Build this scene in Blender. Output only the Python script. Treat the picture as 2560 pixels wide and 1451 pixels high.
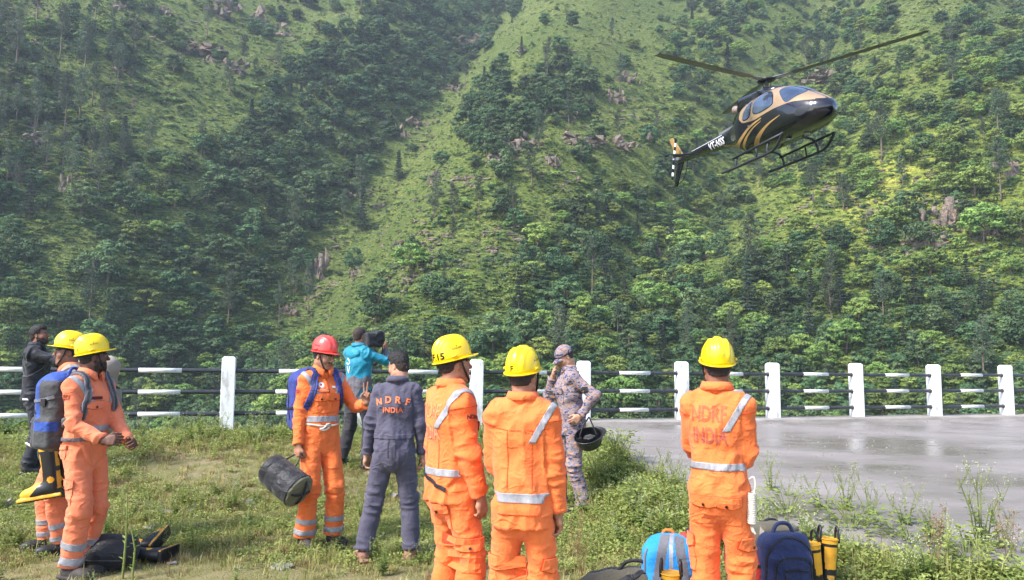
import bpy, bmesh, math, random
import numpy as np
from mathutils import Vector, Matrix, Euler
from mathutils.bvhtree import BVHTree

for _o in list(bpy.data.objects):
    bpy.data.objects.remove(_o)
S = bpy.context.scene
COL = S.collection
rnd = random.Random(7)
nrng = np.random.default_rng(11)

# ------------------------------------------------------------------ camera
FPX, CXP, CYP = 1863.0, 1280.0, 725.5            # focal length and centre in photograph pixels
PITCH = math.atan(174.5 / FPX)
ROLL = 0.0113
EYE = np.array([0.0, 0.0, 1.61])
_F = np.array([0, math.cos(PITCH), math.sin(PITCH)])
_U0 = np.array([0, -math.sin(PITCH), math.cos(PITCH)])
_R0 = np.array([1.0, 0, 0])
_R = _R0 * math.cos(ROLL) + _U0 * math.sin(ROLL)
_U = -_R0 * math.sin(ROLL) + _U0 * math.cos(ROLL)
cam = bpy.data.cameras.new('camera')
cam.sensor_width = 36.0
cam.lens = 36.0 * FPX / 2560.0
cam.clip_start = 0.1
cam.clip_end = 3000
cam_o = bpy.data.objects.new('camera', cam)
COL.objects.link(cam_o)
cam_o.matrix_world = Matrix(((_R[0], _U[0], -_F[0], EYE[0]), (_R[1], _U[1], -_F[1], EYE[1]),
                             (_R[2], _U[2], -_F[2], EYE[2]), (0, 0, 0, 1)))
S.camera = cam_o

def ray(px, py):
    d = _F + _R * ((px - CXP) / FPX) - _U * ((py - CYP) / FPX)
    return d / np.linalg.norm(d)

def at_y(px, py, Y):
    d = ray(px, py)
    return EYE + d * (Y / d[1])

def x_at(px, Y, py=1150):
    return at_y(px, py, Y)[0]

# ------------------------------------------------------------------ light
SUN_AZ = math.radians(-126.0)      # measured from +Y towards +X: behind the camera, to the left
SUN_EL = math.radians(47.0)
W = bpy.data.worlds.new('World')
S.world = W
W.use_nodes = True
_nt = W.node_tree
_sky = _nt.nodes.new('ShaderNodeTexSky')
_sky.sky_type = 'NISHITA'
_sky.sun_disc = False
_sky.sun_elevation = SUN_EL
_sky.sun_rotation = SUN_AZ
_sky.altitude = 1200
_sky.air_density = 1.0
_sky.dust_density = 3.0
_sky.ozone_density = 1.0
_bg = _nt.nodes['Background']
_nt.links.new(_sky.outputs[0], _bg.inputs[0])
_bg.inputs[1].default_value = 0.15
_sd = Vector((math.sin(SUN_AZ) * math.cos(SUN_EL), math.cos(SUN_AZ) * math.cos(SUN_EL), math.sin(SUN_EL)))
_sl = bpy.data.lights.new('sun', 'SUN')
_sl.energy = 2.9
_sl.angle = math.radians(13)
_sl.color = (1.0, 0.955, 0.905)
_so = bpy.data.objects.new('sun', _sl)
COL.objects.link(_so)
_so.rotation_euler = (-_sd).to_track_quat('-Z', 'Y').to_euler()
S.view_settings.view_transform = 'Standard'
S.view_settings.look = 'None'
S.view_settings.gamma = 1.0
S.view_settings.use_curve_mapping = False
S.view_settings.exposure = 1.46
S.render.engine = 'CYCLES'
S.cycles.use_denoising = True
S.cycles.max_bounces = 6
S.cycles.diffuse_bounces = 3
S.cycles.glossy_bounces = 3
S.cycles.transmission_bounces = 4
S.cycles.transparent_max_bounces = 6
S.cycles.volume_bounces = 0
S.cycles.use_adaptive_sampling = True
S.cycles.adaptive_threshold = 0.03
# ------------------------------------------------------------------ helpers
def tag(o, label=None, cat=None, group=None, kind=None):
    if label: o['label'] = label
    if cat: o['category'] = cat
    if group: o['group'] = group
    if kind: o['kind'] = kind
    return o

def empty(name, loc=(0, 0, 0), rz=0.0, parent=None):
    o = bpy.data.objects.new(name, None)
    o.empty_display_size = 0.1
    COL.objects.link(o)
    o.location = [float(v) for v in loc]
    o.rotation_euler = (0, 0, rz)
    if parent: o.parent = parent
    return o

def mk_mesh(name, V, F, mats=None, mi=None, smooth=True):
    me = bpy.data.meshes.new(name)
    V = np.asarray(V, dtype=np.float64)
    if isinstance(F, np.ndarray) and len(F):
        n, k = F.shape
        me.vertices.add(len(V)); me.vertices.foreach_set('co', V.astype(np.float32).ravel())
        me.loops.add(n * k); me.loops.foreach_set('vertex_index', F.astype(np.int32).ravel())
        me.polygons.add(n)
        me.polygons.foreach_set('loop_start', (np.arange(n) * k).astype(np.int32))
        me.update(calc_edges=True); me.validate()
    else:
        me.from_pydata([tuple(v) for v in V], [], [tuple(int(i) for i in f) for f in F])
    for m in (mats if isinstance(mats, (list, tuple)) else [mats]):
        if m is not None: me.materials.append(m)
    n = len(me.polygons)
    if mi is not None and len(mi) == n:
        me.polygons.foreach_set('material_index', np.asarray(mi, dtype=np.int32))
    me.polygons.foreach_set('use_smooth', np.full(n, bool(smooth)))
    me.update()
    return me

def obj(name, me, parent=None, loc=None, rz=None):
    o = bpy.data.objects.new(name, me)
    COL.objects.link(o)
    if parent: o.parent = parent
    if loc is not None: o.location = [float(v) for v in loc]
    if rz is not None: o.rotation_euler = (0, 0, rz)
    return o

def mobj(name, V, F, mats, parent=None, mi=None, smooth=True):
    return obj(name, mk_mesh(name, V, F, mats, mi, smooth), parent)

def nrm(v):
    v = np.asarray(v, float)
    return v / max(np.linalg.norm(v), 1e-9)

def sstep(a, b, x):
    t = np.clip((np.asarray(x, float) - a) / (b - a), 0, 1)
    return t * t * (3 - 2 * t)

def _hash(i, j, k):
    h = (i * 374761393 + j * 668265263 + k * 1274126177) & 0xFFFFFFFF
    h = ((h ^ (h >> 13)) * 1274126177) & 0xFFFFFFFF
    return ((h ^ (h >> 16)) & 0xFFFF) / 65535.0 * 2 - 1

def vnoise(P):
    P = np.asarray(P, float)
    I = np.floor(P).astype(np.int64); f = P - I
    f = f * f * (3 - 2 * f)
    r = 0
    for a in (0, 1):
        for b in (0, 1):
            for c in (0, 1):
                w = (f[..., 0] if a else 1 - f[..., 0]) * (f[..., 1] if b else 1 - f[..., 1]) * (f[..., 2] if c else 1 - f[..., 2])
                r = r + w * _hash(I[..., 0] + a, I[..., 1] + b, I[..., 2] + c)
    return r

def fbm(P, oct=3):
    P = np.asarray(P, float); r = 0; a = 1.0
    for o in range(oct):
        r = r + a * vnoise(P * 2 ** o + 17.3 * o); a *= 0.5
    return r

def vnormals(V, F):
    V = np.asarray(V, float)
    N = np.zeros_like(V)
    n = np.cross(V[F[:, 2]] - V[F[:, 0]], V[F[:, -1]] - V[F[:, 1]])
    for k in range(F.shape[1]):
        np.add.at(N, F[:, k], n)
    return N / np.maximum(np.linalg.norm(N, axis=1, keepdims=True), 1e-12)

# ---- materials
class NT:
    def __init__(s, name):
        s.m = bpy.data.materials.new(name); s.m.use_nodes = True
        s.t = s.m.node_tree; s.p = s.t.nodes['Principled BSDF']; s.out = s.t.nodes['Material Output']
        s.co = None
    def n(s, typ, **kw):
        x = s.t.nodes.new(typ)
        for k, v in kw.items(): setattr(x, k, v)
        return x
    def l(s, a, b): s.t.links.new(a, b)
    def coord(s, which='Object'):
        if s.co is None: s.co = s.n('ShaderNodeTexCoord')
        return s.co.outputs[which]
    def noise(s, scale, detail=3, rough=0.55, stretch=None, dist=0.0, which='Object'):
        x = s.n('ShaderNodeTexNoise')
        x.inputs['Scale'].default_value = scale; x.inputs['Detail'].default_value = detail
        x.inputs['Roughness'].default_value = rough; x.inputs['Distortion'].default_value = dist
        if stretch:
            mp = s.n('ShaderNodeMapping'); mp.inputs['Scale'].default_value = stretch
            s.l(s.coord(which), mp.inputs[0]); s.l(mp.outputs[0], x.inputs[0])
        else: s.l(s.coord(which), x.inputs[0])
        return x.outputs['Fac']
    def ramp(s, fac, stops, interp='LINEAR'):
        x = s.n('ShaderNodeValToRGB'); x.color_ramp.interpolation = interp
        el = x.color_ramp.elements
        while len(el) < len(stops): el.new(0.5)
        for e, (p, c) in zip(el, stops):
            e.position = p; e.color = (*c, 1) if len(c) == 3 else c
        s.l(fac, x.inputs[0]); return x.outputs[0]
    def mix(s, fac, a, b, typ='MIX'):
        x = s.n('ShaderNodeMix'); x.data_type = 'RGBA'; x.blend_type = typ
        for sock, v in ((x.inputs[0], fac), (x.inputs[6], a), (x.inputs[7], b)):
            if isinstance(v, (int, float)): sock.default_value = v
            elif isinstance(v, (tuple, list)): sock.default_value = (*v, 1) if len(v) == 3 else v
            else: s.l(v, sock)
        return x.outputs[2]
    def bump(s, h, strength=0.3, dist=0.01):
        x = s.n('ShaderNodeBump'); x.inputs['Strength'].default_value = strength; x.inputs['Distance'].default_value = dist
        s.l(h, x.inputs['Height']); s.l(x.outputs[0], s.p.inputs['Normal'])
    def set(s, col=None, rough=None, metal=None, spec=None, coat=None, sheen=None):
        if col is not None:
            if isinstance(col, (tuple, list)): s.p.inputs['Base Color'].default_value = (*col, 1)
            else: s.l(col, s.p.inputs['Base Color'])
        for k, v in (('Roughness', rough), ('Metallic', metal), ('Specular IOR Level', spec), ('Coat Weight', coat), ('Sheen Weight', sheen)):
            if v is None: continue
            if isinstance(v, (int, float)): s.p.inputs[k].default_value = v
            else: s.l(v, s.p.inputs[k])
        return s.m

_mc = {}
def plain(name, col, rough=0.6, metal=0.0, var=0.18, scale=9.0, bump=0.0, spec=0.4, coat=0.0):
    if name in _mc: return _mc[name]
    k = NT(name)
    lo = tuple(c * (1 - var) for c in col); hi = tuple(min(1, c * (1 + var)) for c in col)
    f = k.noise(scale, 4)
    k.set(k.ramp(f, [(0.3, lo), (0.7, hi)]), rough, metal, spec, coat)
    if bump: k.bump(k.noise(scale * 6, 3), bump, 0.004)
    _mc[name] = k.m
    return k.m

def fabric(name, col, faded=None, rough=0.85, fold=0.35, var=0.12):
    if name in _mc: return _mc[name]
    k = NT(name)
    lo = tuple(c * (1 - var) for c in col); hi = faded or tuple(min(1, c * (1 + var)) for c in col)
    f = k.noise(3.5, 5, 0.6)
    k.set(k.ramp(f, [(0.32, lo), (0.7, hi)]), rough, 0, 0.25, None, 0.12)
    a = k.noise(11, 4, 0.55, (1, 1, 1.7), 1.1); w = k.noise(420, 1)
    a2 = k.noise(24, 3, 0.5, (1.6, 1, 1), 1.4)
    for nd in k.t.nodes:
        if nd.type == 'TEX_NOISE' and nd.inputs['Scale'].default_value in (11, 24): nd.noise_type = 'RIDGED_MULTIFRACTAL'
    ad = k.n('ShaderNodeMath', operation='MULTIPLY_ADD'); ad.inputs[1].default_value = 0.4
    k.l(a2, ad.inputs[0]); k.l(a, ad.inputs[2]); a = ad.outputs[0]
    mx = k.n('ShaderNodeMath', operation='MULTIPLY_ADD'); mx.inputs[1].default_value = 0.06
    k.l(w, mx.inputs[0]); k.l(a, mx.inputs[2])
    k.bump(mx.outputs[0], fold * 1.7, 0.016)
    _mc[name] = k.m
    return k.m

# ---- signed-distance bodies, meshed with surface nets
class Field:
    def __init__(s): s.pr = []
    def cone(s, a, b, ra, rb, k=0.02, flat=None, cut=False, cuta=False, sub=False):
        a = np.asarray(a, float); b = np.asarray(b, float)
        ext = np.zeros(3); e2 = np.zeros(3)
        u = nrm(b - a)
        if cut: ext = u * rb * 1.5
        if cuta: e2 = -u * ra * 1.5
        r = max(ra, rb) * 1.02
        pts = np.array([a + e2, b + ext])
        def f(P):
            ba = b - a; L2 = ba @ ba
            t = np.clip(((P - a) @ ba) / L2, -10 if cuta else 0, 10 if cut else 1)
            q = P - a - t[..., None] * ba
            if flat is not None:
                ax, sc = flat
                c = q @ np.asarray(ax, float)
                q = q + (c * (1 / sc - 1))[..., None] * np.asarray(ax, float)
            d = np.linalg.norm(q, axis=-1) - (ra + (rb - ra) * np.clip(t, 0, 1))
            if cut: d = np.maximum(d, (P - b) @ u)
            if cuta: d = np.maximum(d, (a - P) @ u)
            return d
        s.pr.append((f, pts.min(0) - r, pts.max(0) + r, k, sub)); return s
    def ell(s, c, rad, R=None, k=0.02, sub=False):
        c = np.asarray(c, float); rad = np.asarray(rad, float); m = rad.max() * 1.02
        def f(P):
            q = P - c
            if R is not None: q = q @ R
            l = np.linalg.norm(q / rad, axis=-1); g = np.linalg.norm(q / rad ** 2, axis=-1)
            return l * (l - 1) / np.maximum(g, 1e-6)
        s.pr.append((f, c - m, c + m, k, sub)); return s
    def box(s, c, half, rd=0.02, R=None, k=0.02, sub=False):
        c = np.asarray(c, float); half = np.asarray(half, float); m = np.linalg.norm(half) if R is not None else half
        def f(P):
            q = P - c
            if R is not None: q = q @ R
            q = np.abs(q) - (half - rd)
            return np.linalg.norm(np.maximum(q, 0), axis=-1) + np.minimum(q.max(-1), 0) - rd
        s.pr.append((f, c - m, c + m, k, sub)); return s
    def fun(s, f, lo, hi, k=0.0, sub=False):
        s.pr.append((f, np.asarray(lo, float), np.asarray(hi, float), k, sub)); return s
    def mesh(s, h):
        lo = np.min([p[1] for p in s.pr if not p[4]], 0) - 3 * h
        hi = np.max([p[2] for p in s.pr if not p[4]], 0) + 3 * h
        n = np.ceil((hi - lo) / h).astype(int) + 1
        V = np.full(n, 0.2)
        ax = [lo[i] + np.arange(n[i]) * h for i in range(3)]
        for f, a, b, k, sub in s.pr:
            m = max(2.5 * h, k * 1.2)
            i0 = np.clip(np.floor((a - m - lo) / h).astype(int), 0, n - 1)
            i1 = np.clip(np.ceil((b + m - lo) / h).astype(int) + 1, 1, n)
            if (i1 <= i0).any(): continue
            G = np.stack(np.meshgrid(*[ax[i][i0[i]:i1[i]] for i in range(3)], indexing='ij'), -1)
            d = f(G); sl = tuple(slice(i0[i], i1[i]) for i in range(3)); c = V[sl]
            if sub:
                hh = np.maximum(k - np.abs(c + d), 0) / max(k, 1e-6)
                V[sl] = np.maximum(c, -d) + hh * hh * k * 0.25
            else:
                hh = np.maximum(k - np.abs(c - d), 0) / max(k, 1e-6)
                V[sl] = np.minimum(c, d) - hh * hh * k * 0.25
        return surface_nets(V, lo, h)

def surface_nets(V, lo, h):
    ins = V < 0
    cnt = np.zeros(np.array(V.shape) - 1, dtype=np.int8)
    n = np.array(V.shape) - 1
    def cor(A, o): return A[o[0]:o[0] + n[0], o[1]:o[1] + n[1], o[2]:o[2] + n[2]]
    for a in (0, 1):
        for b in (0, 1):
            for c in (0, 1): cnt += cor(ins, (a, b, c))
    act = (cnt > 0) & (cnt < 8)
    ids = np.argwhere(act)
    idx = np.full(n, -1, dtype=np.int64); idx[act] = np.arange(len(ids))
    pos = np.zeros((len(ids), 3)); w = np.zeros(len(ids))
    cs = [(a, b, c) for a in (0, 1) for b in (0, 1) for c in (0, 1)]
    for i, A in enumerate(cs):
        for B in cs[i + 1:]:
            if sum(abs(x - y) for x, y in zip(A, B)) != 1: continue
            va = V[tuple((ids + A).T)]; vb = V[tuple((ids + B).T)]
            cr = (va < 0) != (vb < 0)
            t = np.where(cr, va / np.where(va == vb, 1, va - vb), 0)
            p = np.array(A) + t[:, None] * (np.array(B) - np.array(A))
            pos[cr] += p[cr]; w[cr] += 1
    pos = lo + (ids + pos / w[:, None]) * h
    Fs = []
    for ax in range(3):
        u, v = [(1, 2), (2, 0), (0, 1)][ax]
        sl0 = [slice(1, -1)] * 3; sl1 = [slice(1, -1)] * 3
        sl0[ax] = slice(0, -1); sl1[ax] = slice(1, None)
        A = ins[tuple(sl0)]; B = ins[tuple(sl1)]
        cr = np.argwhere(A != B)
        if not len(cr): continue
        fl = A[tuple(cr.T)]
        off = np.array([1, 1, 1]); off[ax] = 0
        base = cr + off
        du = np.zeros(3, int); du[u] = 1; dv = np.zeros(3, int); dv[v] = 1
        q = np.stack([idx[tuple((base - du - dv).T)], idx[tuple((base - dv).T)], idx[tuple(base.T)], idx[tuple((base - du).T)]], 1)
        q[~fl] = q[~fl][:, ::-1]
        Fs.append(q)
    F = np.concatenate(Fs)
    F = F[(F >= 0).all(1)]
    return pos, F

def bvh_of(V, F):
    return BVHTree.FromPolygons([tuple(v) for v in V], [tuple(int(i) for i in f) for f in F])

def tube(pts, rad, n=8, cap=True):
    """closed tube along a list of points; rad: number or list"""
    pts = [np.asarray(p, float) for p in pts]
    rads = rad if isinstance(rad, (list, tuple)) else [rad] * len(pts)
    V = []; F = []
    up = None
    for i, p in enumerate(pts):
        t = nrm(pts[min(i + 1, len(pts) - 1)] - pts[max(i - 1, 0)])
        if up is None: up = np.array([0, 0, 1.0]) if abs(t[2]) < 0.9 else np.array([1.0, 0, 0])
        s = nrm(np.cross(t, up)); up = nrm(np.cross(s, t))
        for k in range(n):
            a = 2 * math.pi * k / n
            V.append(p + rads[i] * (math.cos(a) * s + math.sin(a) * up))
    for i in range(len(pts) - 1):
        for k in range(n):
            a, b = i * n + k, i * n + (k + 1) % n
            F.append((a, b, b + n, a + n))
    if cap:
        F.append(tuple(range(n))[::-1]); F.append(tuple(range((len(pts) - 1) * n, len(pts) * n)))
    return V, F

def curve_pts(ctrl, n=24):
    """Catmull-Rom through control points"""
    c = [np.asarray(p, float) for p in ctrl]
    c = [2 * c[0] - c[1]] + c + [2 * c[-1] - c[-2]]
    out = []
    m = len(c) - 3
    for i in range(m):
        for s in range(n // m + 1):
            t = s / (n // m + 1)
            p0, p1, p2, p3 = c[i:i + 4]
            out.append(0.5 * (2 * p1 + (p2 - p0) * t + (2 * p0 - 5 * p1 + 4 * p2 - p3) * t * t + (3 * p1 - p0 - 3 * p2 + p3) * t ** 3))
    out.append(c[-2])
    return out

def box_vf(c, h, R=None):
    c = np.asarray(c, float)
    V = np.array([(x, y, z) for x in (-1, 1) for y in (-1, 1) for z in (-1, 1)], float) * np.asarray(h, float)
    if R is not None: V = V @ np.asarray(R).T
    F = [(0, 1, 3, 2), (4, 6, 7, 5), (0, 4, 5, 1), (2, 3, 7, 6), (0, 2, 6, 4), (1, 5, 7, 3)]
    return (V + c).tolist(), F

def join(parts):
    V = []; F = []
    for v, f in parts:
        o = len(V)
        V += [tuple(p) for p in v]; F += [tuple(int(i) + o for i in q) for q in f]
    return V, F

def bevel_obj(o, w=0.01, seg=2):
    m = o.modifiers.new('bevel', 'BEVEL'); m.width = w; m.segments = seg; m.limit_method = 'ANGLE'
    return o

# ---- flat outlines laid on a curved surface (pockets, badges, tape, lettering)
def _grid_cut(bm, step):
    xs = [v.co.x for v in bm.verts]; ys = [v.co.y for v in bm.verts]
    for lo, hi, ax in ((min(xs), max(xs), 0), (min(ys), max(ys), 1)):
        c = math.floor(lo / step) * step + step
        while c < hi - 1e-5:
            co = [0, 0, 0]; no = [0, 0, 0]; co[ax] = c; no[ax] = 1
            bmesh.ops.bisect_plane(bm, geom=bm.verts[:] + bm.edges[:] + bm.faces[:], plane_co=co, plane_no=no, dist=1e-6)
            c += step

def lay(name, bm, origin, n, up, bvh, mat, parent, off=0.004, step=0.03, thick=0.0, back=0.3):
    """project a flat bmesh (x,y) onto the surface held by bvh; n points out of the surface"""
    n = Vector(nrm(n)); up = Vector(up); u = up.cross(n).normalized(); v = n.cross(u).normalized(); o = Vector(origin)
    _grid_cut(bm, step)
    kill = []
    for w in bm.verts:
        q = o + u * w.co.x + v * w.co.y
        hit = bvh.ray_cast(q + n * back, -n, back * 2.5)
        if hit[0] is None: kill.append(w); continue
        nn = hit[1] if hit[1].dot(n) > 0 else n
        w.co = hit[0] + (nn * 0.5 + n * 0.5).normalized() * off
    if kill: bmesh.ops.delete(bm, geom=kill, context='VERTS')
    if not bm.faces: bm.free(); return None
    bmesh.ops.recalc_face_normals(bm, faces=bm.faces[:])
    if sum((f.normal.dot(n) * f.calc_area() for f in bm.faces)) < 0:
        bmesh.ops.reverse_faces(bm, faces=bm.faces[:])
    if thick:
        bmesh.ops.solidify(bm, geom=bm.faces[:], thickness=thick)
    me = bpy.data.meshes.new(name); bm.to_mesh(me); bm.free()
    me.materials.append(mat)
    for p in me.polygons: p.use_smooth = not thick
    return obj(name, me, parent)

def poly_bm(pts):
    bm = bmesh.new()
    bm.faces.new([bm.verts.new((p[0], p[1], 0)) for p in pts])
    return bm

def text_bm(txt, size, bold=0.0, space=1.0, chars=None):
    bm = bmesh.new()
    items = chars or [(txt, 0, 0, 0)]
    for t, x, y, a in items:
        cu = bpy.data.curves.new('t', 'FONT'); cu.body = t; cu.size = size; cu.offset = bold * size
        cu.align_x = 'CENTER'; cu.align_y = 'CENTER'; cu.space_character = space; cu.resolution_u = 3
        ob = bpy.data.objects.new('t', cu)
        me = ob.to_mesh()
        M = Matrix.Translation((x, y, 0)) @ Matrix.Rotation(a, 4, 'Z')
        me.transform(M)
        bm.from_mesh(me)
        ob.to_mesh_clear(); bpy.data.objects.remove(ob); bpy.data.curves.remove(cu)
    return bm

def copy_tree(o, parent=None):
    c = o.copy(); COL.objects.link(c)
    if parent is not None: c.parent = parent
    for ch in o.children: copy_tree(ch, c)
    return c

# ---- scattering of uncountable growth: points that carry instances
def scatter(name, P, protos, scale, rotz, pick, label, tilt=None):
    me = bpy.data.meshes.new(name)
    P = np.asarray(P, np.float32)
    me.vertices.add(len(P)); me.vertices.foreach_set('co', P.ravel())
    for nm, typ, arr in (('gsc', 'FLOAT', scale), ('grz', 'FLOAT', rotz), ('gpk', 'INT', pick)):
        at = me.attributes.new(nm, typ, 'POINT'); at.data.foreach_set('value', np.asarray(arr, np.float32 if typ == 'FLOAT' else np.int32))
    o = obj(name, me); tag(o, label, None, None, 'stuff')
    g = bpy.data.node_groups.new(name, 'GeometryNodeTree')
    g.interface.new_socket('Geometry', in_out='INPUT', socket_type='NodeSocketGeometry')
    g.interface.new_socket('Geometry', in_out='OUTPUT', socket_type='NodeSocketGeometry')
    N = g.nodes; L = g.links
    gi = N.new('NodeGroupInput'); go = N.new('NodeGroupOutput')
    jn = N.new('GeometryNodeJoinGeometry')
    for p in reversed(protos):
        oi = N.new('GeometryNodeObjectInfo'); oi.transform_space = 'ORIGINAL'; oi.inputs['Object'].default_value = p
        oi.inputs['As Instance'].default_value = True
        L.new(oi.outputs['Geometry'], jn.inputs[0])
    ip = N.new('GeometryNodeInstanceOnPoints'); ip.inputs['Pick Instance'].default_value = True
    m2p = N.new('GeometryNodeMeshToPoints')
    L.new(gi.outputs[0], m2p.inputs[0]); L.new(m2p.outputs[0], ip.inputs['Points']); L.new(jn.outputs[0], ip.inputs['Instance'])
    def att(nm, typ):
        a = N.new('GeometryNodeInputNamedAttribute'); a.data_type = typ; a.inputs['Name'].default_value = nm
        return a.outputs['Attribute']
    L.new(att('gpk', 'INT'), ip.inputs['Instance Index'])
    cx = N.new('ShaderNodeCombineXYZ'); L.new(att('grz', 'FLOAT'), cx.inputs['Z'])
    e2r = N.new('FunctionNodeEulerToRotation'); L.new(cx.outputs[0], e2r.inputs[0]); L.new(e2r.outputs[0], ip.inputs['Rotation'])
    sc = N.new('ShaderNodeCombineXYZ'); a = att('gsc', 'FLOAT')
    for i in range(3): L.new(a, sc.inputs[i])
    L.new(sc.outputs[0], ip.inputs['Scale'])
    L.new(ip.outputs[0], go.inputs[0])
    md = o.modifiers.new('scatter', 'NODES'); md.node_group = g
    return o
# ------------------------------------------------------------------ the land
POST0 = np.array([-4.17, 11.1]); POSTD = np.array([1.80, 0.551])
FDIR = POSTD / np.linalg.norm(POSTD); FNORM = np.array([-FDIR[1], FDIR[0]])   # FNORM points away from the camera
PAD_Z = 0.57
PAD_EDGE = np.array([(1.15, 12.72), (1.3, 10.5), (1.48, 8.6), (1.75, 7.2), (2.05, 6.3), (2.6, 5.65), (3.5, 5.1), (5.0, 4.4), (8.0, 3.3), (14, 1.5)])

def fence_dist(x, y):
    return (x - POST0[0]) * FNORM[0] + (y - POST0[1]) * FNORM[1]

def pad_dist(x, y):
    """distance to the edge of the concrete pad, negative on the pad"""
    x = np.asarray(x, float); y = np.asarray(y, float)
    best = np.full(np.broadcast(x, y).shape, 1e9); sgn = np.ones_like(best)
    for a, b in zip(PAD_EDGE[:-1], PAD_EDGE[1:]):
        ba = b - a
        t = np.clip(((x - a[0]) * ba[0] + (y - a[1]) * ba[1]) / (ba @ ba), 0, 1)
        dx = x - a[0] - t * ba[0]; dy = y - a[1] - t * ba[1]
        d = np.hypot(dx, dy)
        s = ba[0] * dy - ba[1] * dx     # >0: left of the direction of travel = towards the far right (pad)
        upd = d < best
        best = np.where(upd, d, best); sgn = np.where(upd, np.where(s > 0, -1, 1), sgn)
    return best * sgn

def pad_z(x, y):
    return PAD_Z - 0.045 * np.maximum(0, -fence_dist(x, y) - 0.5)

def ground_z(x, y):
    x = np.asarray(x, float); y = np.asarray(y, float)
    fd = fence_dist(x, y); pd = pad_dist(x, y)
    z = 0.46 * sstep(-4.6, -0.4, fd) * sstep(-0.3, 1.2, pd)
    z = np.maximum(z, (pad_z(x, y) - 0.05) * sstep(1.15, 0.12, pd))
    P = np.stack([x, y, np.zeros_like(x)], -1)
    z = z + 0.035 * fbm(P * 0.9, 3) * sstep(0.0, 0.8, np.abs(pd)) + 0.008 * vnoise(P * 7)
    z = np.where(pd < 0, pad_z(x, y) - 0.12, z)
    z = np.where(fd > 0.35, np.minimum(z, 0.42 - (fd - 0.35) * 0.95), z)
    return np.maximum(z, -41.0)

# gullies and spurs of the mountainside; x, y in metres, height z
def hill_z(x, y):
    x = np.asarray(x, float); y = np.asarray(y, float)
    g1 = -64 + (y - 150) * 0.233
    g2 = 25 + (y - 165) * 0.73
    rec = 34 * np.exp(-((x - g1) / 24.0) ** 2) * sstep(100, 190, y)
    rec = rec + 26 * np.exp(-((x - g2) / 20.0) ** 2) * sstep(120, 210, y)
    rec = rec - 36 * np.exp(-((x - (0.30 * y + 82)) / 50.0) ** 2)
    rec = rec - 16 * np.exp(-((x + 8 - 0.18 * (y - 150)) / 30.0) ** 2)
    rec = rec - 46 * sstep(-75, -185, x)
    rec = rec + 0.10 * np.maximum(x - 170, 0)
    P = np.stack([x / 60.0, y / 60.0, np.zeros_like(x) + 3.1], -1)
    rec = rec + 7 * fbm(P, 4)
    s = y - 95 - rec
    z = -42 + np.maximum(s, 0) * 0.88
    z = z + np.where(s > 0, 1.7 * vnoise(P * 7.0) + 0.9 * vnoise(P * 15.0) + .45 * vnoise(P * 29.0), 0)
    return z

def hill_hit(px, py):
    """where the sight line through a photograph pixel meets the mountainside"""
    d = ray(px, py)
    ys = np.linspace(70, 620, 1101)
    pts = EYE + d * (ys / d[1])[:, None]
    below = pts[:, 2] < hill_z(pts[:, 0], pts[:, 1])
    i = int(np.argmax(below))
    if not below[i]: return None
    return pts[i]

def grid_mesh(name, xs, ys, zf, mat):
    X, Y = np.meshgrid(xs, ys, indexing='ij'); Z = zf(X, Y)
    V = np.stack([X, Y, Z], -1).reshape(-1, 3)
    nx, ny = len(xs), len(ys)
    i, j = np.meshgrid(np.arange(nx - 1), np.arange(ny - 1), indexing='ij')
    a = (i * ny + j).ravel()
    F = np.stack([a, a + ny, a + ny + 1, a + 1], 1)
    return mobj(name, V, F, mat)

# materials of the land
k = NT('meadow soil')
f1 = k.noise(0.9, 5, 0.6); f2 = k.noise(7, 5, 0.65); f3 = k.noise(60, 3)
c = k.ramp(f1, [(0.38, (0.17, 0.165, 0.065)), (0.54, (0.24, 0.20, 0.10)), (0.68, (0.31, 0.235, 0.155))])
c = k.mix(k.ramp(f2, [(0.42, (0, 0, 0)), (0.62, (1, 1, 1))]), c, (0.14, 0.14, 0.05))
c = k.mix(k.ramp(f3, [(0.4, (0.0,) * 3), (0.75, (0.5,) * 3)]), c, (0.22, 0.19, 0.11))
M_SOIL = k.set(c, 0.95, spec=0.1); k.bump(f3, 0.8, 0.03)

k = NT('mountain turf')
f1 = k.noise(0.028, 6, 0.6); f2 = k.noise(0.35, 5, 0.65, (1, 1, 2.5)); f3 = k.noise(1.6, 4, 0.7)
c = k.ramp(f1, [(0.3, (0.145, 0.18, 0.05)), (0.5, (0.225, 0.255, 0.072)), (0.7, (0.31, 0.315, 0.098))])
c = k.mix(k.ramp(f2, [(0.38, (0.75,) * 3), (0.6, (0,) * 3)]), c, (0.075, 0.115, 0.035))
c = k.mix(k.ramp(f3, [(0.58, (0,) * 3), (0.75, (0.6,) * 3)]), c, (0.20, 0.175, 0.10))
f4 = k.noise(0.9, 5, 0.75, (1, 1, 3.0), 0.4)
c = k.mix(k.ramp(f4, [(0.44, (0.9,) * 3), (0.6, (0,) * 3)]), c, (0.062, 0.098, 0.026))
_a = k.n('ShaderNodeAttribute'); _a.attribute_name = 'sun_tint'
c = k.mix(_a.outputs['Fac'], c, (2.1, 1.85, 1.2), 'MULTIPLY')  # painted sunlight: lightens and yellows the turf by this attribute
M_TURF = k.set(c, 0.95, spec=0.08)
k.bump(f3, 0.9, 1.2)

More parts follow.
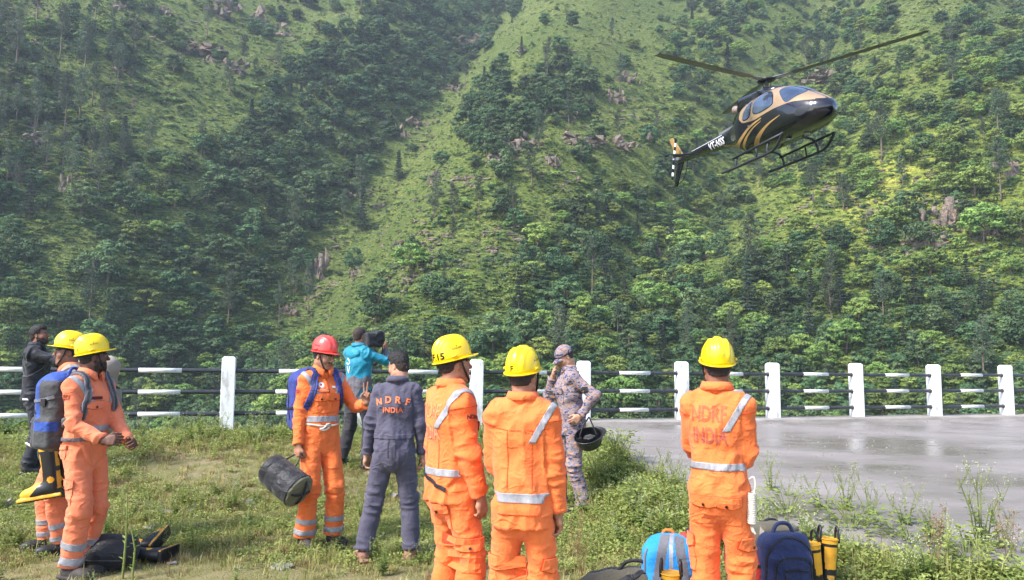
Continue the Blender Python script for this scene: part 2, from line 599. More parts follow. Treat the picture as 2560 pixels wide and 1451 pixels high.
k = NT('wet concrete')
f1 = k.noise(0.45, 5, 0.6, (0.7, 1.6, 1)); f2 = k.noise(2.2, 6, 0.65, (0.6, 2.4, 1), 0.6); f3 = k.noise(45, 4)
c = k.ramp(f1, [(0.3, (0.165, 0.143, 0.132)), (0.5, (0.225, 0.198, 0.185)), (0.7, (0.29, 0.258, 0.242))])
c = k.mix(k.ramp(f2, [(0.5, (0,) * 3), (0.72, (0.55,) * 3)]), c, (0.11, 0.10, 0.072))
c = k.mix(k.ramp(f3, [(0.55, (0,) * 3), (0.8, (0.35,) * 3)]), c, (0.12, 0.11, 0.10))
wet = k.ramp(f1, [(0.36, (0.22,) * 3), (0.6, (0.62,) * 3)])
M_PAD = k.set(c, wet, spec=0.5)
k.bump(f3, 0.15, 0.01)

tag(grid_mesh('ground', np.arange(-13, 17.01, 0.1), np.concatenate([np.arange(-4, 19, 0.1), np.arange(19, 66, 1.0)]), ground_z, M_SOIL), kind='structure')
_hx = np.concatenate([np.arange(-420, -170, 6.0), np.arange(-170, 250, 2.2), np.arange(250, 430, 6.0)])
_hy = np.concatenate([np.arange(40, 300, 2.0), np.arange(300, 481, 5.0)])
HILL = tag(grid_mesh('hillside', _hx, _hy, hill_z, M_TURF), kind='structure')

# concrete landing pad: the slab follows the ragged edge and runs under the railing
_far = [POST0 + POSTD * k_ + FNORM * 0.32 for k_ in (14, 2.86)]
_out = [tuple(p) for p in PAD_EDGE] + [tuple(p) for p in _far]
bm = bmesh.new()
_top = [bm.verts.new((x, y, PAD_Z)) for x, y in _out]
bm.faces.new(_top)
if bm.faces[:][0].normal.z < 0: bmesh.ops.reverse_faces(bm, faces=bm.faces[:])
for ax in (0, 1):
    c_ = 0.5
    while c_ < 24:
        bmesh.ops.bisect_plane(bm, geom=bm.verts[:] + bm.edges[:] + bm.faces[:], plane_co=(c_, c_, 0), plane_no=(1 - ax, ax, 0), dist=1e-5); c_ += 0.5
for v in bm.verts: v.co.z = float(pad_z(v.co.x, v.co.y))
_r = bmesh.ops.extrude_face_region(bm, geom=bm.faces[:])
for v in [g for g in _r['geom'] if isinstance(g, bmesh.types.BMVert)]: v.co.z -= 0.5
bmesh.ops.recalc_face_normals(bm, faces=bm.faces[:])
me = bpy.data.meshes.new('helipad'); bm.to_mesh(me); bm.free(); me.materials.append(M_PAD)
HELIPAD = tag(obj('helipad', me), kind='structure')
# low raised lip of rougher concrete along the railing
k = NT('rough concrete')
f1 = k.noise(1.5, 6, 0.65); f2 = k.noise(30, 4)
c = k.ramp(f1, [(0.3, (0.20, 0.185, 0.165)), (0.7, (0.34, 0.31, 0.28))])
M_KERB = k.set(c, 0.85, spec=0.2); k.bump(f2, 0.5, 0.01)
def strip(name, k0, k1, near, far, z0, z1, mat, seed=0):
    n = int((k1 - k0) * 10) + 1
    V = []; F = []
    for i in range(n):
        p = POST0 + POSTD * (k0 + (k1 - k0) * i / (n - 1))
        a = p - FNORM * (near + 0.06 * float(vnoise(np.array([i * 0.35, seed, 0.5])))); b = p + FNORM * far
        w = 0.012 * float(vnoise(np.array([i * 0.6, seed + 4, 1.5])))
        V += [(*a, z0), (*(a + FNORM * 0.05), z1 + w), (*(b - FNORM * 0.03), z1 + w * 0.5), (*b, z0)]
        if i:
            o = (i - 1) * 4
            for q in range(3): F.append((o + q, o + q + 1, o + q + 5, o + q + 4))
    return mobj(name, V, F[:], mat, smooth=False)
tag(strip('pad_lip', 2.92, 13.5, 0.55, 0.28, PAD_Z - 0.2, PAD_Z + 0.035, M_KERB), kind='structure')
tag(strip('kerb', -4.5, 2.88, 0.17, 0.28, 0.2, 0.50, M_KERB, 9), kind='structure')
# ------------------------------------------------------------------ trees of the mountainside
def leaf_mat(name, a, b, hue=0.0, trans=0.25):
    k = NT(name)
    oi = k.n('ShaderNodeObjectInfo')
    at = k.n('ShaderNodeAttribute'); at.attribute_name = 'tint'
    c = k.mix(at.outputs['Fac'], a, b)
    hs = k.n('ShaderNodeHueSaturation')
    mr = k.n('ShaderNodeMapRange'); mr.inputs[3].default_value = 0.62; mr.inputs[4].default_value = 1.38
    k.l(oi.outputs['Random'], mr.inputs[0]); k.l(mr.outputs[0], hs.inputs['Value'])
    m2 = k.n('ShaderNodeMath', operation='MULTIPLY'); m2.inputs[1].default_value = 7.31
    fr = k.n('ShaderNodeMath', operation='FRACT'); k.l(oi.outputs['Random'], m2.inputs[0]); k.l(m2.outputs[0], fr.inputs[0])
    mh = k.n('ShaderNodeMapRange'); mh.inputs[3].default_value = 0.475; mh.inputs[4].default_value = 0.525
    k.l(fr.outputs[0], mh.inputs[0]); k.l(mh.outputs[0], hs.inputs['Hue'])
    k.l(c, hs.inputs['Color'])
    k.set(hs.outputs[0], 0.65, spec=0.25)
    tr = k.n('ShaderNodeBsdfTranslucent'); k.l(hs.outputs[0], tr.inputs[0])
    mx = k.n('ShaderNodeMixShader'); mx.inputs[0].default_value = trans
    k.l(k.p.outputs[0], mx.inputs[1]); k.l(tr.outputs[0], mx.inputs[2]); k.l(mx.outputs[0], k.out.inputs[0])
    return k.m

M_LEAF = leaf_mat('broad leaves', (0.042, 0.088, 0.040), (0.150, 0.232, 0.085))
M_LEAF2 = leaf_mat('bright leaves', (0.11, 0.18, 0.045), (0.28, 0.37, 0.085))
M_NEED = leaf_mat('pine needles', (0.06, 0.092, 0.055), (0.14, 0.185, 0.10))
M_SPRUCE = leaf_mat('cedar needles', (0.030, 0.062, 0.045), (0.075, 0.115, 0.075))
M_BARK = plain('grey brown bark', (0.16, 0.12, 0.09), 0.9, var=0.35, scale=2.0)

def leaves_mesh(name, C, N, size, tint, mat, rs, aspect=0.62, droop=0.15):
    """bent leaf sprays: each a quad pair folded along its rib"""
    n = len(C)
    T = rs.normal(size=(n, 3)); T -= (T * N).sum(1, keepdims=True) * N
    T /= np.linalg.norm(T, axis=1, keepdims=True) + 1e-9
    B = np.cross(N, T)
    s = size[:, None]
    a = C - T * s * 0.5; b = C + T * s * 0.5 - N * s * droop
    c1 = C + B * s * 0.5 * aspect - N * s * 0.18; c2 = C - B * s * 0.5 * aspect - N * s * 0.18
    V = np.stack([a, c1, b, c2], 1).reshape(-1, 3)
    o = np.arange(n) * 4
    F = np.concatenate([np.stack([o, o + 1, o + 2], 1), np.stack([o, o + 2, o + 3], 1)])
    me = mk_mesh(name, V, F, mat, None, False)
    at = me.attributes.new('tint', 'FLOAT', 'POINT'); at.data.foreach_set('value', np.repeat(tint, 4).astype(np.float32))
    return me

def limb_mesh(name, paths):
    V, F = join([tube(p, r, 6) for p, r in paths])
    return mk_mesh(name, V, F, M_BARK)

def broadleaf(seed, H=9.0, Wd=7.6, mat=None, nl=44, per=44, lsz=0.66):
    rs = np.random.default_rng(seed)
    H = H * .84
    paths = []
    th = H * 0.42
    lean = rs.normal(size=2) * 0.25
    trunk = [np.array([0, 0, -0.8]), np.array([lean[0] * .3, lean[1] * .3, th * .5]), np.array([lean[0], lean[1], th]), np.array([lean[0] * 1.4, lean[1] * 1.4, H * 0.75])]
    paths.append((trunk, [0.26, 0.2, 0.15, 0.05]))
    C = []; N = []; T = []; SZ = []
    for i in range(nl):
        u = rs.uniform(-0.8, 1.0); a = rs.uniform(0, 2 * math.pi)
        r = math.sqrt(max(0.05, 1 - max(u, 0) ** 2)) * rs.uniform(0.45, 1.0)
        if u < 0: r *= 1.0 - 0.35 * abs(u)
        c = np.array([math.cos(a) * r * Wd / 2, math.sin(a) * r * Wd / 2, H * 0.56 + u * H * 0.42])
        lr = rs.uniform(0.8, 1.45) * (1.15 if u < .3 else 0.95)
        if i < 7: paths.append(([np.array([lean[0] * .8, lean[1] * .8, th * rs.uniform(.6, 1.1)]), c * np.array([.5, .5, .85]), c], [0.11, 0.07, 0.02]))
        d = rs.normal(size=(per, 3)); d[:, 2] = np.abs(d[:, 2]) * 0.9 - 0.35
        d /= np.linalg.norm(d, axis=1, keepdims=True)
        C.append(c + d * lr * np.array([1, 1, .62]) * rs.uniform(0.75, 1.06, (per, 1)))
        nn = d + np.array([0, 0, 0.7]) + rs.normal(size=(per, 3)) * 0.3
        N.append(nn / np.linalg.norm(nn, axis=1, keepdims=True))
        T.append(np.clip(rs.uniform(0.1, 0.8) + rs.normal(size=per) * 0.18, 0, 1)); SZ.append(rs.uniform(.7, 1.25, per) * lsz)
    me = leaves_mesh('crown', np.concatenate(C), np.concatenate(N), np.concatenate(SZ), np.concatenate(T), mat or M_LEAF, rs)
    return me, limb_mesh('trunk', paths)

def pine(seed, H=15.0, bare=0.4, Wd=5.0):
    rs = np.random.default_rng(seed)
    bx, by = rs.normal(size=2) * 0.35
    tp = [np.array([bx * t * t, by * t * t, -0.8 + (H + .4) * t]) for t in np.linspace(0, 1, 7)]
    paths = [(tp, [0.24, 0.2, 0.17, 0.14, 0.11, 0.07, 0.03])]
    C = []; N = []; T = []; SZ = []
    for i in range(40):
        t = bare + (1 - bare) * (i + rs.uniform()) / 40
        q = (t - bare) / (1 - bare)
        z = H * t; L = Wd / 2 * (0.35 + 1.1 * math.sin(math.pi * min(1, 0.18 + q * 0.80))) * rs.uniform(0.55, 1.0) * 0.75
        a = rs.uniform(0, 2 * math.pi)
        base = np.array([bx * t * t, by * t * t, z]); dr = np.array([math.cos(a), math.sin(a), 0.28])
        tip = base + dr * L
        paths.append(([base, tip], [0.04, 0.015]))
        m = 30
        s = rs.uniform(0.3, 1.05, m)
        c = base + dr * L * s[:, None] + rs.normal(size=(m, 3)) * np.array([.36, .36, .30])
        C.append(c); nn = rs.normal(size=(m, 3)) + np.array([0, 0, 0.8]); N.append(nn / np.linalg.norm(nn, axis=1, keepdims=True))
        T.append(np.clip(rs.uniform(.1, .9) + rs.normal(size=m) * .2, 0, 1)); SZ.append(rs.uniform(.4, .8, m))
    me = leaves_mesh('crown', np.concatenate(C), np.concatenate(N), np.concatenate(SZ), np.concatenate(T), M_NEED, rs, 0.30)
    return me, limb_mesh('trunk', paths)

def cedar(seed, H=11.0, Wd=5.5):
    rs = np.random.default_rng(seed)
    paths = [([np.array([0, 0, -.8]), np.array([0, 0, H * .5]), np.array([0, 0, H])], [0.22, 0.14, 0.02])]
    C = []; N = []; T = []; SZ = []
    for i in range(15):
        t = 0.1 + 0.88 * i / 14; z = H * t; L = Wd / 2 * (1.02 - t) * rs.uniform(.85, 1.1) + .12
        for b in range(8):
            a = b * 0.785 + i * .5 + rs.uniform(-.25, .25); m = 9
            dr = np.array([math.cos(a), math.sin(a), -0.12]); s = np.linspace(.15, 1, m) + rs.normal(size=m) * .03
            Lb = L * rs.uniform(.7, 1.05)
            c = np.array([0, 0, z]) + dr * Lb * s[:, None] + rs.normal(size=(m, 3)) * np.array([.2, .2, .08])
            C.append(c); nn = np.array([0, 0, 1.0]) + rs.normal(size=(m, 3)) * .35; N.append(nn / np.linalg.norm(nn, axis=1, keepdims=True))
            T.append(np.clip(.2 + .6 * s + rs.normal(size=m) * .15, 0, 1)); SZ.append(rs.uniform(.5, .8, m))
            if b % 2 == 0: paths.append(([np.array([0, 0, z]), np.array([0, 0, z]) + dr * Lb], [0.03, 0.01]))
    me = leaves_mesh('crown', np.concatenate(C), np.concatenate(N), np.concatenate(SZ), np.concatenate(T), M_SPRUCE, rs, 0.5)
    return me, limb_mesh('trunk', paths)

def bush(seed, n=150, R=1.3, H=1.3, mat=None, lsz=.45):
    rs = np.random.default_rng(seed)
    C = []; N = []; T = []
    for i in range(7):
        c = rs.normal(size=3) * np.array([R * .45, R * .45, 0]) + np.array([0, 0, H * rs.uniform(.25, .6)])
        d = rs.normal(size=(n // 7, 3)); d[:, 2] = np.abs(d[:, 2]) - .3; d /= np.linalg.norm(d, axis=1, keepdims=True)
        C.append(c + d * np.array([R * .45, R * .45, H * .4]) * rs.uniform(.7, 1.1, (n // 7, 1)))
        nn = d + np.array([0, 0, .6]); N.append(nn / np.linalg.norm(nn, axis=1, keepdims=True)); T.append(np.clip(rs.uniform(.1, .9) + rs.normal(size=n // 7) * .15, 0, 1))
    C = np.concatenate(C)
    return leaves_mesh('bush', C, np.concatenate(N), rs.uniform(.7, 1.2, len(C)) * lsz, np.concatenate(T), mat or M_LEAF, rs)

PROTO = {
    'broadleaf_tree': [broadleaf(1), broadleaf(2, 8.2, 8.4), broadleaf(3, 10.5, 7.4), broadleaf(4, 7.6, 6.6), broadleaf(5, 9, 8.2, M_LEAF2), broadleaf(6, 10, 6.4), broadleaf(7, 7.2, 8.6, M_LEAF2), broadleaf(8, 9.4, 7.2)],
    'pine_tree': [pine(11), pine(12, 17, .5, 4.6), pine(13, 13, .25, 5), pine(14, 16, .35, 4.4)],
    'cedar_tree': [cedar(21), cedar(22, 13, 5.2)],
}

def poly_in(poly, x, y):
    r = np.zeros(np.shape(x), bool); n = len(poly)
    for i in range(n):
        (x0, y0), (x1, y1) = poly[i], poly[(i + 1) % n]
        c = ((y0 > y) != (y1 > y)) & (x < (x1 - x0) * (y - y0) / (y1 - y0 + 1e-9) + x0)
        r ^= c
    return r

# where the forest stands, read off the photograph: outline in pixels, broadleaf / pine / shrub density, zone
ZONES = [
    ([(-600, -300), (3200, -300), (3200, 1150), (-600, 1150)], .015, .09, .3, 'open grass of the middle slope'),
    ([(-600, -300), (260, -300), (270, 0), (345, 150), (340, 430), (230, 500), (-600, 480)], .09, 1.2, .6, 'pine-covered spur at the upper left'),
    ([(270, -300), (960, -300), (960, 0), (830, 60), (720, 130), (640, 230), (560, 240), (400, 220), (330, 120), (260, 0)], .05, .22, .6, 'hazy grass face at the top left'),
    ([(340, 200), (640, 230), (560, 420), (480, 560), (430, 650), (250, 620), (250, 480), (340, 420)], .08, .10, .9, 'shrubby hollow left of the dark gully'),
    ([(960, -300), (1330, -300), (1290, 0), (1190, 110), (1090, 200), (1000, 280), (935, 420), (850, 490), (760, 560), (700, 640), (640, 740), (500, 780), (380, 720), (430, 560), (520, 400), (640, 230), (720, 130), (830, 60), (960, 0)], 1.0, .03, .6, 'dark gully running down from the top centre'),
    ([(-600, 480), (230, 500), (250, 620), (430, 650), (380, 720), (300, 830), (-600, 850)], .07, .10, .8, 'bushy lower left slope'),
    ([(1160, 190), (1290, 160), (1350, 200), (1345, 320), (1290, 370), (1190, 370), (1150, 290)], .75, .1, .4, 'clump in the middle of the central spur'),
    ([(1340, 130), (1480, 150), (1470, 260), (1420, 290), (1350, 250)], .65, .1, .4, 'clump in the middle of the central spur'),
    ([(1640, -300), (3200, -300), (3200, 160), (2560, 170), (2300, 200), (2110, 320), (2080, 450), (1900, 590), (1700, 520), (1560, 480), (1640, 420), (1680, 260), (1690, 120), (1640, 0)], .36, .16, .6, 'wooded gully behind the helicopter'),
    ([(2100, 320), (2300, 200), (2560, 170), (3200, 160), (3200, 420), (2560, 400), (2400, 380), (2180, 440), (2080, 450)], .20, .08, .6, 'sunny wood above the bright clearing'),
    ([(2140, 420), (2250, 350), (2420, 340), (2600, 390), (3200, 430), (3200, 660), (2560, 680), (2330, 720), (2190, 670), (2100, 560)], .05, .03, .6, 'bright clearing on the right'),
    ([(1400, 480), (1560, 480), (1700, 520), (1900, 590), (2130, 560), (2200, 640), (2330, 690), (3200, 640), (3200, 780), (1300, 780), (1260, 700), (1330, 580)], .62, .06, .6, 'wood on the lower right slope'),
    ([(700, 640), (900, 480), (1300, 480), (1330, 580), (1260, 700), (1200, 780), (900, 800), (700, 810)], .012, .09, .35, 'grassy foot of the central spur'),
    ([(-600, 850), (300, 840), (400, 760), (500, 800), (640, 800), (700, 850), (900, 860), (1200, 830), (1300, 790), (3200, 780), (3200, 1150), (-600, 1150)], .80, .05, .6, 'dense belt of trees along the valley behind the railing'),
]
def zone_of(px, py):
    z = np.zeros(np.shape(px), int)
    for i, q in enumerate(ZONES): z[poly_in(q[0], px, py)] = i
    return z

def hill_hits(px, py):
    d = _F + np.outer((px - CXP) / FPX, _R) - np.outer((py - CYP) / FPX, _U)
    out = np.full((len(px), 3), np.nan)
    d = d / d[:, 1:2]
    act = np.arange(len(px)); y = 90.0
    while y < 560 and len(act):
        P = EYE + d[act] * y
        b = P[:, 2] < hill_z(P[:, 0], P[:, 1])
        if b.any():
            lo = np.full(b.sum(), y - 4.0); hi = np.full(b.sum(), y); da = d[act[b]]
            for _ in range(5):
                m = 0.5 * (lo + hi); Q = EYE + da * m[:, None]
                ins = Q[:, 2] < hill_z(Q[:, 0], Q[:, 1])
                hi = np.where(ins, m, hi); lo = np.where(ins, lo, m)
            out[act[b]] = EYE + da * hi[:, None]
            act = act[~b]
        y += 4.0
    return out

def thin(P, D):
    """greedy minimum spacing on the plan"""
    cell = {}; keep = []
    for i, p in enumerate(P):
        d = D[i]; c = (int(p[0] // 6), int(p[1] // 6)); ok = True
        for a in (-1, 0, 1):
            for b in (-1, 0, 1):
                for j in cell.get((c[0] + a, c[1] + b), ()):
                    if (P[j][0] - p[0]) ** 2 + (P[j][1] - p[1]) ** 2 < (0.5 * (d + D[j])) ** 2: ok = False
        if ok: cell.setdefault(c, []).append(i); keep.append(i)
    return np.array(keep, int)

# extra density follows noise so that the wood opens and closes as it does in the photograph
cand = np.stack([nrng.uniform(-420, 2980, 40000), nrng.uniform(-170, 1130, 40000)], 1)
hits = hill_hits(cand[:, 0], cand[:, 1]); ok = ~np.isnan(hits[:, 0])
cand, hits = cand[ok], hits[ok]
zi = zone_of(cand[:, 0] + 18 * vnoise(np.c_[cand / 40, cand[:, 0] * 0]), cand[:, 1] - 38 + 18 * vnoise(np.c_[cand / 40, cand[:, 0] * 0 + 5]))
clump = fbm(np.c_[hits[:, :2] / 14.0, hits[:, 0] * 0 + 9], 2)
dens = np.array([[z[1], z[2], z[3]] for z in ZONES])[zi]
u = nrng.uniform(size=len(cand))
is_p = u < dens[:, 1] * 0.05
is_b = (~is_p) & (nrng.uniform(size=len(cand)) < np.clip(np.where(dens[:, 0] > .6, 1, .68) * dens[:, 0] * (1 + (1 - dens[:, 0]) * 2.2 * clump), 0, 1))
sc_all = np.clip(nrng.normal(0.64, 0.23, len(cand)), .28, 1.3) * np.where(zi == 13, .80, np.where(np.isin(zi, (8, 9, 11)), .78, 1.0))
sc_all = np.where(is_p, sc_all * 1.12, sc_all)
TREES = []
for kind, m, sp in (('pine_tree', is_p, 4.6), ('broadleaf_tree', is_b, 4.3)):
    I = np.flatnonzero(m); kp = I[thin(hits[I], sc_all[I] * sp)]
    for i in kp:
        kd = kind
        if kind == 'broadleaf_tree' and rnd.random() < (0.05 if zi[i] in (13, 11, 6, 0) else 0.02): kd = 'cedar_tree'
        TREES.append([kd, hits[i][0], hits[i][1], sc_all[i], int(zi[i]), cand[i][0], cand[i][1], None])
# trees one can single out in the photograph: kind, foot pixel, scale, label
SINGLE = [
    ('pine_tree', 1, (160, 345), 1.05, 'tall pine with a long bare pale trunk at the far upper left'),
    ('pine_tree', 1, (150, 150), 1.0, 'tall pine with a bare leaning trunk near the top left corner'),
    ('broadleaf_tree', 0, (268, 712), 1.25, 'tall grey-green broadleaf tree with a dark forked trunk on the lower left slope'),
    ('cedar_tree', 0, (996, 452), 0.95, 'blue-green cedar standing alone on the grass left of the central spur'),
    ('cedar_tree', 1, (905, 580), 1.1, 'blue-green cedar on the grass beside the dark gully'),
    ('cedar_tree', 0, (1512, 702), .95, 'pale cedar with stacked tiers in the wood right of centre'),
    ('cedar_tree', 1, (72, 545), 1.0, 'lone conical cedar at the left edge of the slope'),
    ('pine_tree', 2, (1085, 545), .8, 'round-topped pine on the grassy foot of the central spur, second from the cedars'),
    ('pine_tree', 2, (1330, 470), .8, 'slim pine beside the rock band of the central spur'),
    ('broadleaf_tree', 3, (1490, 470), .5, 'small round dark tree alone on the grass left of the tail rotor'),
    ('pine_tree', 0, (2015, 175), .95, 'pine with a pale straight trunk above the rotor hub'),
    ('pine_tree', 3, (1550, 240), .9, 'dark pine standing on the ridge left of the rotor tip'),
    ('broadleaf_tree', 3, (2415, 560), .75, 'round grey-green tree in the middle of the bright clearing'),
    ('pine_tree', 1, (2503, 505), .8, 'pine with a bare trunk at the right edge of the bright clearing'),
    ('pine_tree', 0, (2205, 400), .95, 'tall pine with a bare trunk right of the helicopter nose'),
]
_sp = np.array([h[2] for h in SINGLE], float); _sh = hill_hits(_sp[:, 0], _sp[:, 1])
for (kd, vi, px, sc, lb), h in zip(SINGLE, _sh):
    TREES = [t for t in TREES if (t[1] - h[0]) ** 2 + (t[2] - h[1]) ** 2 > 16]
    TREES.append([kd, h[0], h[1], sc, -1 - vi, px[0], px[1], lb])

def tree_protos(kind):
    r = []
    for crown, trunk in PROTO[kind]: r.append((crown, trunk))
    return r
KIND_WORD = {'broadleaf_tree': 'leafy broadleaf tree', 'pine_tree': 'grey-green pine', 'cedar_tree': 'blue-green cedar'}
LOOK = {'broadleaf_tree': ['round-crowned tree', 'broad-crowned tree', 'tall-crowned tree', 'compact tree', 'bright green tree', 'narrow-crowned tree', 'bright spreading tree', 'domed tree'],
        'pine_tree': ['grey-green pine', 'bare-trunked pine', 'low-branched pine', 'slender pine'], 'cedar_tree': ['blue-green cedar', 'tall blue-green cedar']}
SHORT = ['open middle slope', 'upper left pine spur', 'hazy top left face', 'shrubby left hollow', 'dark gully', 'bushy lower left slope', 'central spur clump', 'central spur clump', 'upper right wooded gully', 'sunny right wood',
         'bright clearing', 'lower right wood', 'grassy spur foot', 'valley belt']
COLUMNS = [(180, 'at the left edge'), (330, 'above the left rescuers'), (520, 'left of the left white post'), (700, 'above the left white post'), (850, 'above the red helmet'), (1000, 'above the man in grey'), (1200, 'above the F.15 helmet'),
           (1390, 'above the worn F helmet'), (1580, 'above the camouflaged man'), (1720, 'under the tail rotor column'), (1870, 'above the folded-arms man'), (2080, 'in line with the helicopter nose'), (2300, 'right of the helicopter'), (9999, 'at the right edge')]
REST = {}
crown_objs = {}
for kind in PROTO:
    mine = [t for t in TREES if t[0] == kind]
    def seen(t):
        inside = -20 < t[5] < 2580 and 0 < t[6] < 1075
        return (t[7] is not None, inside, t[3] / t[2])
    mine.sort(key=seen, reverse=True)
    for n, t in enumerate(mine):
        vi = rnd.randrange(len(PROTO[kind])) if t[4] >= 0 else -1 - t[4]
        if kind == 'broadleaf_tree' and t[4] in (8, 9, 10, 11) and rnd.random() < (.75 if t[4] in (9, 10) else .22): vi = rnd.choice((4, 6))  # right-hand zones favour brighter leaves, sunlight put into the crown colour
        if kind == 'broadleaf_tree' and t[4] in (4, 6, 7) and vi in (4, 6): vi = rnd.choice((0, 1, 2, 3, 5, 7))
        if n < 290 and (t[7] or -20 < t[5] < 2580 and 0 < t[6] < 1075):
            z = float(hill_z(t[1], t[2]))
            e = empty(kind, (t[1], t[2], z), rnd.uniform(0, 6.28)); e.scale = (t[3] * rnd.uniform(.92, 1.1),) * 2 + (t[3],)
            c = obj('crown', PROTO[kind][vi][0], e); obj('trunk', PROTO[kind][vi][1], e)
            crown_objs.setdefault((kind, vi), c)
            if t[7]: tag(e, t[7], 'tree')
            else:
                sz = 'small' if t[3] < .52 else 'large' if t[3] > .78 else 'middling'
                lb = '%s %s in the %s, %s' % (sz, LOOK[kind][vi], SHORT[t[4]], next(w for lim, w in COLUMNS if t[5] < lim))
                tag(e, lb, 'tree', KIND_WORD[kind] + 's, ' + ZONES[t[4]][4])
        else:
            REST.setdefault(kind, []).append((t, vi))

# sunlight painted into the turf: strong on the right clearing, faint on the middle spur
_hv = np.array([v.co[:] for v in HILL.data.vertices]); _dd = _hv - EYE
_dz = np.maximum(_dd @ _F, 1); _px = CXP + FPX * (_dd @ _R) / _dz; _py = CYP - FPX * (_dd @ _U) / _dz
_suntint = 1.25 * np.exp(-((_px - 2350) / 380) ** 2 - ((_py - 500) / 230) ** 2) + .25 * np.exp(-((_px - 1350) / 400) ** 2 - ((_py - 500) / 300) ** 2)
_at = HILL.data.attributes.new('sun_tint', 'FLOAT', 'POINT'); _at.data.foreach_set('value', np.clip(_suntint, 0, 1).astype(np.float32))

# whole trees (crown and trunk in one) for the mass that nobody could count
def whole(kind, vi):
    crown, trunk = PROTO[kind][vi]
    bm = bmesh.new(); bm.from_mesh(crown); n = len(bm.faces); bm.from_mesh(trunk)
    bm.faces.ensure_lookup_table()
    for i in range(n, len(bm.faces)): bm.faces[i].material_index = 1
    me = bpy.data.meshes.new('whole_tree'); bm.to_mesh(me); bm.free()
    me.materials.append(crown.materials[0]); me.materials.append(M_BARK)
    return bpy.data.objects.new('whole_tree', me)
_protos = []; _pidx = {}
for kd, lst in REST.items():
    for vi in range(len(PROTO[kd])):
        _pidx[(kd, vi)] = len(_protos); _protos.append(whole(kd, vi))
_all = [(kd, t, vi) for kd, lst in REST.items() for t, vi in lst]
if _all:
    P = np.array([(t[1], t[2], float(hill_z(t[1], t[2]))) for kd, t, vi in _all])
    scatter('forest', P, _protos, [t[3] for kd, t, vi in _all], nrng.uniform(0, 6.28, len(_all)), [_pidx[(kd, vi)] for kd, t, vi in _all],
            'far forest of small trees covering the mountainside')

# shrubs, tussocks and scree on the slope
_b = [bpy.data.objects.new('shrub_form', bush(31 + i, 150, 1.3, 1.2, [M_LEAF, M_LEAF2, M_LEAF2, M_LEAF][i])) for i in range(4)]
_t = [bpy.data.objects.new('tussock_form', bush(41 + i, 63, .8, .5, [M_LEAF2, M_LEAF, M_LEAF2][i], .34)) for i in range(3)]
c2 = np.stack([nrng.uniform(-420, 2980, 56000), nrng.uniform(-170, 1130, 56000)], 1)
h2 = hill_hits(c2[:, 0], c2[:, 1]); ok = ~np.isnan(h2[:, 0]); c2, h2 = c2[ok], h2[ok]
z2 = zone_of(c2[:, 0], c2[:, 1]); sd = np.array([z[3] for z in ZONES])[z2]
cl2 = fbm(np.c_[h2[:, :2] / 9.0, h2[:, 0] * 0 + 2], 2)
big = nrng.uniform(size=len(c2)) < np.clip(sd * (0.20 + .62 * cl2), 0, 1)
pk = np.where(big, nrng.integers(0, 4, len(c2)), nrng.integers(4, 7, len(c2)))
scl = np.where(big, nrng.uniform(.35, 1.25, len(c2)) , nrng.uniform(.4, 1.1, len(c2)))
scatter('hillside_shrubs', np.c_[h2[:, :2], hill_z(h2[:, 0], h2[:, 1]) - .05], _b + _t, scl, nrng.uniform(0, 6.28, len(c2)), pk, 'low shrubs and grass tussocks scattered over the mountainside')

# ------------------------------------------------------------------ rock outcrops
k = NT('outcrop rock')
f1 = k.noise(0.35, 6, 0.65, (1, 1, 3)); f2 = k.noise(2.5, 5, 0.7)
c = k.ramp(f1, [(0.3, (0.15, 0.12, 0.095)), (0.5, (0.27, 0.215, 0.17)), (0.62, (0.38, 0.25, 0.17)), (0.75, (0.20, 0.165, 0.135))])
c = k.mix(k.ramp(f2, [(0.35, (0.7,) * 3), (0.6, (0,) * 3)]), c, (0.09, 0.08, 0.075))
M_ROCK = k.set(c, 0.9, spec=0.2); k.bump(f2, 0.9, 0.4)

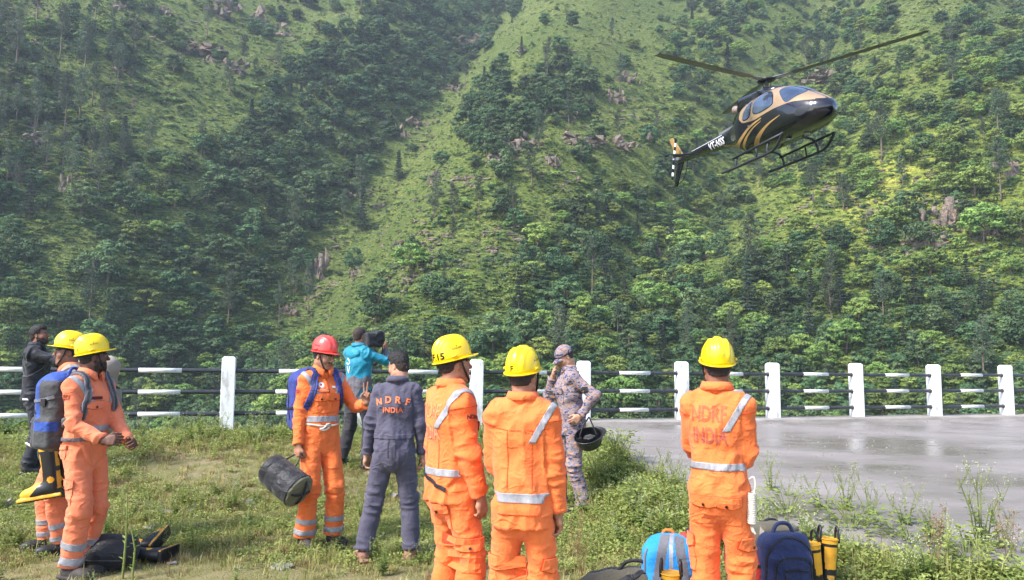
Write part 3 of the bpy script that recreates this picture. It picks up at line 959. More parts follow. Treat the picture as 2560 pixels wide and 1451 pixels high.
def rock_mesh(seed, n=5, size=(1, 1, 1)):
    rs = np.random.default_rng(seed)
    bm = bmesh.new()
    for i in range(n):
        c = rs.normal(size=3) * np.array([size[0] * .27, size[1] * .14, size[2] * .2])
        pts = rs.uniform(-1, 1, (11, 3)) * np.array([size[0] * .10, size[1] * .22, size[2] * .17]) * rs.uniform(.4, 1.25) + c
        vs = [bm.verts.new(p) for p in pts]
        bmesh.ops.convex_hull(bm, input=vs)
    core = [bm.verts.new(p) for p in rs.uniform(-1, 1, (26, 3)) * np.array([size[0] * .46, size[1] * .16, size[2] * .10])]
    bmesh.ops.convex_hull(bm, input=core)
    for v in [v for v in bm.verts if not v.link_faces]: bm.verts.remove(v)
    me = bpy.data.meshes.new('rock'); bm.to_mesh(me); bm.free(); me.materials.append(M_ROCK)
    return me
ROCKS = [  # pixel centre, width px, height px, words
    (990, 622, 22, 24, 'small dark rock standing in the grass below the central spur'), (790, 700, 50, 95, 'tall stacked brown rock face at the lower left of the central spur'),
    (1215, 108, 110, 30, 'long pale ledge near the top of the central spur'), (1535, 255, 48, 42, 'pale square outcrop on the right shoulder of the central spur'),
    (1345, 287, 46, 30, 'dark outcrop in the middle of the central spur'), (1305, 375, 90, 46, 'jagged rock band across the middle of the central spur, its left part'),
    (1245, 410, 52, 34, 'jagged rock lump under the left end of the rock band'), (1440, 362, 120, 40, 'low rock band across the central spur, its middle part'),
    (1540, 365, 90, 34, 'low rock band across the central spur, its right end'), (1380, 415, 46, 40, 'reddish broken rock just below the middle of the rock band'),
    (1092, 448, 38, 30, 'pale rock at the left end of the lower ledge'), (1165, 452, 74, 22, 'grey lower ledge on the central spur'),
    (1030, 312, 80, 22, 'ledge at the left edge of the central spur'), (1000, 340, 36, 40, 'crumbling scree left of the central spur'),
    (955, 520, 46, 20, 'low pale rock beside the gully trees'), (865, 490, 34, 18, 'small dark ledge beside the gully'),
    (1130, 225, 40, 20, 'small reddish rock high on the central spur'), (1305, 132, 40, 18, 'small reddish ledge under the top clump'),
    (1560, 205, 50, 30, 'grey crag beside the dark pine on the ridge'), (570, 175, 75, 40, 'reddish scar on the hazy upper left face'),
    (480, 130, 110, 26, 'dark ledge on the hazy upper left face'), (540, 35, 70, 40, 'pale crag near the top edge at the left'),
    (640, 55, 50, 50, 'grey crag at the top of the hazy face'), (400, 30, 40, 18, 'small pale rock at the top left'), (285, 20, 34, 26, 'pinkish rock at the top left corner'),
    (700, 90, 60, 34, 'grey rubble beside the top of the dark gully'), (150, 275, 50, 40, 'dark rock among the upper left pines'),
    (70, 350, 60, 26, 'rock shelf among the left pines'), (20, 440, 40, 40, 'grey boulder at the left edge'), (150, 480, 22, 40, 'narrow pale rock on the left slope'),
    (1420, 300, 40, 22, 'pinkish stones right of the dark outcrop'), (1670, 590, 34, 36, 'rusty bank in the lower right wood'), (1640, 640, 30, 30, 'pale stones in the lower right wood'),
    (2365, 565, 70, 70, 'pale pink crag in the middle of the bright clearing'), (2330, 620, 90, 40, 'rubble slope under the pale pink crag'), (2490, 600, 40, 30, 'pale stones right of the crag in the clearing'),
    (2540, 440, 40, 40, 'grey crag at the right edge above the clearing'), (1780, 640, 40, 26, 'pale scar below the helicopter tail'), (2080, 195, 90, 26, 'dry broken ledge right of the rotor hub'),
    (720, 790, 40, 34, 'brown rock low on the left slope'), (890, 690, 30, 30, 'pale stones beside the stacked rock face'), (1330, 590, 34, 14, 'small stones in the grass at the foot of the spur'),
    (1180, 470, 30, 16, 'loose stones under the lower ledge'), (1120, 595, 36, 16, 'flat dark stones low on the central spur'), (1455, 545, 30, 22, 'pale stones above the lower right wood')]
_rp = np.array([(r[0], r[1]) for r in ROCKS], float); _rh = hill_hits(_rp[:, 0], _rp[:, 1])
for i, (r, h) in enumerate(zip(ROCKS, _rh)):
    if np.isnan(h[0]): continue
    d = np.linalg.norm(h - EYE); w = 1.15 * r[2] / FPX * d; hh = 1.15 * r[3] / FPX * d
    n_ = 22 + int(r[2] / 4)
    o = obj('rock_outcrop', rock_mesh(100 + i, n_, (w, w * .5, hh * 1.25)), None, (h[0], h[1] + .4, float(hill_z(h[0], h[1] + .4)) + hh * .02))
    tag(o, r[4], 'rock', 'rock outcrops on the mountainside')
# scattered small stones too many to count
c3 = np.stack([nrng.uniform(-100, 2660, 9000), nrng.uniform(-60, 800, 9000)], 1)
z3 = zone_of(c3[:, 0], c3[:, 1]); h3 = hill_hits(c3[:, 0], c3[:, 1]); m3 = (~np.isnan(h3[:, 0])) & (np.isin(z3, (0, 2, 10, 12, 1))) 
h3 = h3[m3]; keep = fbm(np.c_[h3[:, :2] / 11.0, h3[:, 0] * 0 + 31], 3) > 0.18; h3 = h3[keep]
_s = [bpy.data.objects.new('stone_form', rock_mesh(300 + i, 3, (3.2, 2.4, 2.2))) for i in range(4)]
scatter('hillside_stones', np.c_[h3[:, :2], hill_z(h3[:, 0], h3[:, 1]) + .15], _s, nrng.uniform(.3, 1.15, len(h3)), nrng.uniform(0, 6.28, len(h3)), nrng.integers(0, 4, len(h3)), 'loose grey stones scattered on the grassy slopes')

# ------------------------------------------------------------------ railing of white posts and striped pipes
k = NT('white limewashed concrete')
f1 = k.noise(5, 6, 0.7, (1, 1, .35)); f2 = k.noise(28, 4)
c = k.ramp(f1, [(0.33, (0.42, 0.40, 0.36)), (0.45, (0.74, 0.73, 0.71)), (0.7, (0.82, 0.82, 0.81))])
c = k.mix(k.ramp(f2, [(0.66, (0,) * 3), (0.76, (0.8,) * 3)]), c, (0.38, 0.34, 0.29))
M_POST = k.set(c, 0.75, spec=0.25); k.bump(f2, 0.3, 0.006)
M_PIPEB = plain('black pipe paint', (0.032, 0.034, 0.040), 0.28, var=.4, scale=14, spec=.5)
M_PIPEW = plain('white pipe paint', (0.62, 0.61, 0.59), 0.5, var=.2, scale=14)
fence = empty('railing', (POST0[0], POST0[1], 0.5))
tag(fence, 'roadside railing of white concrete posts with black and white banded pipes', 'railing')
frz = math.atan2(FDIR[1], FDIR[0])
fo = np.array([POST0[0], POST0[1], 0.5])
Rf = np.array([[math.cos(frz), -math.sin(frz), 0], [math.sin(frz), math.cos(frz), 0], [0, 0, 1]])
RAILZ = (1.40, 1.09, 0.775)
for kk in range(-3, 12):
    p = POST0 + POSTD * kk
    z0 = PAD_Z - .02 if kk >= 3 else 0.44
    w = 0.095
    jx, jy = rnd.uniform(-.012, .012), rnd.uniform(-.012, .012)
    top = 1.615 + rnd.uniform(-.012, .012)
    V = []; F = []
    for (z, r) in ((z0, w * 1.02), (top - .03, w), (top, w * .72)):
        t = (z - z0) / (top - z0)
        for sx, sy in ((-1, -1), (1, -1), (1, 1), (-1, 1)):
            V.append(np.array([sx * r + jx * t, sy * r + jy * t, z]))
    for L in (0, 1):
        for q in range(4): F.append((L * 4 + q, L * 4 + (q + 1) % 4, L * 4 + 4 + (q + 1) % 4, L * 4 + 4 + q))
    F.append((8, 9, 10, 11))
    V = [Rf @ v + np.array([p[0], p[1], 0]) - fo for v in V]
    bevel_obj(mobj('post', V, F, M_POST, fence, smooth=False), 0.008, 2)
for kk in range(-3, 11):
    a = POST0 + POSTD * kk + FDIR * 0.085; b = POST0 + POSTD * (kk + 1) - FDIR * 0.085
    for zz in RAILZ:
        P0 = np.array([a[0], a[1], zz + rnd.uniform(-.006, .006)]) - fo; P1 = np.array([b[0], b[1], zz + rnd.uniform(-.006, .006)]) - fo
        V, F = tube([P0, P1], 0.032, 12, False)
        rl = mobj('rail', V, F, M_PIPEB, fence)
        m0 = P0 + (P1 - P0) * rnd.uniform(.33, .36); m1 = P0 + (P1 - P0) * rnd.uniform(.66, .69)
        V, F = tube([m0, m1], 0.0327, 12, True)
        mobj('white_band', V, F, M_PIPEW, rl)
        for e, s in ((P0, 1), (P1, -1)):
            d = np.array([FDIR[0], FDIR[1], 0]) * s
            V, F = tube([e - d * .0, e + d * .03], 0.042, 10, True)
            mobj('rail_collar', V, F, M_PIPEB, rl)

# ------------------------------------------------------------------ meadow plants
def grass_mat(name, a, b):
    k = NT(name)
    oi = k.n('ShaderNodeObjectInfo')
    c = k.mix(oi.outputs['Random'], a, b)
    f = k.noise(2.3, 2, which='Generated')
    k.set(c, 0.7, spec=0.2)
    tr = k.n('ShaderNodeBsdfTranslucent'); k.l(c, tr.inputs[0])
    mx = k.n('ShaderNodeMixShader'); mx.inputs[0].default_value = .3
    k.l(k.p.outputs[0], mx.inputs[1]); k.l(tr.outputs[0], mx.inputs[2]); k.l(mx.outputs[0], k.out.inputs[0])
    return k.m
M_GRASS = grass_mat('meadow grass', (0.24, 0.25, 0.075), (0.46, 0.41, 0.165))
M_GLEAF = grass_mat('meadow leaves', (0.16, 0.225, 0.055), (0.36, 0.40, 0.12))
M_WEED = grass_mat('weed stems', (0.20, 0.25, 0.07), (0.26, 0.30, 0.10))
M_DRY = grass_mat('dry stalks', (0.30, 0.22, 0.11), (0.26, 0.15, 0.08))
M_FLOW = plain('pale florets', (0.46, 0.47, 0.30), 0.8)

def blades(rs, n, hmin, hmax, R, wd=.004, bend=.5):
    V = []; F = []
    for i in range(n):
        a = rs.uniform(0, 6.28); r = R * math.sqrt(rs.uniform()); b = np.array([math.cos(a) * r, math.sin(a) * r, -.01])
        d = np.array([math.cos(a + rs.normal() * .8), math.sin(a + rs.normal() * .8), 0]); h = rs.uniform(hmin, hmax); s = np.array([-d[1], d[0], 0]) * wd * rs.uniform(.7, 1.4)
        bn = bend * rs.uniform(.3, 1.2) * h
        m = b + np.array([0, 0, h * .6]) + d * bn * .35; t = b + np.array([0, 0, h * rs.uniform(.8, 1)]) + d * bn
        o = len(V); V += [b - s, b + s, m - s * .8, m + s * .8, t]; F += [(o, o + 1, o + 3), (o, o + 3, o + 2), (o + 2, o + 3, o + 4)]
    return V, F

def leafset(rs, C, D, L, wd):
    """lance-shaped leaves at C pointing along D"""
    V = []; F = []
    for c, d, l in zip(C, D, L):
        d = nrm(d); s = nrm(np.cross(d, [0, 0, 1]) + rs.normal(size=3) * .15) * l * wd; up = nrm(np.cross(s, d))
        o = len(V); V += [c, c + d * l * .45 + s + up * l * .06, c + d * l - up * l * .12, c + d * l * .45 - s + up * l * .06]
        F += [(o, o + 1, o + 2), (o, o + 2, o + 3)]
    return V, F

def cover(seed, n=26, R=.10, H=.09, l=.05):
    rs = np.random.default_rng(seed)
    a = rs.uniform(0, 6.28, n); r = R * np.sqrt(rs.uniform(size=n))
    C = np.stack([np.cos(a) * r, np.sin(a) * r, rs.uniform(.1, 1, n) * H], 1)
    D = np.stack([np.cos(a) + rs.normal(size=n) * .5, np.sin(a) + rs.normal(size=n) * .5, rs.normal(size=n) * .35 + .25], 1)
    return leafset(rs, C, D, rs.uniform(.6, 1.2, n) * l, .30)

def weed_parts(seed, H=.5, spread=.16, nst=5, leafy=1.0, fl=True):
    rs = np.random.default_rng(seed)
    st = []; LC = []; LD = []; LL = []; FC = []
    for i in range(nst):
        a = rs.uniform(0, 6.28); h = H * rs.uniform(.65, 1); o = np.array([math.cos(a), math.sin(a), 0]) * spread * rs.uniform(.3, 1)
        p = [np.array([0, 0, -.02]) + o * .1, o * .5 + np.array([0, 0, h * .5]), o + np.array([0, 0, h * .8])]
        st.append(tube(p, [.0045, .0035, .0022], 4, False))
        for t in np.linspace(.12, .75, int(9 * leafy)):
            c = o * t + np.array([0, 0, h * .85 * t]); b = rs.uniform(0, 6.28)
            for q in range(2):
                LC.append(c); LD.append(np.array([math.cos(b + q * 2.6), math.sin(b + q * 2.6), .35])); LL.append(rs.uniform(.05, .10) * (1.25 - t))
        for q in range(4):
            b = rs.uniform(0, 6.28); e = p[2] + np.array([math.cos(b) * .05, math.sin(b) * .05, rs.uniform(.03, .09)]) * (H / .5)
            st.append(tube([p[2] - np.array([0, 0, h * .12]), e], [.002, .0012], 3, False))
            for w in range(3):
                f = e + rs.normal(size=3) * np.array([.022, .022, .014])
                FC.append(f); st.append(tube([e - np.array([0, 0, .015]), f], [.001, .0008], 3, False))
    fv = []
    for f in FC:
        s = rs.uniform(.003, .005)
        fv.append(([f + np.array(v) * s for v in ((1, 0, 0), (0, 1, 0), (-1, 0, 0), (0, -1, 0), (0, 0, 1), (0, 0, -1))],
                   [(0, 1, 4), (1, 2, 4), (2, 3, 4), (3, 0, 4), (1, 0, 5), (2, 1, 5), (3, 2, 5), (0, 3, 5)]))
    return join(st), leafset(rs, LC, LD, LL, .22), (join(fv) if fl else None)

_gm = []
for i in range(4):
    V, F = blades(np.random.default_rng(50 + i), 22, .03, .105, .075); _gm.append(bpy.data.objects.new('grass_form', mk_mesh('grass_form', V, F, [M_GRASS, M_GRASS, M_GRASS, M_DRY][i], None, False)))
for i in range(3):
    V, F = cover(60 + i, 44, .11, .07 + .02 * i, .034); _gm.append(bpy.data.objects.new('cover_form', mk_mesh('cover_form', V, F, M_GLEAF, None, False)))
for i in range(3):
    a, b, c_ = weed_parts(70 + i, .26 + .05 * i, .09, 3, .8)
    V, F = join([a, b, c_]); mi = [0] * (len(a[1]) + len(b[1])) + [1] * len(c_[1])
    _gm.append(bpy.data.objects.new('sprig_form', mk_mesh('sprig_form', V, F, [M_GLEAF if i else M_WEED, M_FLOW], mi, False)))
V, F = blades(np.random.default_rng(81), 16, .12, .3, .06, .003, .4); _gm.append(bpy.data.objects.new('tall_form', mk_mesh('tall_form', V, F, M_GRASS, None, False)))

n = 100000
gx = nrng.uniform(-10, 9.5, n); gy = nrng.uniform(2.6, 15.2, n)
fd = fence_dist(gx, gy); pd = pad_dist(gx, gy)
m = (fd < .0) & (pd > -.02) & (np.abs(gx) < gy * .78 + 1.2)
gx, gy, fd, pd = gx[m], gy[m], fd[m], pd[m]
patch = fbm(np.c_[gx * .55, gy * .9, gx * 0 + 7], 4)
bank = sstep(1.5, .25, pd) * sstep(14, 10, gy) + .7 * sstep(-2.2, -.5, fd) * (gx < 1)
dens_ = np.clip(.60 + 1.15 * patch + bank, 0.12, 1)
m = nrng.uniform(size=len(gx)) < dens_
gx, gy, bank, patch = gx[m], gy[m], bank[m], patch[m]
r_ = nrng.uniform(size=len(gx))
lush = np.clip(.22 + .5 * patch + .55 * bank, 0, 1)
pk = np.where(r_ < lush * .8, nrng.integers(4, 7, len(gx)), nrng.integers(0, 4, len(gx)))
r2 = nrng.uniform(size=len(gx))
pk = np.where(r2 < .016 + .016 * bank, nrng.integers(7, 10, len(gx)), pk)
pk = np.where((r2 > .93 - .05 * bank), 10, pk)
scl = nrng.uniform(.4, .9, len(gx)) * (1 + .5 * bank)
scl = np.where(pk == 10, scl * .8, scl)
scatter('meadow_grass', np.c_[gx, gy, ground_z(gx, gy)], _gm, scl, nrng.uniform(0, 6.28, len(gx)), pk, 'short scrubby grass, leaves and small weeds covering the ground')
# growth on the outer side of the railing
_nb = 900
tt = nrng.uniform(-3, 11, _nb); of = nrng.uniform(.42, 1.6, _nb)
bx = POST0[0] + POSTD[0] * tt + FNORM[0] * of; by = POST0[1] + POSTD[1] * tt + FNORM[1] * of
_bs = [bpy.data.objects.new('bank_form', bush(90 + i, 150, .35, .42, M_GLEAF, .11)) for i in range(3)]
hmask = fbm(np.c_[tt * 1.6, tt * 0, tt * 0 + 3], 2)
keep = hmask > -.25
scatter('bank_growth', np.c_[bx, by, ground_z(bx, by) - .02][keep], _bs, (nrng.uniform(.5, 1.0, _nb) * (1 + .5 * hmask))[keep], nrng.uniform(0, 6.28, _nb)[keep], nrng.integers(0, 3, _nb)[keep], 'leafy growth on the bank just outside the railing')

# taller weeds one can pick out
def ground_at(px, py, it=8):
    d = ray(px, py); z = 0.1
    for _ in range(it):
        t = (z - EYE[2]) / d[2]; p = EYE + d * t; z = float(ground_z(p[0], p[1]))
    return np.array([p[0], p[1], z])
_W = []
for i in range(4):
    a, b, c_ = weed_parts(120 + i, .5 + .06 * i, .2, 6, 1.0)
    _W.append((mk_mesh('stem', a[0], a[1], M_WEED), mk_mesh('foliage', b[0], b[1], M_GLEAF, None, False), mk_mesh('flower_heads', c_[0], c_[1], M_FLOW)))
WEEDS = [
    (345, 1125, 1.0, 'tallest white-flowered weed left of the first visible white post'), (300, 1145, .75, 'white-flowered weed close behind the man with the grey and blue backpack'),
    (400, 1120, .7, 'white-flowered weed between the tallest weed and the left white post'), (520, 1105, .6, 'weed growing against the kerb just left of the white post'),
    (640, 1110, .85, 'bushy weed right of the left white post, beside the blue rucksack'), (690, 1125, .6, 'small weed under the blue rucksack'),
    (1460, 1165, .75, 'flowering weed at the heels of the man in camouflage'), (1545, 1190, .9, 'tall weed at the pad corner right of the man in camouflage'),
    (1500, 1200, .7, 'leafy weed in front of the bush at the pad corner'), (1640, 1215, .8, 'white-flowered weed left of the man with folded arms'),
    (1690, 1230, .7, 'weed touching the left hip of the man with folded arms'), (1930, 1255, .85, 'weed with pale flowers right of the hanging rope coil'),
    (1975, 1270, .7, 'weed on the bank above the navy backpack'), (2060, 1305, .9, 'feathery weed at the pad edge above the standing boots'),
    (2115, 1310, .9, 'feathery white weed right of the standing boots'), (2175, 1320, .75, 'thin weed leaning over the wet concrete'),
    (2265, 1345, 1.0, 'feathery white weed in the middle of the bank'), (2330, 1375, .8, 'weed cluster on the bank, right of the feathery one'),
    (2455, 1400, 1.25, 'tallest feathery weed standing out against the wet concrete on the right'), (2500, 1410, .8, 'lower weed beside the tallest one on the right'),
    (2545, 1420, .7, 'weed at the right edge of the picture'), (955, 1440, .6, 'low white-flowered weed at the feet of the man in grey'),
    (575, 1190, .6, 'weed in the grass below the left white post'), (460, 1240, .55, 'single weed in the open grass at the left'),
    (390, 1390, .55, 'weed growing through the lying rubber boots'), (1160, 1075, .7, 'weed in front of the middle white post'),
    (1110, 1085, .7, 'weed left of the middle white post'), (1590, 1250, .5, 'small weed in the short grass beside the pad corner'),
]
for i, (px, py, sc, lb) in enumerate(WEEDS):
    p = ground_at(px, py); e = empty('flowering_weed', p, rnd.uniform(0, 6.28)); e.scale = (sc,) * 3
    for nm, me in zip(('stem', 'foliage', 'flower_heads'), _W[i % 4]):
        o = obj(nm, me, e)
        if nm != 'stem': o['kind'] = 'stuff'
    tag(e, lb, 'weed', 'tall flowering weeds in the meadow')
# dry red-brown grass spikes
rs = np.random.default_rng(5)
def spike(seed):
    rs = np.random.default_rng(seed); st = []; hd = []
    for i in range(7):
        a = rs.uniform(0, 6.28); h = rs.uniform(.3, .5); t = np.array([math.cos(a) * .07, math.sin(a) * .07, h])
        st.append(tube([np.array([0, 0, -.02]), t * .6, t], [.003, .002, .001], 4, False))
        for q in range(26):
            c = t * rs.uniform(.62, 1.05) + rs.normal(size=3) * .009
            hd.append(leafset(rs, [c], [rs.normal(size=3) + np.array([0, 0, 1.5])], [.02], .25))
    return mk_mesh('stem', *join(st), M_DRY), mk_mesh('seed_heads', *join(hd), M_DRY, None, False)
_sp = [spike(3), spike(4)]
for i, (px, py, sc, lb) in enumerate([(2340, 1445, 1.0, 'dry red-brown grass clump on the bank in the lower right'), (2525, 1445, 1.05, 'dry red-brown grass clump at the right edge'),
                                      (1440, 1400, .8, 'dry reddish grass stalk beside the hand of the man marked F'), (1455, 1440, .7, 'dry reddish stalk left of the olive bag')]):
    p = ground_at(px, py); e = empty('dry_grass', p, i); e.scale = (sc,) * 3
    obj('stem', _sp[i % 2][0], e); obj('seed_heads', _sp[i % 2][1], e); tag(e, lb, 'dry grass', 'dry red-brown grass stalks')
# broad-leaved plants
def broad_plant(seed, n, H, l, wd=.42, R=.1):
    rs = np.random.default_rng(seed); C = []; D = []; L = []; st = []
    for i in range(n):
        a = rs.uniform(0, 6.28); h = H * rs.uniform(.3, 1); c = np.array([math.cos(a) * R * rs.uniform(.2, 1), math.sin(a) * R * rs.uniform(.2, 1), h])
        C.append(c); D.append(np.array([math.cos(a), math.sin(a), rs.uniform(-.2, .4)])); L.append(l * rs.uniform(.6, 1.15))
        if i % 3 == 0: st.append(tube([np.array([0, 0, -.02]), c * np.array([.4, .4, .6]), c], [.004, .003, .002], 4, False))
    return mk_mesh('stem', *join(st), M_WEED), mk_mesh('foliage', *leafset(rs, C, D, L, wd), M_GLEAF, None, False)
for px, py, n_, H_, l_, R_, lb, nm in [(1008, 1395, 9, .26, .11, .1, 'young plant with heart-shaped bright leaves before the right leg of the man in grey', 'seedling'),
        (1490, 1180, 200, .38, .065, .28, 'dense leafy green bush beside the man in camouflage', 'leafy_bush'), (1545, 1165, 200, .42, .07, .28, 'leafy green bush at the corner of the concrete pad', 'leafy_bush'),
        (1600, 1260, 120, .26, .06, .26, 'low leafy bush in the grass left of the man with folded arms', 'leafy_bush'), (345, 1130, 120, .3, .06, .25, 'leafy clump under the tallest weed on the left', 'leafy_bush'),
        (640, 1115, 150, .34, .06, .28, 'leafy clump behind the man in the red helmet', 'leafy_bush'), (1970, 1320, 150, .34, .06, .3, 'leafy clump on the bank behind the navy backpack', 'leafy_bush'),
        (2130, 1350, 160, .30, .06, .3, 'leafy clump on the bank right of the standing boots', 'leafy_bush'), (2280, 1390, 150, .28, .06, .3, 'leafy clump low on the bank on the right', 'leafy_bush'), (2420, 1430, 150, .28, .06, .3, 'leafy clump on the bank near the right corner', 'leafy_bush')]:
    p = ground_at(px, py); e = empty(nm, p, rnd.uniform(0, 6.28)); a, b = broad_plant(int(px), n_, H_, l_, .38, R_)
    obj('stem', a, e); obj('foliage', b, e); tag(e, lb, 'plant', 'leafy plants in the meadow')
p = ground_at(306, 1448); e = empty('tall_stalk', p); st = []; LC = []; LD = []; LL = []
for ox, h in ((0, .62), (.07, .42)):
    q = [np.array([ox, 0, -.02]), np.array([ox + .01, 0, h * .5]), np.array([ox * .4, 0, h])]; st.append(tube(q, [.009, .007, .003], 6, False))
    for t in np.linspace(.1, 1, 16): LC.append(np.array([ox, 0, h * t])); a = rs.uniform(0, 6.28); LD.append(np.array([math.cos(a), math.sin(a), .7])); LL.append(.045)
obj('stem', mk_mesh('stem', *join(st), M_WEED), e); obj('foliage', mk_mesh('foliage', *leafset(rs, LC, LD, LL, .2), M_GLEAF, None, False), e)
tag(e, 'pair of thick pale green stalks standing in front of the lying rubber boots', 'plant')

# stones lying in the grass
k = NT('field stone'); f1 = k.noise(14, 5)
M_STONE = k.set(k.ramp(f1, [(0.3, (0.17, 0.155, 0.14)), (0.7, (0.34, 0.31, 0.28))]), 0.85, spec=.2); k.bump(k.noise(60, 4), .5, .01)
def stone(seed, w, h):
    rs = np.random.default_rng(seed); bm = bmesh.new()
    vs = [bm.verts.new(nrm(rs.normal(size=3)) * np.array([w * .5, w * .36, h * .6]) * rs.uniform(.8, 1.1)) for _ in range(22)]
    bmesh.ops.convex_hull(bm, input=vs)
    for v in [v for v in bm.verts if not v.link_faces]: bm.verts.remove(v)
    me = bpy.data.meshes.new('stone'); bm.to_mesh(me); bm.free(); me.materials.append(M_STONE); return me
for i, (px, py, w, h, lb) in enumerate([(505, 1110, .28, .14, 'pale rounded stone at the kerb left of the white post'), (465, 1100, .16, .1, 'small pinkish stone beside the kerb'), (385, 1190, .3, .05, 'flat pale stone in the grass at the left'),
        (410, 1220, .34, .05, 'broad flat stone slab in the middle left grass'), (628, 1200, .14, .12, 'white stone in front of the sleeping bag man'), (495, 1165, .2, .05, 'thin flat stone below the white post'),
        (985, 1245, .16, .09, 'pale stone behind the man in grey'), (1463, 1212, .26, .06, 'flat pale block at the boots of the man in camouflage'), (25, 1225, .2, .14, 'grey stone at the left edge behind the hanging boot'),
        (430, 1410, .12, .05, 'small stone in front of the lying boots'), (700, 1420, .3, .05, 'flat brown stone at the bottom of the grass'), (930, 1172, .14, .07, 'white crumpled stone by the feet of the cameraman'), (340, 1240, .22, .04, 'flat stone behind the nearest left rescuer'), (1390, 1225, .2, .05, 'flat stone left of the camouflage trousers')]):
    p = ground_at(px, py); o = obj('stone', stone(200 + i, w * .8, h * .8), None, p + np.array([0, 0, h * .12]), i); tag(o, lb, 'stone', 'stones lying in the meadow')
# grit on the wet concrete
n = 1500; gx = nrng.uniform(1, 11, n); gy = nrng.uniform(4, 15, n); m = (pad_dist(gx, gy) < -.05) & (fence_dist(gx, gy) < -.1) & (fbm(np.c_[gx * .5, gy * 1.4, gx * 0], 3) > .15)
gx, gy = gx[m], gy[m]
_g = [bpy.data.objects.new('grit_form', stone(260 + i, 1, .7)) for i in range(3)]
scatter('pad_grit', np.c_[gx, gy, pad_z(gx, gy) + .003], _g, nrng.uniform(.008, .035, len(gx)), nrng.uniform(0, 6.28, len(gx)), nrng.integers(0, 3, len(gx)), 'grit and crumbs scattered over the wet concrete')
# ------------------------------------------------------------------ people
def skin_mat(name, col):
    if name in _mc: return _mc[name]
    k = NT(name); f = k.noise(26, 4); f2 = k.noise(180, 2)
    c = k.ramp(f, [(0.35, tuple(v * .86 for v in col)), (0.65, tuple(v * 1.1 for v in col))])
    k.set(c, 0.55, spec=0.35); k.p.inputs['Subsurface Weight'].default_value = 0.08
    k.p.inputs['Subsurface Radius'].default_value = (0.01, 0.004, 0.002)
    k.bump(f2, .12, .002); _mc[name] = k.m
    return k.m
M_ORANGE = fabric('orange coverall cloth', (0.86, 0.165, 0.036), (0.92, 0.212, 0.060))
M_SALMON = fabric('faded orange cloth', (0.76, 0.19, 0.085), (0.82, 0.235, 0.115))
M_ORED = fabric('orange seams and flap shade', (0.62, 0.06, 0.012))  # seam colour, also the painted shadow line round pocket flaps
M_SRED = fabric('salmon flap shade', (0.50, 0.075, 0.03))  # painted shadow line round pocket flaps on the faded cloth
M_GREYC = fabric('slate coverall cloth', (0.066, 0.062, 0.094), (0.092, 0.086, 0.122))
M_TEAL = fabric('teal jacket cloth', (0.010, 0.19, 0.285), (0.014, 0.235, 0.34), .55)
M_BLACKC = fabric('black jacket cloth', (0.012, 0.013, 0.019), (0.022, 0.023, 0.032), .6)
M_DKTROU = fabric('dark grey trousers', (0.030, 0.028, 0.032), (0.048, 0.044, 0.050))
M_GREYJ = fabric('grey jacket panel', (0.105, 0.095, 0.11), (0.14, 0.13, 0.145))
M_BOOT = plain('black boot leather', (0.020, 0.019, 0.020), 0.5, var=.4, scale=20, bump=.4)
M_MUDBOOT = plain('dusty black boot', (0.045, 0.038, 0.036), 0.75, var=.4, scale=16, bump=.5)
M_HAIR = plain('black hair', (0.012, 0.010, 0.010), 0.6, var=.5, scale=120, bump=.8)
M_STUB = plain('cropped hair', (0.040, 0.028, 0.024), 0.8, var=.4, scale=160, bump=.6)
M_FADE = plain('clipped hair', (0.040, 0.026, 0.022), 0.85, var=.4, scale=200, bump=.5)
M_EYEW = plain('eye white', (0.30, 0.27, 0.25), 0.4, var=.05)
M_EYED = plain('eye dark', (0.012, 0.008, 0.006), 0.15, var=.05)
M_STRAP = plain('black webbing', (0.016, 0.015, 0.017), 0.7, var=.3, scale=60, bump=.5)
M_ROPE = plain('cream rope', (0.56, 0.51, 0.44), 0.85, var=.2, scale=90, bump=.6)
M_BUTTON = plain('dark button', (0.035, 0.012, 0.008), 0.35)
k = NT('silver reflective tape'); f = k.noise(30, 3); k.set(k.ramp(f, [(.3, (.235, .23, .25)), (.7, (.345, .34, .36))]), .5, .1, .5); k.bump(k.noise(22, 3, .5, (3, 3, .4)), .35, .01); M_TAPE = k.m
k = NT('camouflage cloth')
v1 = k.noise(26, 2, .5, (1, 1, 1.9), .6); v2 = k.noise(34, 2, .5, (1, 1, 1.9), .6); 
_mp = k.n('ShaderNodeMapping'); _mp.inputs['Location'].default_value = (3.3, 1.7, 9.1); _mp.inputs['Scale'].default_value = (1, 1, 1.9)
k.l(k.coord(), _mp.inputs[0]); _n3 = k.n('ShaderNodeTexNoise'); _n3.inputs['Scale'].default_value = 30; _n3.inputs['Detail'].default_value = 2; _n3.inputs['Distortion'].default_value = .6; k.l(_mp.outputs[0], _n3.inputs[0])
c = k.ramp(v1, [(0.0, (0.25, 0.20, 0.20)), (.48, (0.25, 0.20, 0.20)), (.50, (0.19, 0.175, 0.225)), (.55, (0.19, 0.175, 0.225)), (.57, (0.085, 0.095, 0.18)), (.63, (0.035, 0.04, 0.085))])
c = k.mix(k.ramp(_n3.outputs['Fac'], [(.57, (0,) * 3), (.59, (1,) * 3)]), c, (0.42, 0.215, 0.115))
c = k.mix(k.ramp(v2, [(.34, (1,) * 3), (.36, (0,) * 3)]), c, (0.14, 0.145, 0.24))
k.set(c, .9, spec=.15); k.bump(k.noise(18, 4, .6), .5, .02); M_CAMO = k.m; M_CAMOD = fabric('camouflage shade line', (0.05, 0.05, 0.075))  # M_CAMOD paints shade at the shirt hem and pocket flaps

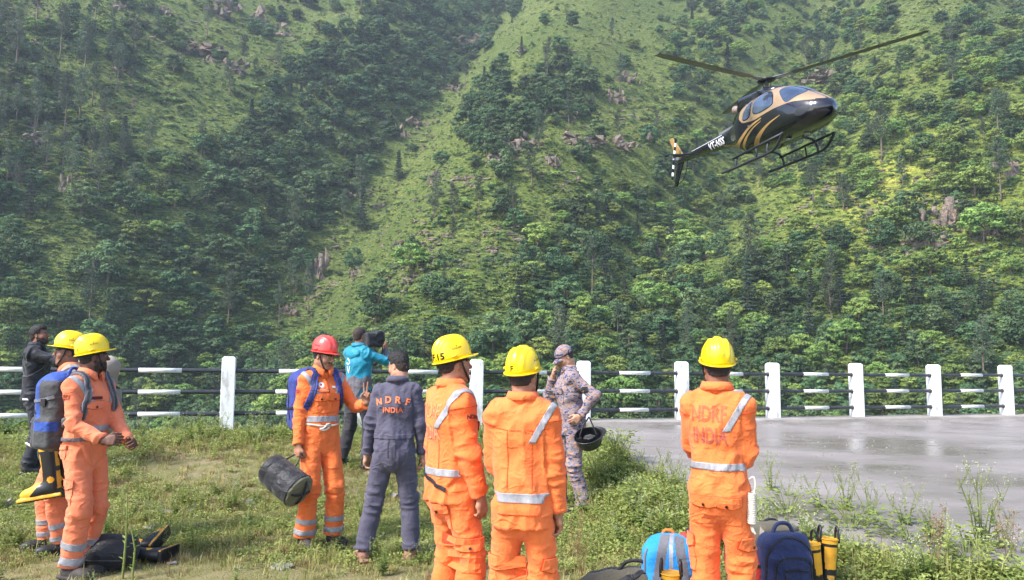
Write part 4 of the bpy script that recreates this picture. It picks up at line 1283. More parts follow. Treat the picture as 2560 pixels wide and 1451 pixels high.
def helmet_mat(name, col, hi):
    k = NT(name); f = k.noise(7, 4)
    k.set(k.ramp(f, [(.3, col), (.7, hi)]), .34, 0, .5, .25); k.bump(k.noise(40, 2), .04, .004)
    return k.m
M_YHELM = helmet_mat('yellow helmet shell', (0.83, 0.56, 0.004), (0.88, 0.63, 0.008))
M_RHELM = helmet_mat('red helmet shell', (0.70, 0.055, 0.045), (0.76, 0.075, 0.06))
M_BHELM = helmet_mat('black helmet shell', (0.012, 0.012, 0.013), (0.02, 0.02, 0.022))

def rotm(yaw=0, pitch=0, roll=0):
    """yaw about z (left positive), pitch about x (up positive), roll about y"""
    return np.array(Euler((pitch, roll, yaw), 'XYZ').to_matrix())

def ik(S_, T_, L1, L2, hint):
    S_ = np.asarray(S_, float); T_ = np.asarray(T_, float); d = T_ - S_; L = np.linalg.norm(d)
    if L > (L1 + L2) * .995: d = d / L * (L1 + L2) * .995; L = np.linalg.norm(d)
    u = d / L; a = (L1 * L1 - L2 * L2 + L * L) / (2 * L); h = math.sqrt(max(L1 * L1 - a * a, 0))
    hv = np.asarray(hint, float); hv = nrm(hv - (hv @ u) * u)
    return S_ + u * a + hv * h, S_ + d

def hand_field(fd, side, W_, fdir, pdir, curl=(.5, .55, .6, .65), thumb=.5, spread=0.06, sc=1.0, arm=None):
    """a palm with five separate fingers; curl: radians at each knuckle for index..little"""
    f = nrm(fdir); p = np.asarray(pdir, float); p = nrm(p - (p @ f) * f)
    t = np.cross(f, p) * (1 if side > 0 else -1)          # towards the thumb
    W_ = np.asarray(W_, float)
    if arm is not None: fd.cone(arm, W_, .036 * sc, .027 * sc, .01)
    kn = [W_ + f * (.088 - .006 * abs(i - 1)) * sc + t * (.030 - .020 * i) * sc - p * .004 * sc for i in range(4)]
    for i, q in enumerate(kn): fd.cone(W_ + t * (.014 - .010 * i) * sc, q, .017 * sc, .0125 * sc, .014)
    fd.cone(kn[0] - f * .03 * sc + p * .008 * sc, kn[3] - f * .03 * sc + p * .008 * sc, .014 * sc, .013 * sc, .02)
    ln = [(.043, .026, .021), (.047, .029, .022), (.044, .027, .021), (.034, .021, .018)]
    for i in range(4):
        c = curl[i]; c = (c, c * 1.15, c * .8) if not isinstance(c, tuple) else c
        sp = spread * (1.5 - i); d0 = nrm(f + t * sp); a = 0.0; q = kn[i]
        for j in range(3):
            a += c[j]
            d = nrm(d0 * math.cos(a) + p * math.sin(a)); e = q + d * ln[i][j] * sc
            r0 = (.0098, .0086, .0078)[j] * (1 if i < 3 else .88) * sc
            fd.cone(q, e, r0, r0 * .88, .005); q = e
    b = W_ + f * .022 * sc + t * .022 * sc + p * .006 * sc
    ta = nrm(t * .75 + f * .75 + p * .25); d2 = nrm(t * (.55 - thumb * .7) + f * .9 + p * thumb * .7); d3 = nrm(t * (.3 - thumb * .9) + f * .8 + p * thumb)
    e1 = b + ta * .04 * sc; e2 = e1 + d2 * .033 * sc; e3 = e2 + d3 * .026 * sc
    fd.cone(b, e1, .0165 * sc, .0125 * sc, .012).cone(e1, e2, .0118 * sc, .0102 * sc, .004).cone(e2, e3, .0102 * sc, .0085 * sc, .003)
    return kn

def head_parts(skin, R, c, s=1.0, hair='short', beard=0, eyes=True, mouth=0.0):
    """returns meshes of head with neck (V, F, material index) and of hair, in body space; faces +y before R"""
    g = lambda v: c + R @ (np.asarray(v, float) * s)
    fd = Field(); q = lambda *r: np.array(r) * s
    fd.ell(g((0, -.016, .038)), q(.0775, .0985, .093), R).ell(g((0, .026, -.03)), q(.066, .068, .082), R, .03)
    fd.ell(g((0, .050, -.088)), q(.043, .042, .034), R, .025).ell(g((0, .074, -.107)), q(.021, .017, .017), R, .016)
    for sx in (-1, 1):
        fd.ell(g((sx * .044, .052, -.032)), q(.025, .03, .028), R, .02)
        fd.cone(g((sx * .058, .0, -.062)), g((sx * .030, .066, -.104)), .022 * s, .017 * s, .02)
        fd.ell(g((sx * .033, .101, .000)), q(.019, .014, .0125), R, .012, True)
        fd.cone(g((sx * .014, .096, .021)), g((sx * .050, .080, .019)), .0095 * s, .0085 * s, .008)
    fd.cone(g((0, .094, .012)), g((0, .112, -.026)), .0085 * s, .0125 * s, .010).ell(g((0, .1135, -.030)), q(.0125, .0115, .0105), R, .006)
    for sx in (-1, 1): fd.ell(g((sx * .0125, .104, -.034)), q(.0085, .009, .0075), R, .005)
    fd.cone(g((-.021, .088, -.058)), g((.021, .088, -.058)), .0075 * s, .0075 * s, .004).cone(g((-.019, .087, -.071)), g((.019, .087, -.071)), .0082 * s, .0082 * s, .003)
    for sx in (-1, 1):
        fd.ell(g((sx * .033, .0815, .001)), q(.0115, .0115, .0105), R, .004)
        er = R @ rotm(sx * -.35)
        fd.ell(g((sx * .0785, -.012, -.006)), q(.0085, .0185, .031), er, .005).ell(g((sx * .0865, -.008, -.002)), q(.006, .010, .018), er, .004, True)
        fd.ell(g((sx * .076, -.004, -.030)), q(.008, .009, .010), er, .005)
    fd.cone(g((0, -.022, -.05)), g((0, -.030, -.10)), .056 * s, .054 * s, .03)
    return fd

M_SKINS = [skin_mat('tan skin', (0.36, 0.175, 0.105)), skin_mat('brown skin', (0.235, 0.105, 0.066)), skin_mat('deep brown skin', (0.125, 0.056, 0.038)), skin_mat('light tan skin', (0.45, 0.235, 0.15))]

def helmet(parent, R, c, mat, s=1.0, name='helmet', strap=True, chin=None):
    """hard hat: ribbed dome, gutter brim and peak"""
    V = []; nA, nP = 72, 16
    a_, b_, h_ = .106, .131, .149
    for j in range(nP + 1):
        ph = (math.pi / 2) * j / nP
        for i in range(nA):
            th = 2 * math.pi * i / nA
            x, y = math.cos(th), math.sin(th)
            w = math.cos(ph) ** .74
            X, Y, Z = a_ * x * w, b_ * y * w, h_ * math.sin(ph) ** .92
            rb = .0085 * (1 - sstep(.014, .024, abs(X))) * sstep(.2, .5, math.sin(ph) + .15 * (y > 0))
            rb += .0068 * math.exp(-((abs(X) - .052) / .008) ** 2) * sstep(.12, .35, math.sin(ph)) * (1 - sstep(.93, .99, math.sin(ph)))
            n = nrm((X / a_ ** 2, Y / b_ ** 2, Z / h_ ** 2))
            V.append(np.array([X, Y, Z]) + n * rb)
    F = []
    for j in range(nP):
        for i in range(nA):
            p, q = j * nA + i, j * nA + (i + 1) % nA
            F.append((p, q, q + nA, p + nA))
    o = len(V)
    # gutter and peak
    ring = []
    for lvl, (dr, dz) in enumerate(((.000, .000), (.004, -.004), (.009, -.004), (.010, .000))):
        for i in range(nA):
            th = 2 * math.pi * i / nA; x, y = math.cos(th), math.sin(th)
            pk = max(0, (y - .35) / .65) ** .8
            d = dr / .010
            V.append(np.array([(a_ + dr) * x, (b_ + dr + .040 * pk * d) * y, dz - .010 * pk * d - .004 * (1 - pk) * d]))
    for lvl in range(3):
        for i in range(nA):
            p, q = o + lvl * nA + i, o + lvl * nA + (i + 1) % nA
            F.append((p, p + nA, q + nA, q))
    for sx in (-1, 1):     # ear-slot bosses
        bv, bf = box_vf((sx * .1120, -.022, .019), (.0045, .019, .0065)); k0 = len(V)
        V += [np.array(v) for v in bv]; F += [tuple(i + k0 for i in f) for f in bf]
    V = np.array(V) * s
    V = V @ R.T + c
    ob = mobj(name, V, F, mat, parent)
    md = ob.modifiers.new('shell', 'SOLIDIFY'); md.thickness = .0028; md.offset = -1
    me = ob.data
    bv = bvh_of(V, F)
    # inner headband
    hb = []
    for lvl, z in enumerate((.004, -.030)):
        for i in range(32):
            th = 2 * math.pi * i / 32; hb.append(c + R @ (np.array([.086 * math.cos(th), -.010 + .108 * math.sin(th), z - (.012 if math.sin(th) < 0 else 0) * lvl]) * s))
    mobj('headband', hb, [(i, (i + 1) % 32, 32 + (i + 1) % 32, 32 + i) for i in range(32)], M_STRAP, ob)
    if strap:
        for sx in (-1, 1):
            pts = curve_pts([c + R @ (np.array(p) * s) for p in ((sx * .096, .026, .004), (sx * .086, .030, -.06), (sx * .071, .045, -.115), (sx * .045, .062, -.162), (0, .068, -.182))], 14)
            mobj('chin_strap', *tube(pts, .0062, 6), M_STRAP, ob)
    return ob, bv

def boot_mesh(kind='boot'):
    fd = Field()
    fd.ell((0, .10, .045), (.048, .095, .045), None, .02).cone((0, -.02, .05), (0, .02, .06), .047, .045, .03).cone((0, -.015, .06), (0, -.02, .20), .044, .048, .03, None, True)
    fd.box((0, .055, .014), (.049, .145, .014), .012, None, .004)
    V, F = fd.mesh(.008)
    V[:, 2] = np.maximum(V[:, 2], 0)
    return V, F
BOOT_V, BOOT_F = boot_mesh()
SHOE_V = BOOT_V.copy(); SHOE_V[:, 2] = np.minimum(SHOE_V[:, 2], .085 + .02 * (SHOE_V[:, 2] - .085)); SHOE_V[:, :2] *= .93

def person(px, Y, H, rz, label, skin, top, hat=None, hair='short', lean=(0, 0), head=(0, 0, 0), arms=None, legs=None, style='coverall', bulk=1.0, mats=None,
           beard=0.0, foot=M_BOOT, seed=1, z0=None, headfwd=0.0, belt=True, hcurl=None, cuts=None, collar=True, hipx=0.0, group='people on the meadow', shrug=0.0, res=.0088):
    """build one standing person. x to his right, y ahead, z up; every length for a body of 1.75 m, scaled by H"""
    s = H / 1.775
    x = x_at(px, Y)
    z = float(ground_z(x, Y)) if z0 is None else z0
    root = empty('person', (x, Y, z), rz)
    tag(root, label, 'person', group)
    st = lambda v: np.asarray(v, float) * s
    arms = arms or {}; legs = legs or {}
    lx, ly = lean
    pel = np.array([hipx, 0, .945]); wst = np.array([hipx + lx * .35, ly * .35, 1.10]); che = np.array([hipx + lx * .8, ly * .8, 1.31]); nek = np.array([hipx + lx, ly - .012, 1.475])
    hp = {1: pel + (.080, 0, -.02), -1: pel + (-.080, 0, -.02)}
    sh = {1: nek + (.156, .0, -.055 + shrug), -1: nek + (-.156, 0, -.055 + shrug)}
    kn = {}; an = {}; el = {}; wr = {}
    for sd in (1, -1):
        a = legs.get(sd, (sd * .10, 0, .10, 0))
        kn[sd], an[sd] = ik(hp[sd], (a[0], a[1], a[2]), .425, .415, legs.get('hint%d' % sd, (sd * .15, 1, 0)))
        w = arms.get(sd, dict(w=(sd * .215, .03, .83), h=(sd * .5, -1, 0)))
        el[sd], wr[sd] = ik(sh[sd], w['w'], .285, .255, w['h'])
    B = bulk
    yax = (0, 1, 0)
    def legs_f(fd, r0, r1, r2, r3, k=.03, cutz=True):
        for sd in (1, -1):
            fd.cone(st(hp[sd]), st(kn[sd]), r0 * s, r1 * s, k * s).cone(st(kn[sd]), st(an[sd] + (0, 0, .0)), r2 * s, r3 * s, .02 * s, None, cutz)
    def torso_f(fd, lo=.90, e=0.0, k=.05, pel_r=.152):
        if lo < 1.0: fd.cone(st((hipx, -.008, .90)), st(pel + (0, 0, .07)), (pel_r + e) * B * s, (.147 + e) * B * s, k * s, (yax, .78))
        fd.cone(st(pel + (0, 0, .07) if lo < 1.0 else (hipx, 0, lo)), st(wst), (.147 + e) * B * s, (.145 + e) * B * s, k * s, (yax, .78), False, lo >= 1.0)
        fd.cone(st(wst), st(che), (.145 + e) * B * s, (.162 + e) * B * s, k * s, (yax, .73))
        fd.cone(st(che), st(nek + (0, 0, -.06)), (.160 + e) * B * s, (.095 + e) * s, .06 * s, (yax, .74))
        fd.cone(st(sh[-1] + (.035, 0, .0)), st(sh[1] + (-.035, 0, .0)), (.058 + e) * s, (.058 + e) * s, .05 * s)
        for sd in (1, -1): fd.cone(st(nek + (sd * .045, 0, .015)), st(sh[sd] + (-sd * .02, 0, .012)), (.046 + e) * s, (.055 + e) * s, .05 * s)
        fd.ell(st(che + (0, -.055, .02)), st((.12, .055, .12)), None, .05 * s)
        for sd in (1, -1): fd.ell(st(pel + (sd * .07, -.055, -.01)), st((.075, .06, .085)), None, .04 * s)
    def arms_f(fd, r0, r1, r2, r3):
        for sd in (1, -1):
            fd.cone(st(sh[sd]), st(el[sd]), r0 * s, r1 * s, .05 * s).cone(st(el[sd]), st(wr[sd]), r2 * s, r3 * s, .02 * s, None, True)
    bones = [('torso', pel + (0, 0, -.03), wst), ('torso', wst, che), ('torso', che, nek), ('armr', sh[1], el[1]), ('farmr', el[1], wr[1]), ('arml', sh[-1], el[-1]), ('farml', el[-1], wr[-1]),
             ('legr', hp[1], kn[1]), ('shinr', kn[1], an[1]), ('legl', hp[-1], kn[-1]), ('shinl', kn[-1], an[-1])]
    wgt = {'torso': .138, 'armr': .062, 'arml': .062, 'farmr': .05, 'farml': .05, 'legr': .09, 'legl': .09, 'shinr': .075, 'shinl': .075}
    def classify(V):
        D = []; T = []
        for nm, a, b in bones:
            a = st(a); b = st(b); ba = b - a; t = np.clip(((V - a) @ ba) / (ba @ ba), 0, 1)
            D.append(np.linalg.norm(V - a - t[:, None] * ba, axis=1) - wgt[nm] * s); T.append(t)
        D = np.array(D); i = D.argmin(0)
        return i, np.array(T)[i, np.arange(len(V))]
    def folds(V, F, amp=1.0):
        i, t = classify(V); N = vnormals(V, F); out = np.zeros(len(V))
        off = np.array([seed * 3.17, seed * 1.3, 0])
        for bi, (nm, a, b) in enumerate(bones):
            m = i == bi
            if not m.any(): continue
            u = nrm(b - a); q = V[m] / s; al = (q @ u)[:, None] * u; pe = q - al
            if nm == 'torso':
                n1 = fbm(np.c_[q[:, 0] * 9, q[:, 1] * 7, q[:, 2] * 3.2 + q[:, 0] * 3] + off, 2)
                n2 = vnoise(np.c_[q[:, 0] * 17 + q[:, 2] * 9, q[:, 1] * 8, q[:, 2] * 9] + off)
                w = np.exp(-((q[:, 2] - 1.06) / .085) ** 2)
                gat = vnoise(np.c_[q[:, 0] * 42, q[:, 1] * 42, q[:, 2] * 5] + off)
                n3 = 1 - np.abs(vnoise(np.c_[q[:, 0] * 11 - q[:, 2] * 7, q[:, 1] * 6, q[:, 2] * 6 + q[:, 0] * 5] + off * 2)) * 2.4
                out[m] = (.0085 * (1 - np.abs(n1) * 2.0) + .0040 * n2 + .0080 * np.maximum(n3, -.6) + w * .0065 * gat) * amp
            else:
                tm = t[m]
                joint = np.exp(-((tm - (1 if nm[0] in 'al' else 0)) / .28) ** 2) + (.9 * np.exp(-((tm - 1) / .2) ** 2) if nm[:4] in ('shin', 'farm') else .7 * np.exp(-(tm / .2) ** 2))
                fz = al * 17 + pe * 6.5
                sk = np.cross(u, pe) * 40
                r = np.maximum(1 - np.abs(vnoise(fz + sk * .12 + off)) * 2.6, -.7)
                r2 = vnoise(al * 6 + pe * 12 + off)
                out[m] = (.0098 * r * (.35 + joint) + .0055 * r2 + .003 * vnoise(al * 9 + pe * 26 + off)) * amp
        return V + N * (out * s)[:, None], i, t
    info = dict(root=root, s=s, R0=None, kn=kn, an=an, el=el, wr=wr, sh=sh, nek=nek, che=che, pel=pel, wst=wst, bones=bones, st=st)
    # clothing
    names = []
    if style == 'coverall':
        fd = Field(); torso_f(fd); legs_f(fd, .096, .079, .080, .078); arms_f(fd, .062, .054, .054, .045)
        names = [('coverall', fd, top, 1.0)]
    else:
        tro, hem = mats['trousers'], mats.get('hem', .80)
        fd = Field(); legs_f(fd, .097, .079, .081, .078); fd.cone(st((hipx, -.008, .88)), st(wst), .147 * B * s, .138 * B * s, .04 * s, (yax, .78))
        for sd in (1, -1): fd.ell(st(pel + (sd * .07, -.05, -.01)), st((.075, .06, .085)), None, .04 * s)
        names = [('trousers', fd, tro, 1.0)]
        fd = Field(); torso_f(fd, 1.02, .012); arms_f(fd, .065, .057, .057, .048)
        fd.cone(st((hipx, -.008, hem)), st((hipx, 0, 1.03)), .172 * B * s, .158 * B * s, .04 * s, (yax, .80), False, True)
        names.append((mats.get('name', 'jacket'), fd, top, 1.0))
    info['cloth'] = {}
    for nm, fd, mt, amp in names:
        V, F = fd.mesh(res * s)
        V, lab, tt = folds(V, F, amp)
        o = mobj(nm, V, F, mt, root)
        info['cloth'][nm] = dict(V=V, F=F, lab=lab, t=tt, bvh=bvh_of(V, F), obj=o)
    main = info['cloth'][names[-1][0]]
    info['main'] = main; info['low'] = info['cloth'][names[0][0]]
    # body: head, neck, hands and the trunk under the clothes in one mesh
    R = rotm(*head); info['R'] = R
    hc = st(nek + (0, .028 + headfwd, .170)) ; info['hc'] = hc; hs = .90 * s
    fh = head_parts(skin, R, hc, hs); fh.cone(st(nek + (0, .0, -.05)), hc + R @ (np.array((0, -.024, -.07)) * hs), .060 * s, .053 * s, .03 * s)
    Vh, Fh = fh.mesh(.0052 * s)
    loc = (Vh - hc) @ R / hs
    fc = loc[Fh].mean(1)
    mi = np.zeros(len(Fh), int)
    if beard:
        _ln = -.034 - .30 * np.maximum(fc[:, 1], 0) + .010 * vnoise(fc * 130)
        jaw = (fc[:, 2] < _ln) & (fc[:, 1] > -.012 + .006 * vnoise(fc * 90)) & (fc[:, 2] > -.125) & ~((np.abs(fc[:, 0]) < .026) & (fc[:, 2] > -.080) & (fc[:, 2] < -.050) & (fc[:, 1] > .07))
        mus = (np.abs(fc[:, 0]) < .03) & (fc[:, 2] > -.054) & (fc[:, 2] < -.042) & (fc[:, 1] > .08)
        mi[(jaw if beard > .5 else np.zeros(len(fc), bool)) | mus] = 3
    brow = (np.abs(np.abs(fc[:, 0]) - .033) < .022) & (np.abs(fc[:, 2] - .0245 + .12 * np.abs(np.abs(fc[:, 0]) - .034)) < .0055) & (fc[:, 1] > .06)
    mi[brow] = 3
    for sx in (-1, 1):
        d = fc - np.array([sx * .033, .0935, .001]); e = (np.abs(d[:, 0]) < .0115) & (np.abs(d[:, 2]) < .0042) & (np.abs(d[:, 1]) < .012)
        mi[e] = 1; mi[e & (np.hypot(d[:, 0], d[:, 2]) < .0068)] = 2
    lips = (np.abs(fc[:, 0]) < .024) & (fc[:, 2] < -.053) & (fc[:, 2] > -.079) & (fc[:, 1] > .088)
    mi[lips & (mi == 0)] = 4
    parts = [(Vh, Fh)]; mis = [mi]
    for sd in (1, -1):
        w = arms.get(sd, {}); fa = nrm(wr[sd] - el[sd])
        f_ = w.get('f', fa * .8 + np.array([0, .12, -.3])); p_ = w.get('p', (-sd, -.25, 0))
        fd = Field(); hand_field(fd, sd, st(wr[sd] + nrm(f_) * .012), f_, p_, w.get('curl', (.38, .45, .5, .55)), w.get('thumb', .35), w.get('spread', .05), s * .98, st(wr[sd] - fa * .07))
        Vn, Fn = fd.mesh(.0042 * s); parts.append((Vn, Fn)); mis.append(np.zeros(len(Fn), int))
    fd = Field()
    fd.cone(st(pel), st(wst), .13 * s, .125 * s, .05 * s, (yax, .7)).cone(st(wst), st(che), .125 * s, .14 * s, .05 * s, (yax, .65)).cone(st(che), st(nek), .13 * s, .055 * s, .06 * s, (yax, .7))
    fd.cone(st(sh[-1]), st(sh[1]), .045 * s, .045 * s, .04 * s)
    for sd in (1, -1):
        fd.cone(st(sh[sd]), st(el[sd]), .046 * s, .038 * s, .04 * s).cone(st(el[sd]), st(wr[sd]), .038 * s, .026 * s, .02 * s)
        fd.cone(st(hp[sd]), st(kn[sd]), .078 * s, .054 * s, .03 * s).cone(st(kn[sd]), st(an[sd]), .054 * s, .036 * s, .02 * s)
    Vb, Fb = fd.mesh(.022 * s); parts.append((Vb, Fb)); mis.append(np.zeros(len(Fb), int))
    Vs = np.concatenate([p[0] for p in parts]); o_ = 0; Fs = []
    for v, f in parts: Fs.append(f + o_); o_ += len(v)
    lipm = skin_mat(skin.name + ' lips', tuple(np.array(skin.node_tree.nodes['Color Ramp'].color_ramp.elements[0].color[:3]) * np.array([1.0, .72, .72])))
    body = mobj('body', Vs, np.concatenate(Fs), [skin, M_EYEW, M_EYED, M_STUB, lipm], root, np.concatenate(mis))
    info['body'] = body; info['head_bvh'] = bvh_of(Vh, Fh)
    # hair
    g = lambda v: hc + R @ (np.asarray(v, float) * hs)
    if hair:
        th = {'short': .006, 'full': .0085, 'crop': .004}[hair]
        fd = Field()
        q = np.array([.0775, .0985, .093]) + th
        fd.ell(g((0, -.016, .040)), q * hs, R).ell(g((0, -.045, -.03)), (np.array([.060, .062, .06]) + th * .4) * hs, R, .03 * hs)
        if hair == 'full': fd.ell(g((0, .004, .088)), np.array([.074, .094, .060]) * hs, R, .03 * hs)
        fd.box(g((0, .125, -.070)), np.array([.2, .085, .142]) * hs, .012, R, .010, True)     # face
        fd.box(g((0, .095, -.105)), np.array([.2, .085, .12]) * hs, .012, R, .010, True)     # cheeks
        fd.box(g((0, .0, -.148 if hair != 'full' else -.172)), np.array([.2, .3, .10]) * hs, .01, R, .006, True)           # nape
        for sx in (-1, 1): fd.ell(g((sx * .088, -.008, -.012)), np.array([.02, .026, .036]) * hs, R, .008, True)
        Vr, Fr = fd.mesh(.0065 * s)
        Nr = vnormals(Vr, Fr); Vr = Vr + Nr * (.0028 * vnoise(Vr * 150) * (1.6 if hair == 'full' else .6))[:, None]
        lz = ((Vr[Fr].mean(1) - hc) @ R / hs)[:, 2] + .012 * vnoise(Vr[Fr].mean(1) * 60)
        mobj('hair', Vr, Fr, [M_HAIR if hair != 'crop' else M_STUB, M_FADE], root, (lz < (.012 if hair == 'full' else -.018)).astype(int))
    # hat
    if hat is not None:
        hR = R @ rotm(0, .13, 0)
        ho, hb = helmet(root, hR, g((0, -.010, .046)), hat, hs * 1.02)
        info['helmet'] = ho; info['hel_bvh'] = hb; info['hel_c'] = g((0, -.010, .046)); info['hel_R'] = hR
    # boots
    for sd in (1, -1):
        a = legs.get(sd, (sd * .10, 0, .10, 0)); yw = a[3] if len(a) > 3 else 0
        Rb = rotm(yw); V = (SHOE_V if foot.name.startswith('pink') else BOOT_V) * s * 1.02
        V = V @ Rb.T + st((an[sd][0], an[sd][1] - .0, max(0, an[sd][2] - .10)))
        mobj('boot', V, BOOT_F, foot, root)
    # collar
    if collar:
        cm = collar if collar is not True else top
        V = []; n = 30; dirv = R @ np.array([0, 1, 0]); 
        for lv, (r, zz) in enumerate(((.080, .015), (.076, .082), (.083, .086), (.098, .042))):
            for i in range(n + 1):
                th = math.pi / 2 + .22 + (2 * math.pi - .44) * i / n
                fr = max(0, math.sin(th)) ** 3
                V.append(st(nek + np.array([math.cos(th) * r * 1.0, .008 + math.sin(th) * r * .98, zz - .042 * fr - (.02 * fr if lv == 3 else 0)])))
        F = [(l * (n + 1) + i, l * (n + 1) + i + 1, (l + 1) * (n + 1) + i + 1, (l + 1) * (n + 1) + i) for l in range(3) for i in range(n)]
        co = mobj('collar', V, F, cm, root); md = co.modifiers.new('t', 'SOLIDIFY'); md.thickness = .004
    return info

def band(info, piece, name, mat, parent, labs, p0, n0, p1, n1, off=.0026, extra=None):
    """tape that runs round a sleeve, leg or waist: the strip of cloth between two planes, lifted off it"""
    c = info['cloth'][piece] if isinstance(piece, str) else piece
    ids = [i for i, b in enumerate(info['bones']) if b[0] in labs]
    ok = np.isin(c['lab'], ids)
    if extra is not None: ok &= extra(c['V'])
    Fk = c['F'][ok[c['F']].all(1)]
    if not len(Fk): return None
    used = np.unique(Fk); mp = np.full(len(c['V']), -1); mp[used] = np.arange(len(used))
    N = vnormals(c['V'], c['F'])[used]
    bm = bmesh.new(); vs = [bm.verts.new(v) for v in c['V'][used] + N * off]
    for f in mp[Fk]:
        try: bm.faces.new([vs[i] for i in f])
        except ValueError: pass
    for p, n in ((p0, n0), (p1, n1)):
        bmesh.ops.bisect_plane(bm, geom=bm.verts[:] + bm.edges[:] + bm.faces[:], plane_co=p, plane_no=n, clear_outer=True, dist=1e-5)
    if not bm.faces: bm.free(); return None
    me = bpy.data.meshes.new(name); bm.to_mesh(me); bm.free(); me.materials.append(mat)
    for q in me.polygons: q.use_smooth = True
    o = obj(name, me, parent)
    md = o.modifiers.new('t', 'SOLIDIFY'); md.thickness = .0016; md.offset = 1
    return o

def zband(info, piece, name, mat, labs, z0, z1, extra=None, tilt=(0, 0), off=.0035):
    s = info['s']
    t = np.array([tilt[0], tilt[1], 1.0])
    return band(info, piece, name, mat, info['root'], labs, (0, 0, z1 * s), tuple(t), (0, 0, z0 * s), tuple(-t), off, extra)

def limbband(info, piece, name, mat, limb, t0, t1, off=.0035, tilt=(0, 0, 0)):
    b = [q for q in info['bones'] if q[0] == limb][0]; a, e = info['st'](b[1]), info['st'](b[2]); u = nrm(nrm(e - a) + np.asarray(tilt, float))
    lab = {'legr': ('legr', 'shinr'), 'legl': ('legl', 'shinl'), 'shinr': ('shinr',), 'shinl': ('shinl',)}.get(limb, (limb, 'f' + limb) if limb.startswith('arm') else (limb,))
    return band(info, piece, name, mat, info['root'], lab, tuple(a + (e - a) * t1), tuple(u), tuple(a + (e - a) * t0), tuple(-u), off)

def lay_on(info, piece, name, bm, origin, n, mat, up=(0, 0, 1), off=.004, step=.025, thick=.0, parent=None):
    c = info['cloth'][piece] if isinstance(piece, str) else piece
    return lay(name, bm, info['st'](origin), n, up, c['bvh'], mat, parent or info['root'], off, step, thick)

def rect(w, h, x=0, y=0):
    return [(x - w / 2, y - h / 2), (x + w / 2, y - h / 2), (x + w / 2, y + h / 2), (x - w / 2, y + h / 2)]

def flap_shape(w, h, s=1.0):
    w *= s; h *= s
    return [(-w / 2, h / 2), (-w / 2, -h * .28), (-w * .22, -h / 2), (w * .22, -h / 2), (w / 2, -h * .28), (w / 2, h / 2)]

def pocket(info, piece, origin, n, w, h, mat, button=True, up=(0, 0, 1), flap_mat=None):
    """patch pocket with a shaped flap and its button"""
    s = info['s']
    pm = {'orange coverall cloth': M_ORED, 'faded orange cloth': M_SRED}.get(mat.name, M_STRAP if mat.name.startswith('slate') else M_CAMOD)
    pk = lay_on(info, piece, 'pocket', poly_bm(rect(w * s, h * s, 0, -h * .5 * s)), origin, n, mat, up, .006, .03, .004)
    fl = lay_on(info, piece, 'pocket_flap', poly_bm(flap_shape(w * 1.06, h * .40, s)), np.asarray(origin) + np.array([0, 0, -h * .12]), n, flap_mat or mat, up, .014, .03, .005, pk)
    lay_on(info, piece, 'flap_shade', poly_bm(flap_shape(w * 1.12, h * .46, s)), np.asarray(origin) + np.array([0, 0, -h * .125]), n, pm, up, .0095, .03, 0, pk or info['root'])  # larger dark patch below the flap paints its shadow line
    if button:
        c = [(math.cos(a) * .0085 * s, math.sin(a) * .0085 * s) for a in np.linspace(0, 6.283, 12)[:-1]]
        lay_on(info, piece, 'button', poly_bm(c), np.asarray(origin) + np.array([0, 0, -h * .22]), n, M_BUTTON, up, .0215, .05, .004, fl or pk)
    return pk

def strap(info, name, pts, w, mat, parent, off=.012, bvh=None, th=.008, n=26):
    """webbing along a path over the clothes; pts: (x, y, z) near the surface with outward directions"""
    P = curve_pts(pts, n); bv = bvh or info['main']['bvh']; V = []; F = []
    Q = []; Nn = []
    for p in P:
        h = bv.find_nearest(Vector(p)); Q.append(np.array(h[0])); Nn.append(np.array(h[1]))
    for _ in range(3):
        Nn = [nrm(sum(Nn[max(0, i - 1):i + 2])) for i in range(len(Nn))]
    for i, q in enumerate(Q):
        t = nrm(Q[min(i + 1, len(Q) - 1)] - Q[max(i - 1, 0)]); sd = nrm(np.cross(t, Nn[i])); m = Nn[i]
        c = q + m * off
        V += [c - sd * w / 2, c - sd * w * .45 + m * th, c + sd * w * .45 + m * th, c + sd * w / 2]
        if i:
            o = (i - 1) * 4
            F += [(o, o + 1, o + 5, o + 4), (o + 1, o + 2, o + 6, o + 5), (o + 2, o + 3, o + 7, o + 6), (o + 3, o, o + 4, o + 7)]
    F += [(0, 1, 2, 3), tuple(len(V) - 4 + i for i in (3, 2, 1, 0))]
    return mobj(name, V, F, mat, parent, smooth=False)
# ------------------------------------------------------------------ the people in the photograph
D = math.radians
def shoulder_tape(I, piece, sd, x0=.112, x1=.152, zmin=1.29, tilt=-.55, ymin=-1, mat=None):
    s = I['s']; cx = I['nek'][0]
    return band(I, piece, 'reflective_tape', mat or M_TAPE, I['root'], ('torso', 'armr', 'arml'), (( cx + sd * x1) * s, 0, 1.40 * s), (sd, 0, tilt), ((cx + sd * x0) * s, 0, 1.40 * s), (-sd, 0, -tilt), .0026,
                lambda V: (V[:, 2] > zmin * s) & (V[:, 0] * sd > 0) & (V[:, 1] > ymin))

def helmet_text(I, txt, size, az, el=.18, mat=None, bold=.02, name='lettering', roll=0.0):
    R = I['hel_R']; n = R @ np.array([math.sin(az) * math.cos(el), -math.cos(az) * math.cos(el), math.sin(el)])
    up = R @ np.array([0, 0, 1.0])
    bm = text_bm(txt, size, bold)
    if roll: bmesh.ops.rotate(bm, cent=(0, 0, 0), matrix=Matrix.Rotation(roll, 3, 'Z'), verts=bm.verts[:])
    return lay(name, bm, I['hel_c'] + n * .05 + up * .028 * I['s'], n, up, I['hel_bvh'], mat or M_BUTTON, I['helmet'], .002, .02)

